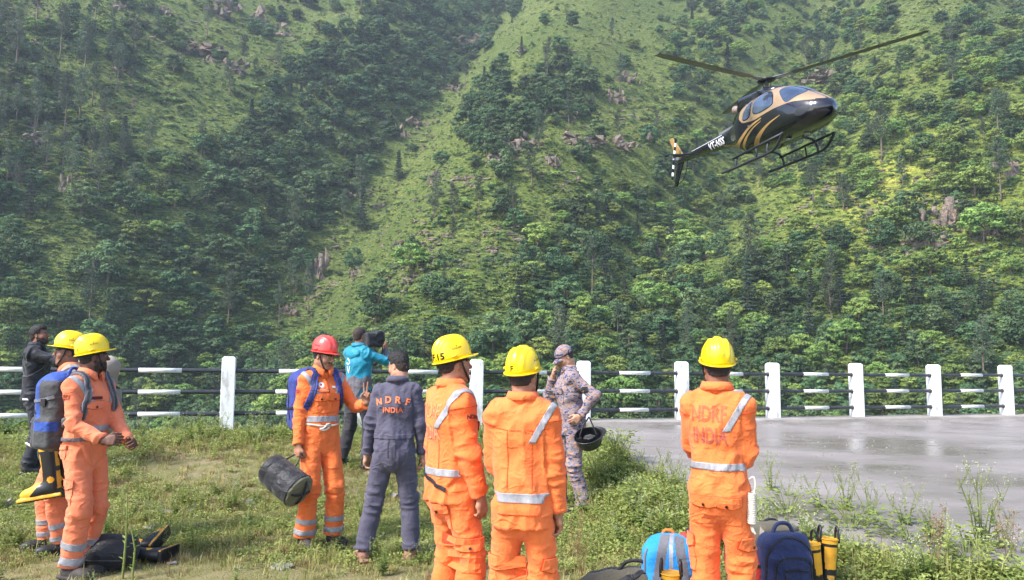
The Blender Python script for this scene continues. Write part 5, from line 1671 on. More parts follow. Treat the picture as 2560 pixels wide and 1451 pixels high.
def emblem(I, az, mat=None):
    """small maker's mark on the side of a helmet: a triangle over a short word"""
    helmet_text(I, 'KARAM', .017, az, .35, mat or M_EYED, .0, 'maker_mark')
    R = I['hel_R']; n = R @ np.array([math.sin(az) * math.cos(.35), -math.cos(az) * math.cos(.35), math.sin(.35)]); up = R @ np.array([0, 0, 1.0])
    lay('maker_mark', poly_bm([(-.004, 0), (.004, 0), (0, .007)]), I['hel_c'] + n * .05 + up * .041 * I['s'], n, up, I['hel_bvh'], mat or M_EYED, I['helmet'], .002, .02)

def sx_(bm, f):
    bmesh.ops.scale(bm, vec=(f, 1, 1), verts=bm.verts[:]); return bm
M_PRINT = fabric('faded purple print', (0.36, 0.085, 0.075), (0.62, 0.13, 0.045))
M_PRINTG = fabric('grey print', (0.58, 0.25, 0.17), (0.80, 0.22, 0.06))
M_OTEXT = fabric('orange lettering', (0.78, 0.17, 0.06), (0.85, 0.22, 0.09))
M_DKTEXT = plain('dark red lettering', (0.10, 0.012, 0.010), .8)
M_WHITEP = plain('white patch', (0.72, 0.70, 0.70), .8)
M_REDP = plain('red patch', (0.42, 0.02, 0.025), .8)
M_GREENP = plain('green patch', (0.03, 0.22, 0.07), .8)
M_NAVYP = plain('navy patch', (0.03, 0.03, 0.12), .8)
hang = lambda sd, x=.215, y=.05, z=.835: dict(w=(sd * x, y, z), h=(sd * .6, -1, 0))

# --- man in black at the railing, filming with a phone
P1 = person(78, 8.5, 1.66, D(-72), 'bearded man in a black jacket filming with a raised phone by the railing', M_SKINS[1], M_BLACKC, None, 'full', (0, -.02), (D(-8), D(10), 0),
            {1: dict(w=(.10, .40, 1.50), h=(.8, 0, -1), f=(-.15, .25, 1), p=(-.6, .4, 0), curl=(.9, .9, 1.0, 1.0), thumb=.6), -1: dict(w=(-.04, .38, 1.44), h=(-.8, 0, -1), f=(.3, .2, .9), p=(.6, -.5, 0), curl=(.9, .9, 1, 1))},
            style='jacket', mats=dict(trousers=M_BLACKC, hem=.86, name='jacket'), beard=2, seed=1)
zband(P1, 'jacket', 'reflective_piping', M_GREYJ, ('torso',), 1.30, 1.312, None, (.7, -.5))
lay_on(P1, 'jacket', 'hem_label', poly_bm(rect(.10, .022)), (.2, -.05, .885), (1, -.1, 0), M_WHITEP)

# --- rescuer facing left behind the nearest one
P2 = person(158, 6.35, 1.775, D(128), 'yellow-helmeted rescuer in faded orange looking left, half hidden behind another', M_SKINS[1], M_SALMON, M_YHELM, 'short', (0, 0), (D(-8), D(2), 0),
            {1: hang(1), -1: hang(-1, .22, .02)}, {1: (.12, .06, .10, 0), -1: (-.12, -.02, .10, 0)}, beard=0, seed=2)
zband(P2, 'coverall', 'reflective_tape', M_TAPE, ('torso',), 1.06, 1.10)
for lg in ('shinr', 'shinl'): limbband(P2, 'coverall', 'reflective_tape', M_TAPE, lg, .60, .70); limbband(P2, 'coverall', 'reflective_tape', M_TAPE, lg, .84, .93)
for q in (1, -1): shoulder_tape(P2, 'coverall', q)
emblem(P2, D(85)); emblem(P2, D(-85))

# --- nearest rescuer on the left, in profile to the right
P3 = person(212, 5.7, 1.735, D(-106), 'yellow-helmeted rescuer in faded orange in profile to the right with a grey backpack', M_SKINS[2], M_SALMON, M_YHELM, 'short', (0, .01), (D(54), D(6), 0),
            {1: dict(w=(.15, .30, 1.03), h=(.5, -1, -.3), f=(-.25, .9, .05), p=(-.8, -.1, -.2), curl=(.7, .8, .85, .9), thumb=.5), -1: dict(w=(-.10, .30, 1.00), h=(-.6, -1, -.2), f=(.3, .9, 0), p=(.7, 0, -.4), curl=(.8, .8, .9, .9))},
            {1: (.10, .03, .10, -.1), -1: (-.10, -.05, .10, .1)}, beard=2, seed=3, foot=M_MUDBOOT)
zband(P3, 'coverall', 'reflective_tape', M_TAPE, ('torso',), 1.08, 1.125, lambda V: V[:, 1] > .02)
zband(P3, 'coverall', 'belt', M_GREYJ, ('torso',), 1.015, 1.04, off=.008)
for lg in ('shinr', 'shinl'): limbband(P3, 'coverall', 'reflective_tape', M_TAPE, lg, .56, .68, tilt=(0, -.12, 0)); limbband(P3, 'coverall', 'reflective_tape', M_TAPE, lg, .82, .95, tilt=(0, -.06, 0))
for q in (1, -1): shoulder_tape(P3, 'coverall', q)
pocket(P3, 'coverall', (.09, .3, 1.30), (.15, 1, 0), .13, .14, M_SALMON)
pocket(P3, 'coverall', (.3, .03, .72), (1, .2, 0), .15, .17, M_SALMON)
pocket(P3, 'coverall', (.2, -.10, .98), (1, -.4, 0), .15, .10, M_SALMON, False)
lay_on(P3, 'coverall', 'shoulder_patch', poly_bm(rect(.085, .036)), (.3, 0, 1.385), (1, 0, .5), M_OTEXT, off=.006)
lay_on(P3, 'coverall', 'lettering', text_bm('NDRF', .03, .02), (.3, 0, 1.385), (1, 0, .5), M_DKTEXT, off=.009, step=.02)
lay_on(P3, 'coverall', 'patch_edge', poly_bm(rect(.085, .006)), (.3, 0, 1.36), (1, 0, .4), M_DKTEXT, off=.006)
lay_on(P3, 'coverall', 'name_tape', poly_bm(rect(.11, .022)), (.09, .3, 1.335), (.15, 1, 0), M_DKTEXT, off=.006)
helmet_text(P3, 'F. 1', .034, D(18), .05, M_PRINT, 0); emblem(P3, D(95))

# --- officer in the red helmet
P4 = person(798, 6.6, 1.755, D(-142), 'rescuer in a red helmet and orange coverall making a V sign, sleeping bag in hand', M_SKINS[0], M_ORANGE, M_RHELM, 'short', (.0, .015), (D(26), D(-14), 0),
            {1: dict(w=(.225, .06, .845), h=(.6, -1, 0), f=(.05, .05, -1), p=(-1, -.2, 0), curl=(1.1, 1.15, 1.2, 1.2), thumb=.8), -1: dict(w=(-.30, .27, 1.225), h=(-.7, -.3, -1), f=(-.12, .10, 1), p=(.5, .87, .0), curl=((.05, .05, .05), (.08, .06, .05), (1.5, 1.6, 1.0), (1.5, 1.6, 1.0)), thumb=1.0, spread=.17)},
            {1: (.12, .02, .10, -.15), -1: (-.13, .06, .10, .15)}, beard=.4, seed=4, foot=M_MUDBOOT)
zband(P4, 'coverall', 'reflective_tape', M_TAPE, ('torso',), 1.075, 1.125)
for lg in ('shinr', 'shinl'): limbband(P4, 'coverall', 'reflective_tape', M_TAPE, lg, .60, .70); limbband(P4, 'coverall', 'reflective_tape', M_TAPE, lg, .82, .93)
for q in (1, -1): shoulder_tape(P4, 'coverall', q)
for q in (1, -1): pocket(P4, 'coverall', (q * .085, .3, 1.305), (q * .15, 1, 0), .135, .15, M_ORANGE)
lay_on(P4, 'coverall', 'name_tape', poly_bm(rect(.13, .026)), (.085, .3, 1.345), (.15, 1, 0), M_DKTEXT, off=.006)
lay_on(P4, 'coverall', 'name_tape_face', poly_bm(rect(.122, .019)), (.085, .3, 1.345), (.15, 1, 0), M_OTEXT, off=.009)
lay_on(P4, 'coverall', 'emblem_ring', poly_bm([(math.cos(a) * .035, math.sin(a) * .035) for a in np.linspace(0, 6.28, 24)[:-1]]), (.085, .3, 1.408), (.15, 1, .1), M_OTEXT, off=.006)
lay_on(P4, 'coverall', 'emblem_disc', poly_bm([(math.cos(a) * .024, math.sin(a) * .024) for a in np.linspace(0, 6.28, 20)[:-1]]), (.085, .3, 1.411), (.15, 1, .1), M_WHITEP, off=.009)
lay_on(P4, 'coverall', 'emblem_centre', poly_bm([(math.cos(a) * .010, math.sin(a) * .010) for a in np.linspace(0, 6.28, 12)[:-1]]), (.085, .3, 1.411), (.15, 1, .1), M_REDP, off=.012)
lay_on(P4, 'coverall', 'emblem_scroll', poly_bm(rect(.075, .010)), (.085, .3, 1.367), (.15, 1, .1), M_WHITEP, off=.008)
lay_on(P4, 'coverall', 'flag_patch', poly_bm(rect(.036, .024)), (-.085, .3, 1.37), (-.15, 1, 0), M_WHITEP, off=.008)
lay_on(P4, 'coverall', 'flag_stripe', poly_bm(rect(.036, .007)), (-.085, .3, 1.361), (-.15, 1, 0), M_GREENP, off=.010)
lay_on(P4, 'coverall', 'shoulder_patch', poly_bm(rect(.075, .03)), (.3, .03, 1.36), (1, .35, .5), M_OTEXT, off=.006)
lay_on(P4, 'coverall', 'patch_edge', poly_bm(rect(.075, .009)), (.3, .03, 1.388), (1, .35, .6), M_REDP, off=.007)
lay_on(P4, 'coverall', 'lettering', text_bm('NDRF', .027, .02), (.3, .03, 1.36), (1, .35, .5), M_DKTEXT, off=.009, step=.02)
for dx in (.0, .03):
    st5 = [((.011 if i % 2 == 0 else .005) * math.sin(i * math.pi / 5), (.011 if i % 2 == 0 else .005) * math.cos(i * math.pi / 5)) for i in range(10)]
    lay_on(P4, 'coverall', 'rank_star', poly_bm(st5), (.155 - dx, .02, 1.6), (.15, .3, 1), M_REDP, up=(0, -1, 0), off=.008)
lay_on(P4, 'coverall', 'front_placket', poly_bm(rect(.012, .36)), (0, .3, 1.27), (0, 1, 0), M_ORED, off=.0045)
_w = P4['st'](np.array([0, 0, 1.055]))
_rp = []
for i in range(41):
    a = 2 * math.pi * i / 40; v = np.array([math.cos(a), math.sin(a), 0])
    h = P4['main']['bvh'].ray_cast(Vector(_w + v * .5), Vector(-v), .6)
    _hh = np.array(h[0]) if h[0] else _w + v * .15
    if np.linalg.norm(_hh - _w) > .172 or (abs(v[0]) > .8 and np.linalg.norm(_hh - _w) > .158): _hh = _w + v * .155
    _rp.append(_hh + v * .008 + np.array([0, 0, .006 * math.sin(a * 3) - .012 * max(0, math.sin(a))]))
ro = mobj('rope_belt', *tube(_rp, .0085, 7, False), M_ROPE, P4['root'])
kp = np.array(_rp[9]); mobj('knot', *join([tube(curve_pts([kp + np.array(p) for p in ((-.05, .01, .012), (-.02, .028, .02), (.02, .03, -.012), (.045, .012, -.02), (.01, .03, -.03), (-.03, .03, -.005), (0, .035, .02))], 24), .008, 7)]), M_ROPE, ro)
helmet_text(P4, 'KARAM', .02, D(80), .22, M_DKTEXT, 0, 'maker_mark')

# --- cameraman in teal
P5 = person(890, 9.3, 1.72, D(-32), 'cameraman in a teal and grey rain jacket shouldering a camera under a black cover', M_SKINS[1], M_TEAL, None, 'crop', (0, 0), (D(-14), D(4), 0),
            {1: dict(w=(.16, .30, 1.47), h=(1, .1, -.7), f=(-.1, .5, .8), p=(-.8, .2, .3), curl=(.7, .8, .8, .8)), -1: dict(w=(-.02, .36, 1.33), h=(-1, .2, -.6), f=(.5, .6, .4), p=(.3, -.2, 1), curl=(.6, .6, .6, .6))},
            {1: (.13, .05, .10, -.2), -1: (-.16, -.10, .10, .3)}, style='jacket', mats=dict(trousers=M_DKTROU, hem=.80, name='rain_jacket'), seed=5, bulk=1.06)
_c = P5['main']; _zz = _c['V'][_c['F']].mean(1)
_c['obj'].data.materials.append(M_GREYJ)
_low = (_zz[:, 2] / P5['s'] < 1.13 + .02 * np.sin(_zz[:, 0] * 40)) & np.isin(_c['lab'][_c['F'][:, 0]], (0, 1, 2))
_sl = np.isin(_c['lab'][_c['F'][:, 0]], (4, 6))
_c['obj'].data.polygons.foreach_set('material_index', (_low | _sl).astype(np.int32)); _c['obj'].data.update()
V, F = Field().ell(P5['st']((0, -.105, 1.43)), P5['st']((.12, .045, .075)), rotm(0, -.35), .02).cone(P5['st']((-.10, -.05, 1.49)), P5['st']((.10, -.05, 1.49)), .03, .03, .03).mesh(.009); mobj('hood', V + vnormals(V, F) * (.006 * vnoise(V * 22))[:, None], F, M_TEAL, P5['root'])
lay_on(P5, 'rain_jacket', 'lettering', text_bm('S', .17, .008), (-.085, -.3, 1.335), (-.25, -1, 0), M_WHITEP, off=.006); lay_on(P5, 'rain_jacket', 'lettering', text_bm('V', .13, .004), (-.075, -.3, 1.215), (-.25, -1, 0), M_WHITEP, off=.006)

# --- man in the slate-grey coverall seen from behind
M_FOOT = plain('pink sandal and foot', (0.30, 0.14, 0.11), .7)
P6 = person(985, 6.15, 1.685, D(0), 'bareheaded man in a slate-grey coverall lettered NDRF INDIA, seen from behind', M_SKINS[3], M_GREYC, None, 'full', (.01, .03), (D(58), D(-12), 0),
            {1: dict(w=(.24, .06, .86), h=(.8, -1, 0), curl=(.7, .8, .85, .9)), -1: dict(w=(-.25, .05, .85), h=(-.8, -1, 0), curl=(.5, .6, .7, .7))},
            {1: (.15, .08, .10, -.35), -1: (-.24, .0, .10, .4)}, seed=6, foot=M_FOOT, bulk=1.02)
lay_on(P6, 'coverall', 'lettering', text_bm('', .072, .03, 1, [('N', -.115, -.010, .22), ('D', -.040, .006, .07), ('R', .040, .006, -.07), ('F', .115, -.010, -.22)]), (-.005, -.3, 1.352), (0, -1, .0), M_OTEXT, off=.006, step=.02)
lay_on(P6, 'coverall', 'lettering', text_bm('INDIA', .058, .03, 1.05), (-.005, -.3, 1.275), (0, -1, 0), M_OTEXT, off=.006, step=.02)
zband(P6, 'coverall', 'waist_seam', M_GREYC, ('torso',), 1.035, 1.075, off=.004)
lay_on(P6, 'coverall', 'knee_seam', poly_bm(rect(.10, .006)), (-.19, -.3, .56), (-.1, -1, 0), M_DKTROU, off=.004)
for q in (-1, 1): lay_on(P6, 'coverall', 'side_pocket_edge', poly_bm(rect(.008, .14)), (q * .128, -.3, .96), (q * .6, -1, 0), M_DKTROU, off=.004)

# --- rescuer marked F.15
P7 = person(1130, 4.3, 1.685, D(-56), 'rescuer from behind in a helmet marked F.15 and an orange jacket', M_SKINS[0], M_ORANGE, M_YHELM, 'crop', (0, -.01), (D(-10), D(7), 0),
            {1: dict(w=(.205, .09, .85), h=(.4, -1, 0), f=(0, .12, -1), p=(-.9, -.3, 0), curl=(.55, .65, .75, .8), thumb=.4), -1: hang(-1)},
            {1: (.11, .03, .10, -.1), -1: (-.12, -.02, .10, .1)}, style='jacket', mats=dict(trousers=M_ORANGE, hem=.845, name='jacket'), seed=7)
zband(P7, 'jacket', 'reflective_tape', M_TAPE, ('torso',), 1.005, 1.045)
zband(P7, 'jacket', 'belt', M_STRAP, ('torso',), .965, .99, None, (.35, 0), off=.008)
shoulder_tape(P7, 'jacket', 1, .116, .156, 1.275)
for _q in ('armr', 'arml'): limbband(P7, 'jacket', 'armhole_seam', M_ORED, _q, .07, .085, .002)
pocket(P7, 'jacket', (.10, .3, 1.30), (.2, 1, 0), .13, .14, M_ORANGE)
lay_on(P7, 'jacket', 'shoulder_patch', poly_bm(rect(.08, .032)), (.3, .0, 1.39), (1, 0, .6), M_OTEXT, off=.006); lay_on(P7, 'jacket', 'lettering', text_bm('NDRF', .028, .03), (.3, 0, 1.39), (1, 0, .6), M_DKTEXT, off=.009, step=.02)
lay_on(P7, 'jacket', 'lettering', sx_(text_bm('NDRF', .11, .02), .62), (-.01, -.3, 1.37), (0, -1, 0), M_PRINTG, off=.003); lay_on(P7, 'jacket', 'lettering', sx_(text_bm('INDIA', .11, .02), .6), (-.01, -.3, 1.25), (0, -1, 0), M_PRINTG, off=.003)
pocket(P7, 'trousers', (.10, -.3, .83), (.3, -1, 0), .15, .13, M_ORANGE); pocket(P7, 'trousers', (.3, .0, .64), (1, -.2, 0), .17, .18, M_ORANGE)
pocket(P7, 'trousers', (-.10, -.3, .83), (-.2, -1, 0), .15, .13, M_ORANGE)
helmet_text(P7, 'F.15', .050, D(22), .02, M_EYED, .03); emblem(P7, D(96))

# --- rescuer whose helmet mark has worn to an F
P8 = person(1308, 4.0, 1.635, D(-10), 'rescuer from behind in a yellow helmet with a worn F mark, nearest in the middle', M_SKINS[0], M_ORANGE, M_YHELM, 'crop', (-.005, 0), (D(-16), D(4), 0),
            {1: dict(w=(.20, .03, .86), h=(.5, -1, 0), f=(.05, .16, -1), p=(-.8, -.4, -.1), curl=(.35, .5, .6, .65), thumb=.2), -1: dict(w=(-.08, .25, 1.0), h=(-.6, -.6, -.3), f=(.7, .5, -.1), p=(.2, -.6, -.4))},
            {1: (.11, .0, .10, -.2), -1: (-.12, .03, .10, .2)}, style='jacket', mats=dict(trousers=M_ORANGE, hem=.80, name='jacket'), seed=8, bulk=.95)
zband(P8, 'jacket', 'reflective_tape', M_TAPE, ('torso',), .955, 1.005)
zband(P8, 'jacket', 'hem_seam', M_ORED, ('torso',), .888, .893, off=.003)
shoulder_tape(P8, 'jacket', 1, .116, .156, 1.275)
for _q in ('armr', 'arml'): limbband(P8, 'jacket', 'armhole_seam', M_ORED, _q, .07, .085, .002)
pocket(P8, 'trousers', (.3, -.06, .62), (1, -.9, 0), .19, .19, M_ORANGE, False); pocket(P8, 'trousers', (-.3, -.03, .62), (-1, -.5, 0), .19, .19, M_ORANGE, False)
helmet_text(P8, 'F', .044, D(-6), .02, M_EYED, .02); [helmet_text(P8, q_, .032, D(a_), .0, M_DKTEXT, 0) for q_, a_ in (('.', 6), ('-', 12))]; emblem(P8, D(92))

for _I, _p, _x in ((P8, 'jacket', 0.0), (P7, 'jacket', 0.0)):
    lay_on(_I, _p, 'yoke_seam', poly_bm([(-.15, .004), (-.07, -.008), (.07, -.008), (.15, .004), (.15, .0), (.07, -.012), (-.07, -.012), (-.15, .0)]), (_x, -.3, 1.36), (0, -1, 0), M_ORED, off=.002)
    for _s in (-1, 1): lay_on(_I, _p, 'pleat_seam', poly_bm(rect(.004, .30)), (_s * .115, -.3, 1.19), (_s * .25, -1, 0), M_ORED, off=.002)
# --- man in camouflage
P9 = person(1430, 7.95, 1.735, D(102), 'man in blue and tan camouflage, one hand on his hip, one at his face', M_SKINS[3], M_CAMO, None, 'crop', (0, .05), (D(4), D(-30), 0),
            {1: dict(w=(.08, .20, 1.42), h=(.5, .2, -1), f=(-.35, -.1, 1), p=(-.3, -1, 0), curl=(.5, .6, .7, .8)), -1: dict(w=(-.235, -.03, 1.04), h=(-.6, -1, 0), f=(.1, .75, -.6), p=(.9, -.1, .1), curl=(.5, .6, .7, .7))},
            {1: (.11, .10, .10, 0), -1: (-.11, -.10, .10, 0)}, style='jacket', mats=dict(trousers=M_CAMO, hem=.82, name='field_shirt'), seed=9, headfwd=.02)
g9 = lambda v: P9['hc'] + P9['R'] @ (np.asarray(v, float) * .92 * P9['s'])
fd = Field().ell(g9((0, -.012, .052)), np.array([.092, .112, .095]) * .92, P9['R']); fd.box(g9((0, 0, -.045)), (.2, .2, .07), .005, P9['R'], .004, True); V, F = fd.mesh(.007); cap = mobj('cap', V, F, M_CAMO, P9['root'])
Vp = []; n = 14
for j, (r, dz) in enumerate(((.098, .030), (.135, .020), (.172, .002))):
    for i in range(n + 1):
        a = math.pi * (.16 + .68 * i / n); Vp.append(g9((math.cos(a) * .088 * (1 - .06 * j), .005 + math.sin(a) * r, dz - .022 * math.cos(a) ** 2)))
pk_ = mobj('peak', Vp, [(j * (n + 1) + i, j * (n + 1) + i + 1, (j + 1) * (n + 1) + i + 1, (j + 1) * (n + 1) + i) for j in range(2) for i in range(n)], M_CAMO, cap); pk_.modifiers.new('t', 'SOLIDIFY').thickness = .004
for q in (1, -1): pocket(P9, 'field_shirt', (q * .085, .3, 1.30), (q * .15, 1, 0), .13, .15, M_CAMO, False)
zband(P9, 'field_shirt', 'shirt_hem_shade', M_CAMOD, ('torso', 'legr', 'legl'), .80, .828, off=.004)  # dark band paints the shadow at the shirt's lower edge
lay_on(P9, 'field_shirt', 'arm_patch', poly_bm(rect(.055, .06)), (-.4, -.05, 1.33), (-1, .0, .2), M_STRAP, off=.006)
for k_ in range(3): lay_on(P9, 'field_shirt', 'rank_bar', poly_bm(rect(.05, .007)), (-.11 - .016 * k_, -.02, 1.6), (-.2, 0, 1), M_WHITEP, up=(1, 0, 0), off=.007)
lay_on(P9, 'field_shirt', 'pen', poly_bm(rect(.008, .06)), (.05, .3, 1.33), (.1, 1, 0), M_ROPE, off=.010)

# --- rescuer on the right
P10 = person(1797, 4.35, 1.735, D(-26), 'rescuer on the right from behind in an orange coverall lettered NDRF INDIA, arms folded', M_SKINS[1], M_ORANGE, M_YHELM, 'crop', (-.005, .0), (D(20), D(6), 0),
            {1: dict(w=(.05, .24, 1.02), h=(.6, -.8, -.4), f=(-1, .25, .1), p=(-.1, -1, 0), curl=(.6, .6, .7, .7)), -1: dict(w=(-.06, .26, 1.00), h=(-1, -.6, -.2), f=(1, .2, .1), p=(.1, -1, 0), curl=(.6, .6, .7, .7))},
            {1: (.10, .06, .10, -.1), -1: (-.09, -.05, .10, .1)}, seed=10, bulk=.95)
zband(P10, 'coverall', 'reflective_tape', M_TAPE, ('torso',), 1.06, 1.10)
shoulder_tape(P10, 'coverall', 1, .116, .156, 1.275)
for _q in ('armr', 'arml'): limbband(P10, 'coverall', 'armhole_seam', M_ORED, _q, .07, .085, .002)
lay_on(P10, 'coverall', 'lettering', sx_(text_bm('NDRF', .125, .02, 1.0), .62), (-.035, -.3, 1.375), (0, -1, 0), M_PRINT, off=.003, step=.02); lay_on(P10, 'coverall', 'lettering', sx_(text_bm('INDIA', .125, .02), .58), (-.03, -.3, 1.25), (0, -1, 0), M_PRINT, off=.003, step=.02)
for q in (1, -1): pocket(P10, 'coverall', (q * .082, -.3, .90), (q * .1, -1, 0), .145, .15, M_ORANGE)
pocket(P10, 'coverall', (.3, -.05, .66), (1, -.75, 0), .16, .19, M_ORANGE); pocket(P10, 'coverall', (-.3, -.03, .66), (-1, -.5, 0), .16, .19, M_ORANGE, False)
emblem(P10, D(95))
_ls = []
q0 = P10['st'](np.array([.185, -.02, .98]))
for i in range(150):
    t = i / 149; a = t * 2 * math.pi * 17
    _ls.append(q0 + np.array([.022 * math.cos(a), .022 * math.sin(a), -.04 - .17 * t]))
rc = mobj('rope_coil', *tube(_ls, .0062, 6), M_ROPE, P10['root'])
mobj('rope_loop', *tube(curve_pts([q0 + np.array(p) for p in ((-.01, .0, .03), (.012, .0, .045), (.022, 0, .0), (.012, .0, -.05), (.0, 0, -.12), (0, 0, -.21), (.008, .0, -.25), (.018, .004, -.27))], 20), .006, 6), M_ROPE, rc)
mobj('rope_tail', *tube(curve_pts([q0 + np.array(p) for p in ((0, .01, -.20), (-.006, .012, -.235), (.004, .01, -.262))], 8), .006, 6), M_ROPE, rc)
# ------------------------------------------------------------------ bags, boots and other gear
M_NYBLUE = fabric('royal blue nylon', (0.018, 0.055, 0.27), (0.026, 0.075, 0.33), .6)
M_SKYB = fabric('sky blue nylon', (0.015, 0.25, 0.66), (0.03, 0.31, 0.74), .6)
M_NAVY = fabric('navy nylon', (0.018, 0.026, 0.082), (0.026, 0.038, 0.11), .6)
M_RUCKB = fabric('indigo nylon', (0.024, 0.036, 0.19), (0.034, 0.05, 0.24), .6)
M_CHAR = fabric('charcoal nylon', (0.040, 0.040, 0.042), (0.062, 0.062, 0.062), .7)
M_GREYN = fabric('grey nylon', (0.13, 0.13, 0.15), (0.17, 0.17, 0.19), .7)
M_OLIVE = fabric('olive canvas', (0.085, 0.075, 0.052), (0.12, 0.105, 0.072), .85)
M_OLBAG = fabric('olive drab nylon', (0.13, 0.12, 0.072), (0.17, 0.16, 0.10), .8)
M_BEIGE = fabric('grey-brown canvas', (0.24, 0.21, 0.175), (0.30, 0.265, 0.22), .9)
M_REDB = fabric('red nylon', (0.50, 0.03, 0.02), (0.60, 0.05, 0.03), .6)
M_ORG = plain('orange cord', (0.75, 0.16, 0.02), .6)
M_BLKN = fabric('black nylon', (0.014, 0.014, 0.016), (0.026, 0.026, 0.029), .5)
M_RUB = plain('black rubber', (0.014, 0.014, 0.016), .38, var=.35, scale=14, spec=.5)
M_YRUB = plain('yellow rubber', (0.74, 0.36, 0.025), .5, var=.18, scale=16)
M_CYAN = plain('cyan plastic', (0.02, 0.42, 0.62), .4)

def zrot(a): return np.array([[math.cos(a), -math.sin(a), 0], [math.sin(a), math.cos(a), 0], [0, 0, 1]])

def soft(fd, res, amp=.006, fr=9, seed=0):
    V, F = fd.mesh(res); N = vnormals(V, F)
    r = 1 - np.abs(vnoise(V * fr + seed)) * 2.2
    return V + N * (amp * r + amp * .5 * vnoise(V * fr * 2.3 + seed))[:, None], F

def worn_pack(I, label, dy=-.125, z=.98, group='backpacks'):
    """empty on the wearer's back; children use the wearer's axes from that point"""
    s = I['s']; r = I['root']; R = zrot(r.rotation_euler.z)
    loc = np.array(r.location) + R @ (np.array([0, dy, z]) * s)
    e = empty('backpack', loc, r.rotation_euler.z); tag(e, label, 'backpack', group)
    return e, np.array([0, dy, z]) * s

def pack_straps(I, e, off, mat, w=.055, edge=None, sides=(1, -1)):
    s = I['s']
    for q in sides:
        x = I['nek'][0]
        pts = [np.array(p) * s for p in ((x + q * .085, -.13, 1.36), (x + q * .095, -.06, 1.49), (x + q * .10, .05, 1.47), (x + q * .12, .12, 1.37), (x + q * .145, .085, 1.26), (x + q * .15, .0, 1.19), (x + q * .12, -.10, 1.13))]
        o = strap(I, 'shoulder_strap', pts, w * s, mat, e, .010, None, .012, 34)
        for v in o.data.vertices: v.co = Vector(np.array(v.co) - off)
        if edge:
            o2 = strap(I, 'strap_webbing', pts, w * s * .35, edge, o, .0225, None, .003, 34)
            for v in o2.data.vertices: v.co = Vector(np.array(v.co) - off)

def zip_line(name, pts, bv, mat, parent, w=.008):
    class _I(dict): pass
    return strap({'main': {'bvh': bv}}, name, [np.asarray(p, float) for p in pts], w, mat, parent, .002, bv, .004, 22)

def loop_handle(parent, a, b, h, r, mat, name='carry_handle', mid=(0, 0, 1)):
    a = np.asarray(a, float); b = np.asarray(b, float); m = np.asarray(mid, float)
    return mobj(name, *tube(curve_pts([a, a + (b - a) * .2 + m * h * .8, (a + b) / 2 + m * h, a + (b - a) * .8 + m * h * .8, b], 14), r, 8), mat, parent)

# grey, blue and charcoal pack worn by the nearest rescuer
e, off = worn_pack(P3, 'large charcoal, grey and royal blue backpack worn by the left rescuer in profile', -.12, .93)
fd = Field().box((0, -.13, .27), (.165, .125, .28), .085, rotm(0, .04)).box((0, -.25, .13), (.125, .055, .125), .045, None, .03).ell((0, -.14, .53), (.12, .10, .06), None, .04)
for q in (1, -1): fd.box((q * .155, -.12, .13), (.03, .075, .11), .025, None, .03)
V, F = soft(fd, .0068, .004, 11, 3)
fc = V[F].mean(1); mi = np.zeros(len(F), int)
mi[(fc[:, 2] > .25) & (fc[:, 1] < -.215)] = 1
_bb = -.185 - .10 * (fc[:, 2] - .25)
mi[(fc[:, 2] > .24) & (np.abs(fc[:, 1] - _bb) < .028)] = 2
mi[(fc[:, 2] > .52)] = 2
mi[(np.abs(fc[:, 0]) > .13) & (fc[:, 2] > .15) & (fc[:, 2] < .22)] = 2
pb = mobj('main_compartment', V, F, [M_CHAR, M_GREYN, M_NYBLUE], e, mi); bv = bvh_of(V, F)
zip_line('zip', [(-.13, -.20, .27), (-.09, -.27, .42), (0, -.27, .50), (.09, -.27, .42), (.14, -.20, .27)], bv, M_STRAP, pb)
zip_line('pocket_zip', [(-.12, -.29, .20), (0, -.32, .235), (.12, -.29, .20)], bv, M_GREYN, pb)
zip_line('compression_strap', [(.17, -.03, .40), (.17, -.13, .38), (.12, -.24, .36)], bv, M_GREYN, pb, .025)
zip_line('compression_strap', [(-.17, -.03, .40), (-.17, -.13, .38), (-.12, -.24, .36)], bv, M_GREYN, pb, .025)
mobj('buckle', *box_vf((.175, -.12, .36), (.008, .02, .025)), M_STRAP, pb, smooth=False)
loop_handle(e, (-.05, -.04, .545), (.05, -.04, .545), .07, .012, M_NYBLUE)
pack_straps(P3, e, off, M_GREYN, .05, M_CHAR)

# grey-brown rolled pack worn by the man looking left
e, off = worn_pack(P2, 'tall grey-brown canvas pack worn by the rescuer looking left', -.13, .95)
V, F = soft(Field().box((0, -.12, .28), (.16, .11, .30), .09).cone((-.12, -.15, .58), (.12, -.15, .58), .085, .085, .04).box((0, -.22, .22), (.12, .05, .16), .04, None, .03), .012, .007, 9, 5)
pb = mobj('main_compartment', V, F, M_BEIGE, e); bv = bvh_of(V, F)
zip_line('tie_strap', [(.165, -.03, .40), (.165, -.16, .40), (.06, -.26, .40)], bv, M_STRAP, pb, .022); zip_line('tie_strap', [(-.165, -.03, .40), (-.165, -.16, .40), (-.06, -.26, .40)], bv, M_STRAP, pb, .022)
pack_straps(P2, e, off, M_BEIGE, .065)

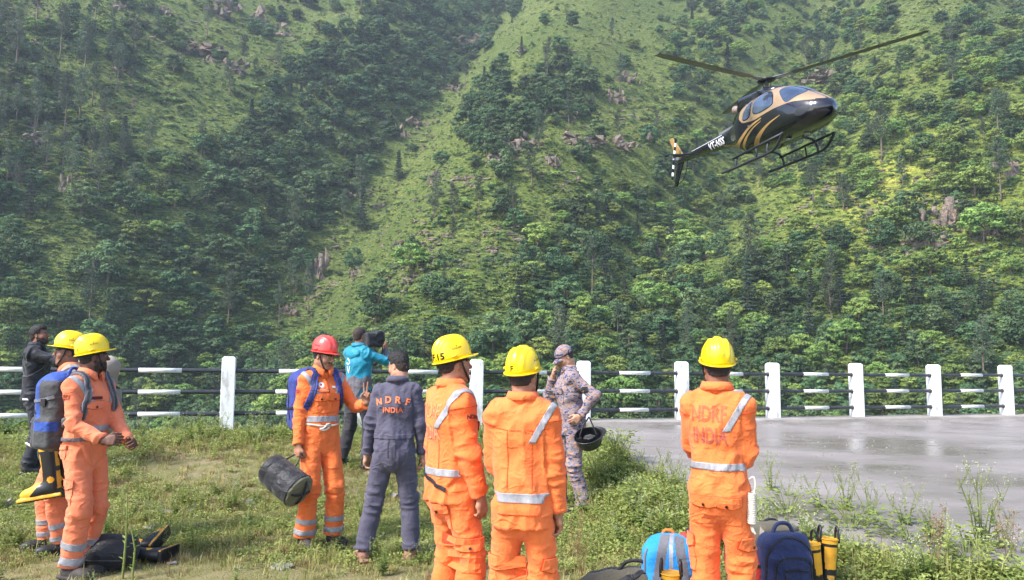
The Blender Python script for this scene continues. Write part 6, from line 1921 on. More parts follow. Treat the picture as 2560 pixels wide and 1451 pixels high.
# indigo rucksack of the man in the red helmet
e, off = worn_pack(P4, 'indigo blue rucksack on the back of the man in the red helmet', -.135, .97)
V, F = soft(Field().box((0, -.13, .26), (.185, .135, .27), .10, rotm(0, .06)).box((0, -.23, .16), (.12, .05, .12), .045, None, .03).ell((0, -.12, .51), (.11, .09, .05), None, .04), .011, .005, 10, 8)
pb = mobj('main_compartment', V, F, M_RUCKB, e); bv = bvh_of(V, F)
zip_line('zip', [(-.16, -.10, .10), (-.15, -.16, .38), (0, -.20, .50), (.15, -.16, .38), (.16, -.10, .10)], bv, M_STRAP, pb)
zip_line('side_strap', [(.18, -.02, .22), (.17, -.12, .20), (.12, -.24, .2)], bv, M_STRAP, pb, .02)
loop_handle(e, (-.04, -.03, .515), (.04, -.03, .515), .05, .010, M_STRAP)
pack_straps(P4, e, off, M_RUCKB, .058, M_NAVY)

# black sleeping bag in its stuff sack, carried by hand
bx = at_y(712, 1200, 6.25)
e = empty('sleeping_bag', bx, 0); e.scale = (.92,) * 3; tag(e, 'black stuffed sleeping bag with an olive end, carried by the red-helmeted man', 'sleeping bag')
ax = nrm((.80, -.35, -.48)); c0 = -ax * .17; c1 = ax * .17
fd = Field().cone(c0, c1, .128, .140, .02, None, True, True); fd2 = Field().cone(c0, c1, .128, .14, .03).cone(c0 * .75, c1 * .75, .138, .148, .04)
V, F = fd2.mesh(.009); t = V @ ax
V = V - ax * (np.sign(t) * np.maximum(np.abs(t) - .195, 0) * .80)[:, None]
N = vnormals(V, F); ang = np.arctan2(V @ nrm(np.cross(ax, (0, 0, 1))), V @ np.array([0, 0, 1.])); V = V + N * (.006 * vnoise(np.c_[ang * 5, V @ ax * 6, ang * 0]) + .007 * (np.abs(np.sin((V @ ax) * 26)) - .6))[:, None]
fc = V[F].mean(1); en = (fc @ ax > .185)
sb = mobj('stuff_sack', V, F, [M_BLKN, M_OLBAG], e, en.astype(int))
u1 = nrm(np.cross(ax, (0, 0, 1))); u2 = nrm(np.cross(ax, u1))
for k_ in range(2):
    d = u1 if k_ else u2
    mobj('cross_strap', *tube([c1 * .2 + d * .155, c1 * .9 + d * .152, c1 * 1.32 + d * .10, c1 * 1.42, c1 * 1.32 - d * .10, c1 * .9 - d * .152, c1 * .2 - d * .155], .011, 6), M_BLKN, sb)
mobj('rim_strap', *tube([c1 * 1.0 + (math.cos(a) * u1 + math.sin(a) * u2) * .152 for a in np.linspace(0, 6.283, 30)], .008, 6, False), M_BLKN, sb)
h4 = np.array(P4['root'].location) + zrot(P4['root'].rotation_euler.z) @ P4['st'](P4['wr'][1] + np.array([0, .0, -.085])) - bx; h4 = h4 / .92
mobj('carry_strap', *tube(curve_pts([c1 * .5 + np.array([0, 0, .13]), (h4 + c1 * .5 + np.array([.02, 0, .13])) / 2 + np.array([.02, 0, .0]), h4 + np.array([.012, 0, .0]), h4 + np.array([-.02, 0, 0]), c0 * .3 + np.array([0, 0, .13])], 18), .007, 6), M_BLKN, e)

# rubber boots: black with yellow toe, heel and trim
def gumboot(label, loc, R, group='rubber fire boots', mirror=1, pull=True, s=1.0, back=True):
    e = empty('rubber_boot', loc); tag(e, label, 'boot', group)
    fd = Field()
    fd.cone((0, -.02, .05), (0, -.02, .36), .052, .062, .03, ((1, 0, 0), .92), True).ell((0, .10, .05), (.050, .10, .048), None, .03).cone((0, .01, .07), (0, .07, .075), .05, .044, .03).box((0, .06, .016), (.05, .15, .016), .014, None, .006)
    V, F = fd.mesh(.0058)
    fc = V[F].mean(1); mi = np.zeros(len(F), int)
    mi[(fc[:, 1] > .115) & (fc[:, 2] > .03) & (fc[:, 2] < .12)] = 1                     # toe cap
    mi[(fc[:, 1] > .03) & (fc[:, 2] > .03) & (fc[:, 1] > .15 - fc[:, 2] * .9) & (fc[:, 2] < .15)] = 1
    mi[fc[:, 2] > .335] = 1
    mi[(fc[:, 1] > .022) & (fc[:, 2] > .18) & (fc[:, 2] < .315)] = 1
    mi[(np.abs(fc[:, 2] - .021) < .011) & (np.abs(fc[:, 0]) > .04)] = 1
    if back: mi[(fc[:, 1] < -.055) & (fc[:, 2] > .06) & (fc[:, 2] < .33) & (np.abs(fc[:, 0]) < .03)] = 1
    mi[(fc[:, 1] < -.04) & (np.abs(fc[:, 2] - .2) < .018)] = 0
    mi[np.hypot(fc[:, 1] + .03, fc[:, 2] - .13) < .022] = 1
    T = lambda v: np.asarray(v) * s @ R.T
    bo = mobj('boot_shell', T(V), F, [M_RUB, M_YRUB], e, mi)
    ring = [T(np.array([math.cos(a) * .058, -.02 + math.sin(a) * .062, .36])) for a in np.linspace(0, 6.283, 24)]
    mobj('top_rim', *tube(ring, .005, 6, False), M_YRUB, bo)
    mobj('lining', T(np.array([[math.cos(a) * .053, -.02 + math.sin(a) * .057, .3555] for a in np.linspace(0, 6.283, 20)[:-1]])), [tuple(range(19))], M_STRAP, bo)
    if pull:
        for q in (1, -1):
            mobj('pull_strap', *tube([T(p) for p in curve_pts([(q * .056, -.045, .34), (q * .055, -.042, .40), (q * .052, -.02, .435), (q * .055, .002, .40), (q * .056, .005, .34)], 14)], .008, 6), M_RUB, e)
    tr = [box_vf((0, -.07 + .028 * i, .004), (.046, .008, .006)) for i in range(9)]
    Vt, Ft = join(tr); mobj('sole_tread', T(np.array(Vt)), Ft, M_RUB, bo, smooth=False)
    return e
gumboot('black and yellow rubber boot hanging below the grey backpack, toe to the left', at_y(128, 1245, 6.05), zrot(D(98)) @ rotm(0, D(-10)), s=1.12, pull=False)
gumboot('second rubber boot hanging behind the first, under the backpack', at_y(150, 1240, 6.22), zrot(D(84)) @ rotm(0, D(-4)), s=1.12, pull=False)
hb = at_y(112, 1150, 6.05); e = empty('boot_cord', hb); tag(e, 'pale cord tying the hanging boots to the backpack', 'cord')
mobj('cord', *tube(curve_pts([(-.16, 0, .13), (-.08, -.02, .10), (.0, 0, .09), (.03, .0, .0)], 14), .009, 6), M_ROPE, e)
mobj('boot_bag', *soft(Field().ell((.02, .03, .04), (.09, .08, .10)), .012, .006, 12), M_BLKN, e)
# two boots lying on the ground
def _lie(toe):
    zz = nrm((-1, .06, .02)); yy = nrm(toe - (toe @ zz) * zz); return np.stack([np.cross(yy, zz), yy, zz], 1)
for k_, (px, py, Y_, dz, yaw, lb) in enumerate(((212, 1392, 5.98, .075, -84, 'upper of two yellow-soled boots lying behind the black bedroll at the left'), (222, 1405, 5.86, .07, -92, 'lower of two yellow-soled boots lying behind the black bedroll at the left'))):
    p = at_y(px, py, Y_); zg = float(ground_z(p[0], Y_))
    Rl = zrot(D(yaw)) @ rotm(0, D(-90 + 6), 0) @ zrot(D(60 if k_ else -40))
    gumboot(lb, (p[0] + .50 + .03 * k_, Y_ + .14, zg + dz + .045 * (1 - k_)), _lie(nrm((0, 1, -.05)) if k_ else nrm((0, .93, .35))), s=1.0, pull=False, back=False)

p = at_y(264, 1400, 5.86); p[2] = float(ground_z(p[0], 5.86)) + .118
e = empty('bedroll', p, D(4)); tag(e, 'soft black rolled bedding bag lying on the grass at the feet of the left rescuer', 'bedroll')
fd = Field().cone((-.16, 0, 0), (.17, 0, 0), .112, .118, .03).cone((-.12, 0, .0), (.13, 0, 0), .12, .124, .04)
V, F = fd.mesh(.009); V[:, 0] -= np.sign(V[:, 0]) * np.maximum(np.abs(V[:, 0]) - .20, 0) * .7; V[:, 2] = np.maximum(V[:, 2], -.105)
N = vnormals(V, F); V = V + N * (.008 * vnoise(V * np.array([9, 14, 14])) + .005 * (1 - np.abs(vnoise(V * np.array([14, 6, 6]) + 3)) * 2))[:, None]
pb = mobj('roll', V, F, M_BLKN, e); bv = bvh_of(V, F)
for xx in (-.10, .12): mobj('tie_strap', *tube([(xx, math.cos(a) * .128, math.sin(a) * .124) for a in np.linspace(0, 6.283, 26)], .007, 6, False), M_BLKN, pb)
zip_line('zip', [(-.17, -.12, -.03), (0, -.13, -.03), (.17, -.12, -.03)], bv, M_CHAR, pb, .01)

# --- pile of bags at the feet of the man on the right
def at_ground(px, Y):
    x = x_at(px, Y, 1400); return np.array([x, Y, float(ground_z(x, Y))])
# sky blue trekking pack
p = at_ground(1672, 4.85); e = empty('backpack', p, D(-14)); tag(e, 'sky blue and grey trekking backpack left of the man with folded arms', 'backpack', 'bags on the ground')
fd = Field().box((0, 0, .24), (.17, .11, .25), .09, rotm(0, -.16)).ell((0, .06, .46), (.13, .09, .07), None, .05).box((0, -.10, .16), (.13, .06, .14), .05, None, .03)
for q in (1, -1): fd.box((q * .16, -.01, .14), (.035, .07, .12), .03, None, .03)
V, F = soft(fd, .0058, .004, 11, 15); fc = V[F].mean(1); mi = np.zeros(len(F), int)
_xx = fc[:, 0] - .02; mi[(np.abs(np.abs(_xx) - (.115 - .17 * (fc[:, 2] - .1))) < .030) & (fc[:, 1] < .03) & (fc[:, 2] > .12)] = 1
mi[(np.abs(_xx) < .012) & (fc[:, 1] < .06) & (fc[:, 2] > .25)] = 2
pb = mobj('main_compartment', V, F, [M_SKYB, M_GREYN, M_TAPE], e, mi); bv = bvh_of(V, F)
zip_line('zip', [(-.19, -.06, .10), (-.165, -.09, .28), (-.12, -.04, .44)], bv, M_GREYN, pb, .016); zip_line('zip', [(.19, -.06, .10), (.165, -.09, .28), (.12, -.04, .44)], bv, M_GREYN, pb, .016); zip_line('pocket_zip', [(-.14, -.17, .17), (0, -.20, .20), (.14, -.17, .17)], bv, M_GREYN, pb, .012)
loop_handle(e, (-.05, .08, .50), (.04, .08, .50), .045, .010, M_ORG); loop_handle(e, (.07, .08, .49), (.12, .06, .40), .05, .009, M_GREYN, 'daisy_loop')
mobj('zip_pull', *tube([(-.17, -.12, .16), (-.165, -.13, .11), (-.15, -.135, .08)], .008, 6), M_ORG, e); mobj('hip_belt', *soft(Field().box((-.2, -.02, .06), (.08, .03, .04), .025), .01, .004), M_CHAR, e); mobj('strap_tip', *tube([(.03, -.21, .33), (.04, -.215, .25), (.03, -.21, .19)], .006, 6), M_TAPE, e)
# boot standing in front of the sky blue pack
p = at_ground(1676, 4.55); gumboot('black rubber boot with a yellow top standing before the sky blue backpack', p, zrot(D(160)), s=1.05)
M_FLAME = plain('orange flame print', (0.62, 0.15, 0.03), .7)
# dark olive duffel
p = at_ground(1548, 4.9); e = empty('duffel_bag', p, D(-20)); tag(e, 'dark olive duffel bag with black straps at the left of the pile', 'bag', 'bags on the ground')
V, F = soft(Field().ell((0, 0, .13), (.27, .17, .165)).ell((.13, .02, .20), (.14, .12, .11), None, .06).ell((-.14, -.04, .13), (.13, .12, .10), None, .06), .011, .014, 8, 21); V[:, 2] = np.maximum(V[:, 2], .002)
pb = mobj('main_compartment', V, F, M_OLIVE, e); bv = bvh_of(V, F)
for a_, b_, c_ in (((-.2, -.12, .2), (-.06, -.16, .24), (.1, -.1, .3)), ((.0, -.15, .12), (.08, -.1, .26), (.2, .02, .28)), ((-.22, .0, .22), (-.12, .0, .28), (.02, .0, .30))): zip_line('strap', [a_, b_, c_], bv, M_BLKN, pb, .035)
mobj('buckle', *box_vf((-.17, -.145, .19), (.02, .01, .026)), M_STRAP, pb, smooth=False); loop_handle(e, (.0, -.02, .29), (.2, .02, .30), .07, .012, M_BLKN)
# navy school pack
p = at_ground(1958, 4.95); e = empty('backpack', p, D(8)); tag(e, 'navy blue daypack standing right of the man with folded arms', 'backpack', 'bags on the ground')
V, F = soft(Field().box((0, 0, .25), (.165, .10, .255), .08).box((0, -.095, .21), (.14, .045, .19), .05, None, .03).box((0, -.135, .10), (.125, .03, .095), .035, None, .02), .010, .004, 11, 25)
for q in (1, -1): pass
pb = mobj('main_compartment', V, F, M_NAVY, e); bv = bvh_of(V, F)
zip_line('zip', [(-.15, -.06, .20), (-.14, -.08, .40), (0, -.07, .485), (.14, -.08, .40), (.15, -.06, .20)], bv, M_BLKN, pb, .016); zip_line('front_zip', [(-.13, -.14, .22), (-.11, -.15, .35), (0, -.15, .385), (.11, -.15, .35), (.13, -.14, .22)], bv, M_BLKN, pb, .014)
zip_line('pocket_zip', [(-.07, -.17, .295), (0, -.17, .298), (.10, -.17, .295)], bv, M_BLKN, pb, .012); zip_line('lower_zip', [(-.12, -.18, .185), (0, -.19, .19), (.12, -.18, .185)], bv, M_BLKN, pb, .014); mobj('zip_pull', *tube([(-.07, -.165, .29), (-.072, -.168, .255)], .006, 6), M_BLKN, pb)
loop_handle(e, (-.075, .0, .49), (.075, .0, .49), .075, .013, M_NAVY); mobj('side_pocket', *soft(Field().box((.17, -.01, .11), (.03, .06, .10), .025), .01, .003), M_NAVY, e); mobj('side_pocket', *soft(Field().box((-.17, -.01, .11), (.03, .06, .10), .025), .01, .003), M_NAVY, e)
mobj('white_tag', *box_vf((.165, -.07, .16), (.012, .004, .014), rotm(0, 0, .4)), M_WHITEP, e, smooth=False)
# water bottle in cyan cap beside it
p = at_ground(1886, 4.72); e = empty('water_bottle', p); tag(e, 'dark bottle with a cyan cap beside the navy daypack', 'bottle')
prof = [(.0, .0), (.032, .0), (.034, .02), (.034, .17), (.022, .20), (.018, .21)]; V = []; F = []
for r, z in prof: V += [(r * math.cos(a), r * math.sin(a), z) for a in np.linspace(0, 6.283, 17)[:-1]]
for j in range(len(prof) - 1): F += [(j * 16 + i, j * 16 + (i + 1) % 16, j * 16 + 16 + (i + 1) % 16, j * 16 + 16 + i) for i in range(16)]
mobj('flask', V, F, M_NAVY, e); mobj('cap', *tube([(0, 0, .205), (0, 0, .215), (0, 0, .25)], [.024, .026, .024], 14), M_CYAN, e)
# red bag and grey-olive pack behind
p = at_ground(1868, 4.98); e = empty('dry_bag', p, .3); tag(e, 'red crumpled bag between the orange trousers and the navy daypack', 'bag', 'bags on the ground')
V, F = soft(Field().ell((0, 0, .17), (.13, .11, .18)).ell((.02, 0, .33), (.07, .06, .05), None, .05), .010, .012, 10, 31); V[:, 2] = np.maximum(V[:, 2], .002); pb = mobj('sack', V, F, M_REDB, e); zip_line('closing_strap', [(-.1, -.08, .3), (0, -.1, .31), (.1, -.08, .3)], bvh_of(V, F), M_BLKN, pb, .02)
p = at_ground(1715, 5.2); e = empty('dry_bag', p, .8); tag(e, 'red corded bag half hidden behind the legs of the man with folded arms', 'bag', 'bags on the ground')
V, F = soft(Field().ell((0, 0, .22), (.10, .10, .22)).ell((0, 0, .43), (.05, .05, .05), None, .05), .011, .010, 10, 33); V[:, 2] = np.maximum(V[:, 2], .002); pb = mobj('sack', V, F, M_REDB, e); mobj('black_toggle', *tube([(-.02, -.03, .45), (0, -.02, .50), (.03, 0, .47)], .018, 8), M_BLKN, e)
p = at_ground(1925, 5.28); e = empty('backpack', p, D(10)); tag(e, 'grey-olive rucksack lying behind the navy daypack', 'backpack', 'bags on the ground')
V, F = soft(Field().box((0, 0, .22), (.24, .12, .23), .1), .012, .012, 8, 41); pb = mobj('main_compartment', V, F, M_OLIVE, e); bv = bvh_of(V, F); zip_line('strap', [(-.15, -.1, .3), (-.1, -.08, .43), (-.05, .02, .45)], bv, M_BEIGE, pb, .03); loop_handle(e, (-.06, 0, .44), (.08, 0, .44), .05, .01, M_BLKN); mobj('lid', *soft(Field().ell((.03, -.02, .43), (.16, .11, .05)), .011, .008, 9), M_OLIVE, e)
# pair of boots standing on the right
for k_, (px, yw, lb) in enumerate(((2046, 8, 'left boot of the yellow and black pair standing right of the navy daypack'), (2068, -10, 'right boot of the yellow and black pair standing right of the navy daypack'))):
    gumboot(lb, at_ground(px, 5.02 + .03 * k_), zrot(D(200 + yw * 2)) @ rotm(0, D(3), D(4 * (1 - 2 * k_))), s=1.06)
# orange candy wrapper in the grass
p = ground_at(2088, 1352); e = tag(mobj('wrapper', *soft(Field().box((0, 0, .02), (.03, .02, .012), .008), .006, .006, 30), M_ORG), 'small orange wrapper in the grass right of the standing boots', 'wrapper'); e.location = p

# phone, camera and held helmet
R1 = zrot(P1['root'].rotation_euler.z); ph = np.array(P1['root'].location) + R1 @ P1['st'](P1['wr'][1] + np.array([-.05, .03, .115]))
e = empty('phone', ph, P1['root'].rotation_euler.z); tag(e, 'dark phone held up by the man in black', 'phone')
bevel_obj(mobj('case', *box_vf((0, 0, 0), (.036, .0045, .075)), M_RUB, e, smooth=False), .004, 2); mobj('screen', *box_vf((0, -.0055, 0), (.033, .0008, .070)), plain('phone screen', (.10, .14, .20), .1), e, smooth=False); mobj('lens', *tube([(.018, .004, .055), (.018, .008, .055)], .009, 12), M_EYED, e)
R5 = zrot(P5['root'].rotation_euler.z); cp = at_y(930, 850, 9.25)
e = empty('video_camera', cp, P5['root'].rotation_euler.z + D(-22)); e.scale = (.8,) * 3; tag(e, 'shoulder camera under a black rain cover held by the man in teal', 'camera')
V, F = soft(Field().box((0, .02, .0), (.085, .125, .115), .03, rotm(0, .10)).box((0, .10, .055), (.10, .07, .085), .03, rotm(0, .25), .02), .011, .008, 8, 51); mobj('rain_cover', V, F, M_BLKN, e)
mobj('cover_edge', *tube([(-.10, .165, .12), (0, .175, .14), (.10, .165, .12), (.10, .15, -.05), (.0, .145, -.07), (-.10, .15, -.05), (-.10, .165, .12)], .010, 6), M_BLKN, e); mobj('lens_barrel', *tube([(0, .1, .0), (0, .19, .02)], [.05, .055], 16), M_RUB, e)
mobj('eyepiece', *tube([(-.10, -.02, .03), (-.14, -.04, .03)], [.02, .028], 12), M_RUB, e)
for q, l_ in ((.03, .16), (.09, .22)): mobj('hanging_strap', *tube(curve_pts([(q, .16, -.08), (q + .01, .17, -.08 - l_ * .5), (q, .16, -.08 - l_)], 8), .007, 5), M_STRAP, e)
R9 = zrot(P9['root'].rotation_euler.z); hp_ = np.array(P9['root'].location) + R9 @ P9['st'](P9['wr'][-1] + np.array([-.05, -.06, -.23]))
e = empty('riding_helmet', hp_, 0); tag(e, 'black open helmet hanging by its strap from the hand of the man in camouflage', 'helmet')
def _dom(z_):
    y_ = np.array([1.0, 0, .2]); y_ = nrm(y_ - (y_ @ z_) * z_); return np.stack([np.cross(y_, z_), y_, z_], 1)
ho, hb_ = helmet(e, _dom(nrm((.25, .55, -.80))), np.array([0, 0, 0.02]), M_BHELM, 1.05, 'shell', False)
mobj('padding', *soft(Field().ell((0.02, .02, -.01), (.07, .03, .045)), .009, .006, 20), M_CHAR, e)
for q in (-1, 1): mobj('strap', *tube(curve_pts([(q * .09, -.02, .02), (q * .05, .01, .12), (.01, .02, .21)], 10), .007, 6), M_STRAP, e)
# ------------------------------------------------------------------ helicopter
def paint(name, col, rough=.22, coat=.6, var=.08):
    k = NT(name); f = k.noise(3, 3); k.set(k.ramp(f, [(.3, tuple(c * (1 - var) for c in col)), (.7, tuple(min(1, c * (1 + var)) for c in col))]), rough, 0, .5, coat); return k.m
M_HBLK = paint('black lacquer', (0.010, 0.010, 0.016)); M_GOLD = paint('champagne gold lacquer', (0.31, 0.21, 0.12), .35, .3); M_GOLD2 = paint('dark gold stripe', (0.36, 0.22, 0.075), .35, .3)
k = NT('tinted canopy glass'); k.set(k.ramp(k.noise(1.2, 3), [(.35, (.02, .035, .07)), (.65, (.07, .10, .16))]), .06, 0, .9, .5); M_GLASS = k.m
M_HMET = plain('bare metal', (0.38, 0.38, 0.40), .35, .7); M_HDARK = plain('dark grey metal', (0.035, 0.038, 0.045), .45, .3); M_BLADE = plain('grey rotor blade', (0.22, 0.23, 0.23), .4); M_BLADED = plain('dark blade', (0.16, 0.165, 0.165), .4); M_HWHITE = plain('white decal', (0.72, 0.72, 0.74), .5, var=.05)
hq = np.radians([-74.8, -0.1, 6.0])
def hrot(a):
    y, p_, r = a
    Rz = zrot(y); Ry = np.array([[math.cos(p_), 0, -math.sin(p_)], [0, 1, 0], [math.sin(p_), 0, math.cos(p_)]]); Rx = np.array([[1, 0, 0], [0, math.cos(r), -math.sin(r)], [0, math.sin(r), math.cos(r)]])
    return Rz @ Ry @ Rx
HR = hrot(hq); HL = np.array([9.72, 27.06, 9.04])
heli = bpy.data.objects.new('helicopter', None); COL.objects.link(heli)
heli.matrix_world = Matrix([[*HR[i], HL[i]] for i in range(3)] + [[0, 0, 0, 1]])
tag(heli, 'black and gold light helicopter hovering over the valley, nose up to the right', 'helicopter')
# fuselage: x ahead, y to port, z up; stations x, bottom, top, half width, squareness
STN = [(3.28, 1.02, 1.10, .04, 2), (3.22, .88, 1.27, .22, 2), (3.05, .74, 1.43, .44, 2.1), (2.75, .63, 1.62, .64, 2.2), (2.4, .57, 1.84, .77, 2.3), (2.0, .53, 2.10, .86, 2.4), (1.6, .51, 2.32, .91, 2.5), (1.1, .50, 2.46, .935, 2.6), (.5, .50, 2.50, .94, 2.7), (-.2, .50, 2.50, .93, 2.7), (-.8, .54, 2.44, .89, 2.6),
       (-1.2, .64, 2.34, .78, 2.5), (-1.6, .82, 2.18, .62, 2.4), (-2.0, 1.02, 2.06, .47, 2.3), (-2.5, 1.22, 2.00, .36, 2.2), (-3.2, 1.36, 1.99, .30, 2), (-4.5, 1.50, 1.99, .23, 2), (-5.8, 1.61, 1.98, .17, 2), (-6.8, 1.68, 1.96, .13, 2), (-7.15, 1.72, 1.94, .08, 2)]
xs = np.concatenate([np.linspace(3.28, 2.9, 24), np.linspace(2.88, -2.6, 190), np.linspace(-2.65, -7.15, 60)])
sx = np.array([q[0] for q in STN])[::-1]
ip = lambda i: np.interp(xs, sx, np.array([q[i] for q in STN])[::-1])
zb, zt, hw, ex = ip(1), ip(2), ip(3), ip(4); na = 168
def smooth1(a, n=14):
    for _ in range(n): a = np.concatenate([a[:1], (a[:-2] + 2 * a[1:-1] + a[2:]) / 4, a[-1:]])
    return a
zb, zt, hw = smooth1(zb), smooth1(zt), smooth1(hw)
V = []
for i, x in enumerate(xs):
    zc = (zb[i] + zt[i]) / 2 - .06 * (hw[i] > .5); 
    for j in range(na):
        a = 2 * math.pi * j / na; cs, sn = math.cos(a), math.sin(a)
        y = hw[i] * np.sign(cs) * abs(cs) ** (2 / ex[i]); h = (zt[i] - zc) if sn > 0 else (zc - zb[i])
        V.append((x, y, zc + h * np.sign(sn) * abs(sn) ** (2 / ex[i])))
nx = len(xs); I_, J_ = np.meshgrid(np.arange(nx - 1), np.arange(na), indexing='ij'); a = (I_ * na + J_).ravel(); b = (I_ * na + (J_ + 1) % na).ravel()
F = np.stack([a, b, b + na, a + na], 1); V = np.array(V)
V = np.concatenate([V, [[3.30, 0, 1.06], [-7.16, 0, 1.83]]]); c1_, c2_ = nx * na, nx * na + 1
Fq = F.tolist() + [(c1_, (j + 1) % na, j) for j in range(na)] + [(c2_, (nx - 1) * na + j, (nx - 1) * na + (j + 1) % na) for j in range(na)]
fc = np.array([V[list(f)].mean(0) for f in Fq])
mi = np.zeros(len(Fq), int)
X_, Z_ = fc[:, 0], fc[:, 2]
belt = np.interp(X_, [-.9, -.5, .3, 1.4, 2.3, 3.1], [2.05, 1.62, 1.50, 1.56, 1.55, 1.36])
mi[(X_ > -.75) & (X_ < 3.12) & (Z_ > belt) & ((Z_ < 2.47) | (X_ > .4))] = 1
mi[(X_ > 2.0) & (Z_ > belt) & (np.abs(fc[:, 1]) < .03)] = 0
fus = mobj('fuselage', V, Fq, [M_HBLK, M_GOLD], heli, mi); hb = bvh_of(V, Fq)
def hpatch(name, pts, mat, side=-1, off=.012, parent=None, n=None, origin=None, up=(0, 0, 1), step=.08):
    """outline given in (x ahead, z up) on the flank"""
    bm = poly_bm([((p[0] if side < 0 else -p[0]), p[1]) for p in pts])
    return lay(name, bm, (0, side * 1.2, 0), (0, side, 0), (0, 0, 1), hb, mat, parent or heli, off, step, 0, 1.0)
def grow(pts, d):
    c = np.mean(pts, 0); return [tuple(np.array(p) + nrm(np.array(p) - c) * d) for p in pts]
rear_win = [(-.42, 1.66), (-.40, 1.90), (-.28, 2.12), (-.08, 2.24), (.06, 2.22), (.10, 1.66)]
front_win = [(.30, 1.64), (.28, 2.02), (.36, 2.26), (.60, 2.33), (1.02, 2.30), (1.28, 2.12), (1.40, 1.90), (1.42, 1.66)]
def roundp(p, n=2):
    for _ in range(n):
        q = []
        for i in range(len(p)):
            a_, b_ = np.array(p[i]), np.array(p[(i + 1) % len(p)]); q += [tuple(a_ * .75 + b_ * .25), tuple(a_ * .25 + b_ * .75)]
        p = q
    return p
for side in (-1, 1):
    for w in (rear_win, front_win):
        fr = hpatch('window_frame', roundp(grow(w, .045)), M_HBLK, side, .008); hpatch('window', roundp(w), M_GLASS, side, .016, fr)
    hpatch('sliding_pane', roundp([(.86, 2.0), (.86, 2.2), (1.12, 2.18), (1.15, 2.0)], 1), M_HDARK, side, .022)
    ch = hpatch('chin_window', roundp([(2.35, .98), (2.45, 1.22), (2.78, 1.26), (2.92, 1.08), (2.6, .92)]), M_HDARK, side, .012)
    _bx = np.linspace(-.72, 2.95, 40); _bz = np.interp(_bx, [-.9, -.5, .3, 1.4, 2.3, 3.1], [2.05, 1.62, 1.50, 1.56, 1.55, 1.36])
    for _ in range(3): _bz[1:-1] = (_bz[:-2] + 2 * _bz[1:-1] + _bz[2:]) / 4
    hpatch('gold_panel_edge', [(x_, z_ - .03) for x_, z_ in zip(_bx, _bz)] + [(x_, z_ + .05) for x_, z_ in zip(_bx[::-1], _bz[::-1])], M_GOLD, side, .005)
    # gold swooshes
    def sw(c0, c1, w0, w1, name='gold_stripe'):
        A = curve_pts(c0, 22); B = curve_pts(c1, 22); hpatch(name, [tuple(p[:2]) for p in A] + [tuple(p[:2]) for p in B[::-1]], M_GOLD2, side, .010)
    z3 = lambda L: [np.array([p[0], p[1], 0]) for p in L]
    sw(z3([(.75, 1.44), (0, 1.36), (-.8, 1.12), (-1.4, 1.06), (-2.2, 1.24), (-3.0, 1.44)]), z3([(.75, 1.40), (0, 1.26), (-.8, .98), (-1.4, .90), (-2.2, 1.10), (-3.0, 1.42)]), 0, 0)
    sw(z3([(.72, 1.34), (.1, 1.22), (-.5, 1.0), (-1.0, .76)]), z3([(.72, 1.32), (.1, 1.16), (-.5, .88), (-.95, .68)]), 0, 0)
    sw(z3([(1.75, 1.22), (1.0, 1.12), (.3, .92), (-.25, .66)]), z3([(1.75, 1.20), (1.0, 1.04), (.3, .76), (-.05, .58)]), 0, 0)
    for xx in (.18, -.52): hpatch('door_edge', [(xx, .75), (xx + .012, .75), (xx + .012, 1.62), (xx, 1.62)], M_HDARK, side, .010)
    hpatch('door_handle', [(-.1, 1.35), (.02, 1.35), (.02, 1.39), (-.1, 1.39)], M_HMET, side, .02)
    hpatch('white_line', [(-2.9, 1.86), (-5.6, 1.90), (-5.6, 1.885), (-2.9, 1.835)], M_HWHITE, side, .012)
    bm = text_bm('VT-NSS', .40, .035, 1.05)
    bmesh.ops.rotate(bm, cent=(0, 0, 0), matrix=Matrix.Rotation(-side * -.045, 3, 'Z'), verts=bm.verts[:])
    lay('registration', bm, (-3.35, side * 1.2, 1.60), (0, side, 0), (0, 0, 1), hb, M_HWHITE, heli, .012, .08, 0, 1.0)
    # windscreen halves seen past the centre post
    n_ = nrm((.62, side * .55, .58)); up = (-.5, 0, .85)
    wv = [(-.50, -.34), (-.46, .36), (-.30, .50), (.34, .52), (.46, .30), (.52, -.30), (.30, -.42)]
    bm = poly_bm(roundp([((-p[0] if side < 0 else p[0]) * .9, p[1]) for p in wv], 2))
    lay('windscreen', bm, np.array((2.06, side * .46, 1.95)), n_, up, hb, M_GLASS, heli, .014, .08, 0, .6)
# cowling, intake and exhaust
V, F = Field().box((-.55, 0, 2.52), (.95, .42, .26), .16, np.array(Euler((0, D(5), 0)).to_matrix()), .1).cone((-1.5, 0, 2.35), (-2.2, 0, 2.12), .34, .16, .2).ell((.35, 0, 2.50), (.5, .42, .2), None, .15).mesh(.05)
fc = V[F].mean(1); cow = mobj('engine_cowling', V, F, [M_HBLK, M_GOLD2], heli, np.zeros(len(F), int))
mobj('exhaust', *tube([(-1.35, -.12, 2.42), (-1.65, -.14, 2.50), (-1.95, -.16, 2.58)], [.15, .16, .165], 16, False), plain('scorched steel', (.42, .30, .26), .4, .6), heli)
for q in (-1, 1):
    gr = mobj('intake_grille', *box_vf((-.15, q * .425, 2.56), (.22, .012, .10)), M_HDARK, cow, smooth=False)
    mobj('cowl_latch', *box_vf((-.8, q * .43, 2.4), (.03, .01, .02)), M_HMET, cow, smooth=False)
mobj('roof_rail', *tube([(.4, .3, 2.64), (-.9, .3, 2.72), (-1.2, .3, 2.58)], .018, 6), M_HMET, heli); mobj('antenna', *tube([(-.55, .0, 2.75), (-.62, 0, 3.0)], [.02, .008], 6), M_HDARK, heli)
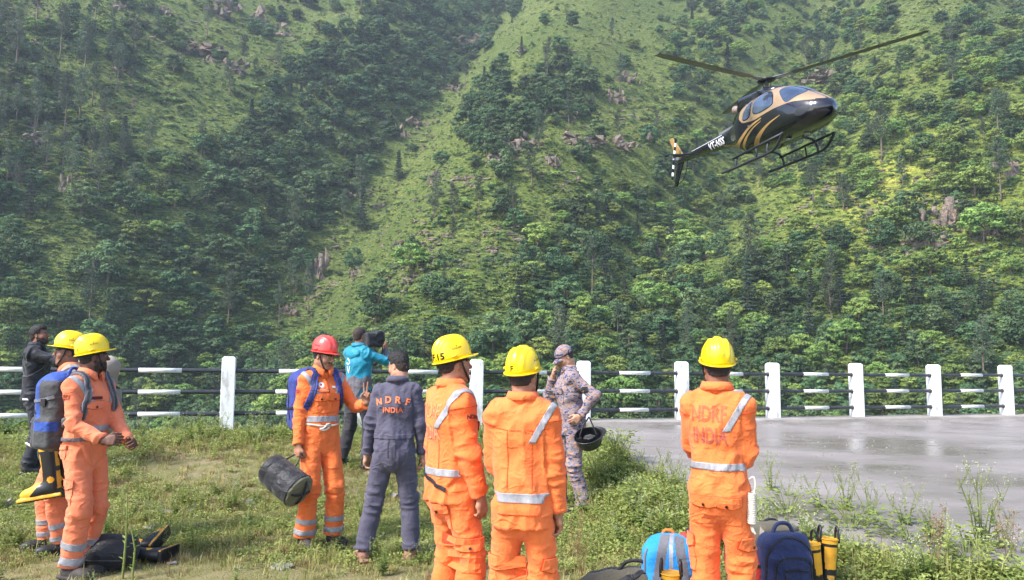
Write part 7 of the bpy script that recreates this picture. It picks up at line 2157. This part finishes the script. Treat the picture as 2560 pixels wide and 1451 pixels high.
mobj('tail_fairing', *box_vf((-2.9, 0, 2.03), (.55, .07, .05)), M_GREYN, heli, smooth=False); mobj('beacon', *tube([(-3.0, 0, 2.05), (-3.0, 0, 2.16)], [.06, .04], 10), M_HDARK, heli)
# mast and rotor head
mast = mobj('mast', *tube([(0, 0, 2.6), (0, 0, 2.74), (0, 0, 2.76), (0, 0, 3.06)], [.17, .13, .075, .065], 14), M_HMET, heli)
for q in range(3):
    a = q * 2.094 + .4; mobj('pitch_link', *tube([(math.cos(a) * .12, math.sin(a) * .12, 2.78), (math.cos(a) * .20, math.sin(a) * .20, 3.02)], .016, 6), M_HDARK, mast)
hub = mobj('rotor_head', *tube([(0, 0, 3.03), (0, 0, 3.06), (0, 0, 3.11), (0, 0, 3.13)], [.10, .33, .33, .12], 24), M_HDARK, heli); mobj('hub_cap', *tube([(0, 0, 3.12), (0, 0, 3.17)], [.13, .11], 16), M_HMET, hub)
for q, az in enumerate((45, 165, 285)):
    a = D(az); d = np.array([math.cos(a), math.sin(a), .06]); t = np.array([-math.sin(a), math.cos(a), 0]); up = np.array([0, 0, 1.0]); c = np.array([0, 0, 3.09])
    V = []; F = []
    for r, w, th in ((.25, .13, .05), (.75, .10, .045), (1.05, .175, .02), (4.9, .175, .014), (5.35, .12, .008)):
        m = c + d * r + up * (.02 * (r / 5) ** 2)
        V += [m + t * w + up * 0, m + t * w * .3 + up * th, m - t * w + up * .01, m + t * w * .3 - up * th]
    for L in range(4): F += [(L * 4 + i, L * 4 + (i + 1) % 4, L * 4 + 4 + (i + 1) % 4, L * 4 + 4 + i) for i in range(4)]
    F += [(0, 1, 2, 3), (16, 17, 18, 19)]
    bl = mobj('rotor_blade', V, F, M_BLADED if q == 0 else M_BLADE, heli, smooth=False)
    mobj('blade_cuff', *tube([c + d * .22, c + d * .55, c + d * .95], [.075, .06, .045], 8), M_HMET, bl)
# tail: stabiliser, fins, rotor, guard
def slab(name, pts, th, mat, axis=1):
    V = []; n = len(pts)
    for sgn in (-1, 1):
        for p in pts: V.append((p[0], sgn * th, p[1]) if axis == 1 else (p[0], p[1], p[2] + sgn * th) if len(p) > 2 else (p[0], p[1], sgn * th))
    F = [tuple(range(n))[::-1], tuple(range(n, 2 * n))] + [(i, (i + 1) % n, n + (i + 1) % n, n + i) for i in range(n)]
    return bevel_obj(mobj(name, V, F, mat, heli, smooth=False), .015, 2)
for q in (-1, 1): slab('stabiliser', [(-5.62, q * .12, 1.78), (-5.62, q * 1.27, 1.78), (-6.06, q * 1.27, 1.78), (-6.06, q * .12, 1.78)], .028, M_HBLK, 2)
slab('upper_fin', [(-6.55, 1.9), (-7.05, 2.55), (-7.45, 3.02), (-7.75, 3.02), (-7.4, 2.3), (-7.12, 1.8)], .035, M_GOLD2); slab('lower_fin', [(-6.6, 1.74), (-7.1, 1.2), (-7.45, .72), (-7.75, .72), (-7.45, 1.3), (-7.12, 1.8)], .035, M_HBLK)
trc = np.array([-7.0, -.30, 1.88]); mobj('tail_gearbox', *tube([(-7.0, .05, 1.88), (-7.0, -.22, 1.88)], [.10, .07], 12), M_HMET, heli); trh = mobj('tail_rotor_hub', *tube([(-7.0, -.22, 1.88), (-7.0, -.36, 1.88)], [.05, .045], 12), M_HMET, heli)
for q in (0, 1):
    a = D(68) + q * math.pi; d = np.array([math.cos(a), 0, math.sin(a)]); t = np.array([-math.sin(a), 0, math.cos(a)])
    for k_ in range(5):
        r0, r1 = .08 + .17 * k_, .08 + .17 * (k_ + 1); V = []
        for r in (r0, r1):
            w = .05 if r < .2 else .085
            for s1, s2 in ((1, 1), (1, -1), (-1, -1), (-1, 1)): V.append(trc + d * r + t * w * s1 + np.array([0, .008 * s2, 0]))
        bo = mobj('tail_rotor_blade' if k_ == 0 else 'blade_band', V, [(0, 1, 2, 3), (7, 6, 5, 4), (0, 4, 5, 1), (1, 5, 6, 2), (2, 6, 7, 3), (3, 7, 4, 0)], M_HWHITE if k_ % 2 else M_HBLK, heli if k_ == 0 else bl_, smooth=False)
        if k_ == 0: bl_ = bo
mobj('tail_guard', *tube(curve_pts([(-6.3, 0, 1.66), (-6.55, 0, 1.2), (-6.9, 0, .9), (-7.35, 0, .82)], 20), .02, 6), M_HDARK, heli)
# skids
for q in (-1, 1):
    y = q * 1.06
    mobj('skid', *tube(curve_pts([(-1.95, y, .06), (-1.2, y, .04), (0, y, .04), (1.15, y, .05), (1.55, y, .14), (1.85, y, .36), (2.0, y, .52)], 30), .05, 10), M_HDARK, heli)
    mobj('boarding_step', *tube([(-1.15, y * .98, .42), (1.95, y * .98, .50)], .045, 8), M_HDARK, heli)
    mobj('step_strut', *tube([(.4, y, .05), (.4, y * .98, .46)], .03, 8), M_HDARK, heli)
for xx in (-.95, 1.05):
    mobj('cross_tube', *tube(curve_pts([(xx, -1.06, .06), (xx, -1.02, .32), (xx, -.78, .56), (xx, 0, .62), (xx, .78, .56), (xx, 1.02, .32), (xx, 1.06, .06)], 30), .045, 8), M_HDARK, heli)
mobj('landing_light', *tube([(1.9, 0, .52), (1.9, 0, .46)], [.09, .10], 14), M_HMET, heli); mobj('landing_light', *tube([(1.3, -.3, .50), (1.3, -.3, .44)], [.09, .10], 14), M_HMET, heli)
HAZE = 0.00031
# ------------------------------------------------------------------ the air of the valley
V_, F_ = box_vf((5, 220, 148), (470, 275, 200))
k = NT('valley haze')
k.t.nodes.remove(k.p)
pv = k.n('ShaderNodeVolumePrincipled'); pv.inputs['Color'].default_value = (0.72, 0.83, 0.98, 1); pv.inputs['Density'].default_value = HAZE
pv.inputs['Anisotropy'].default_value = 0.2
k.l(pv.outputs[0], k.out.inputs['Volume'])
tag(mobj('haze', V_, F_, k.m, smooth=False), 'thin pale haze filling the valley', None, None, 'stuff')
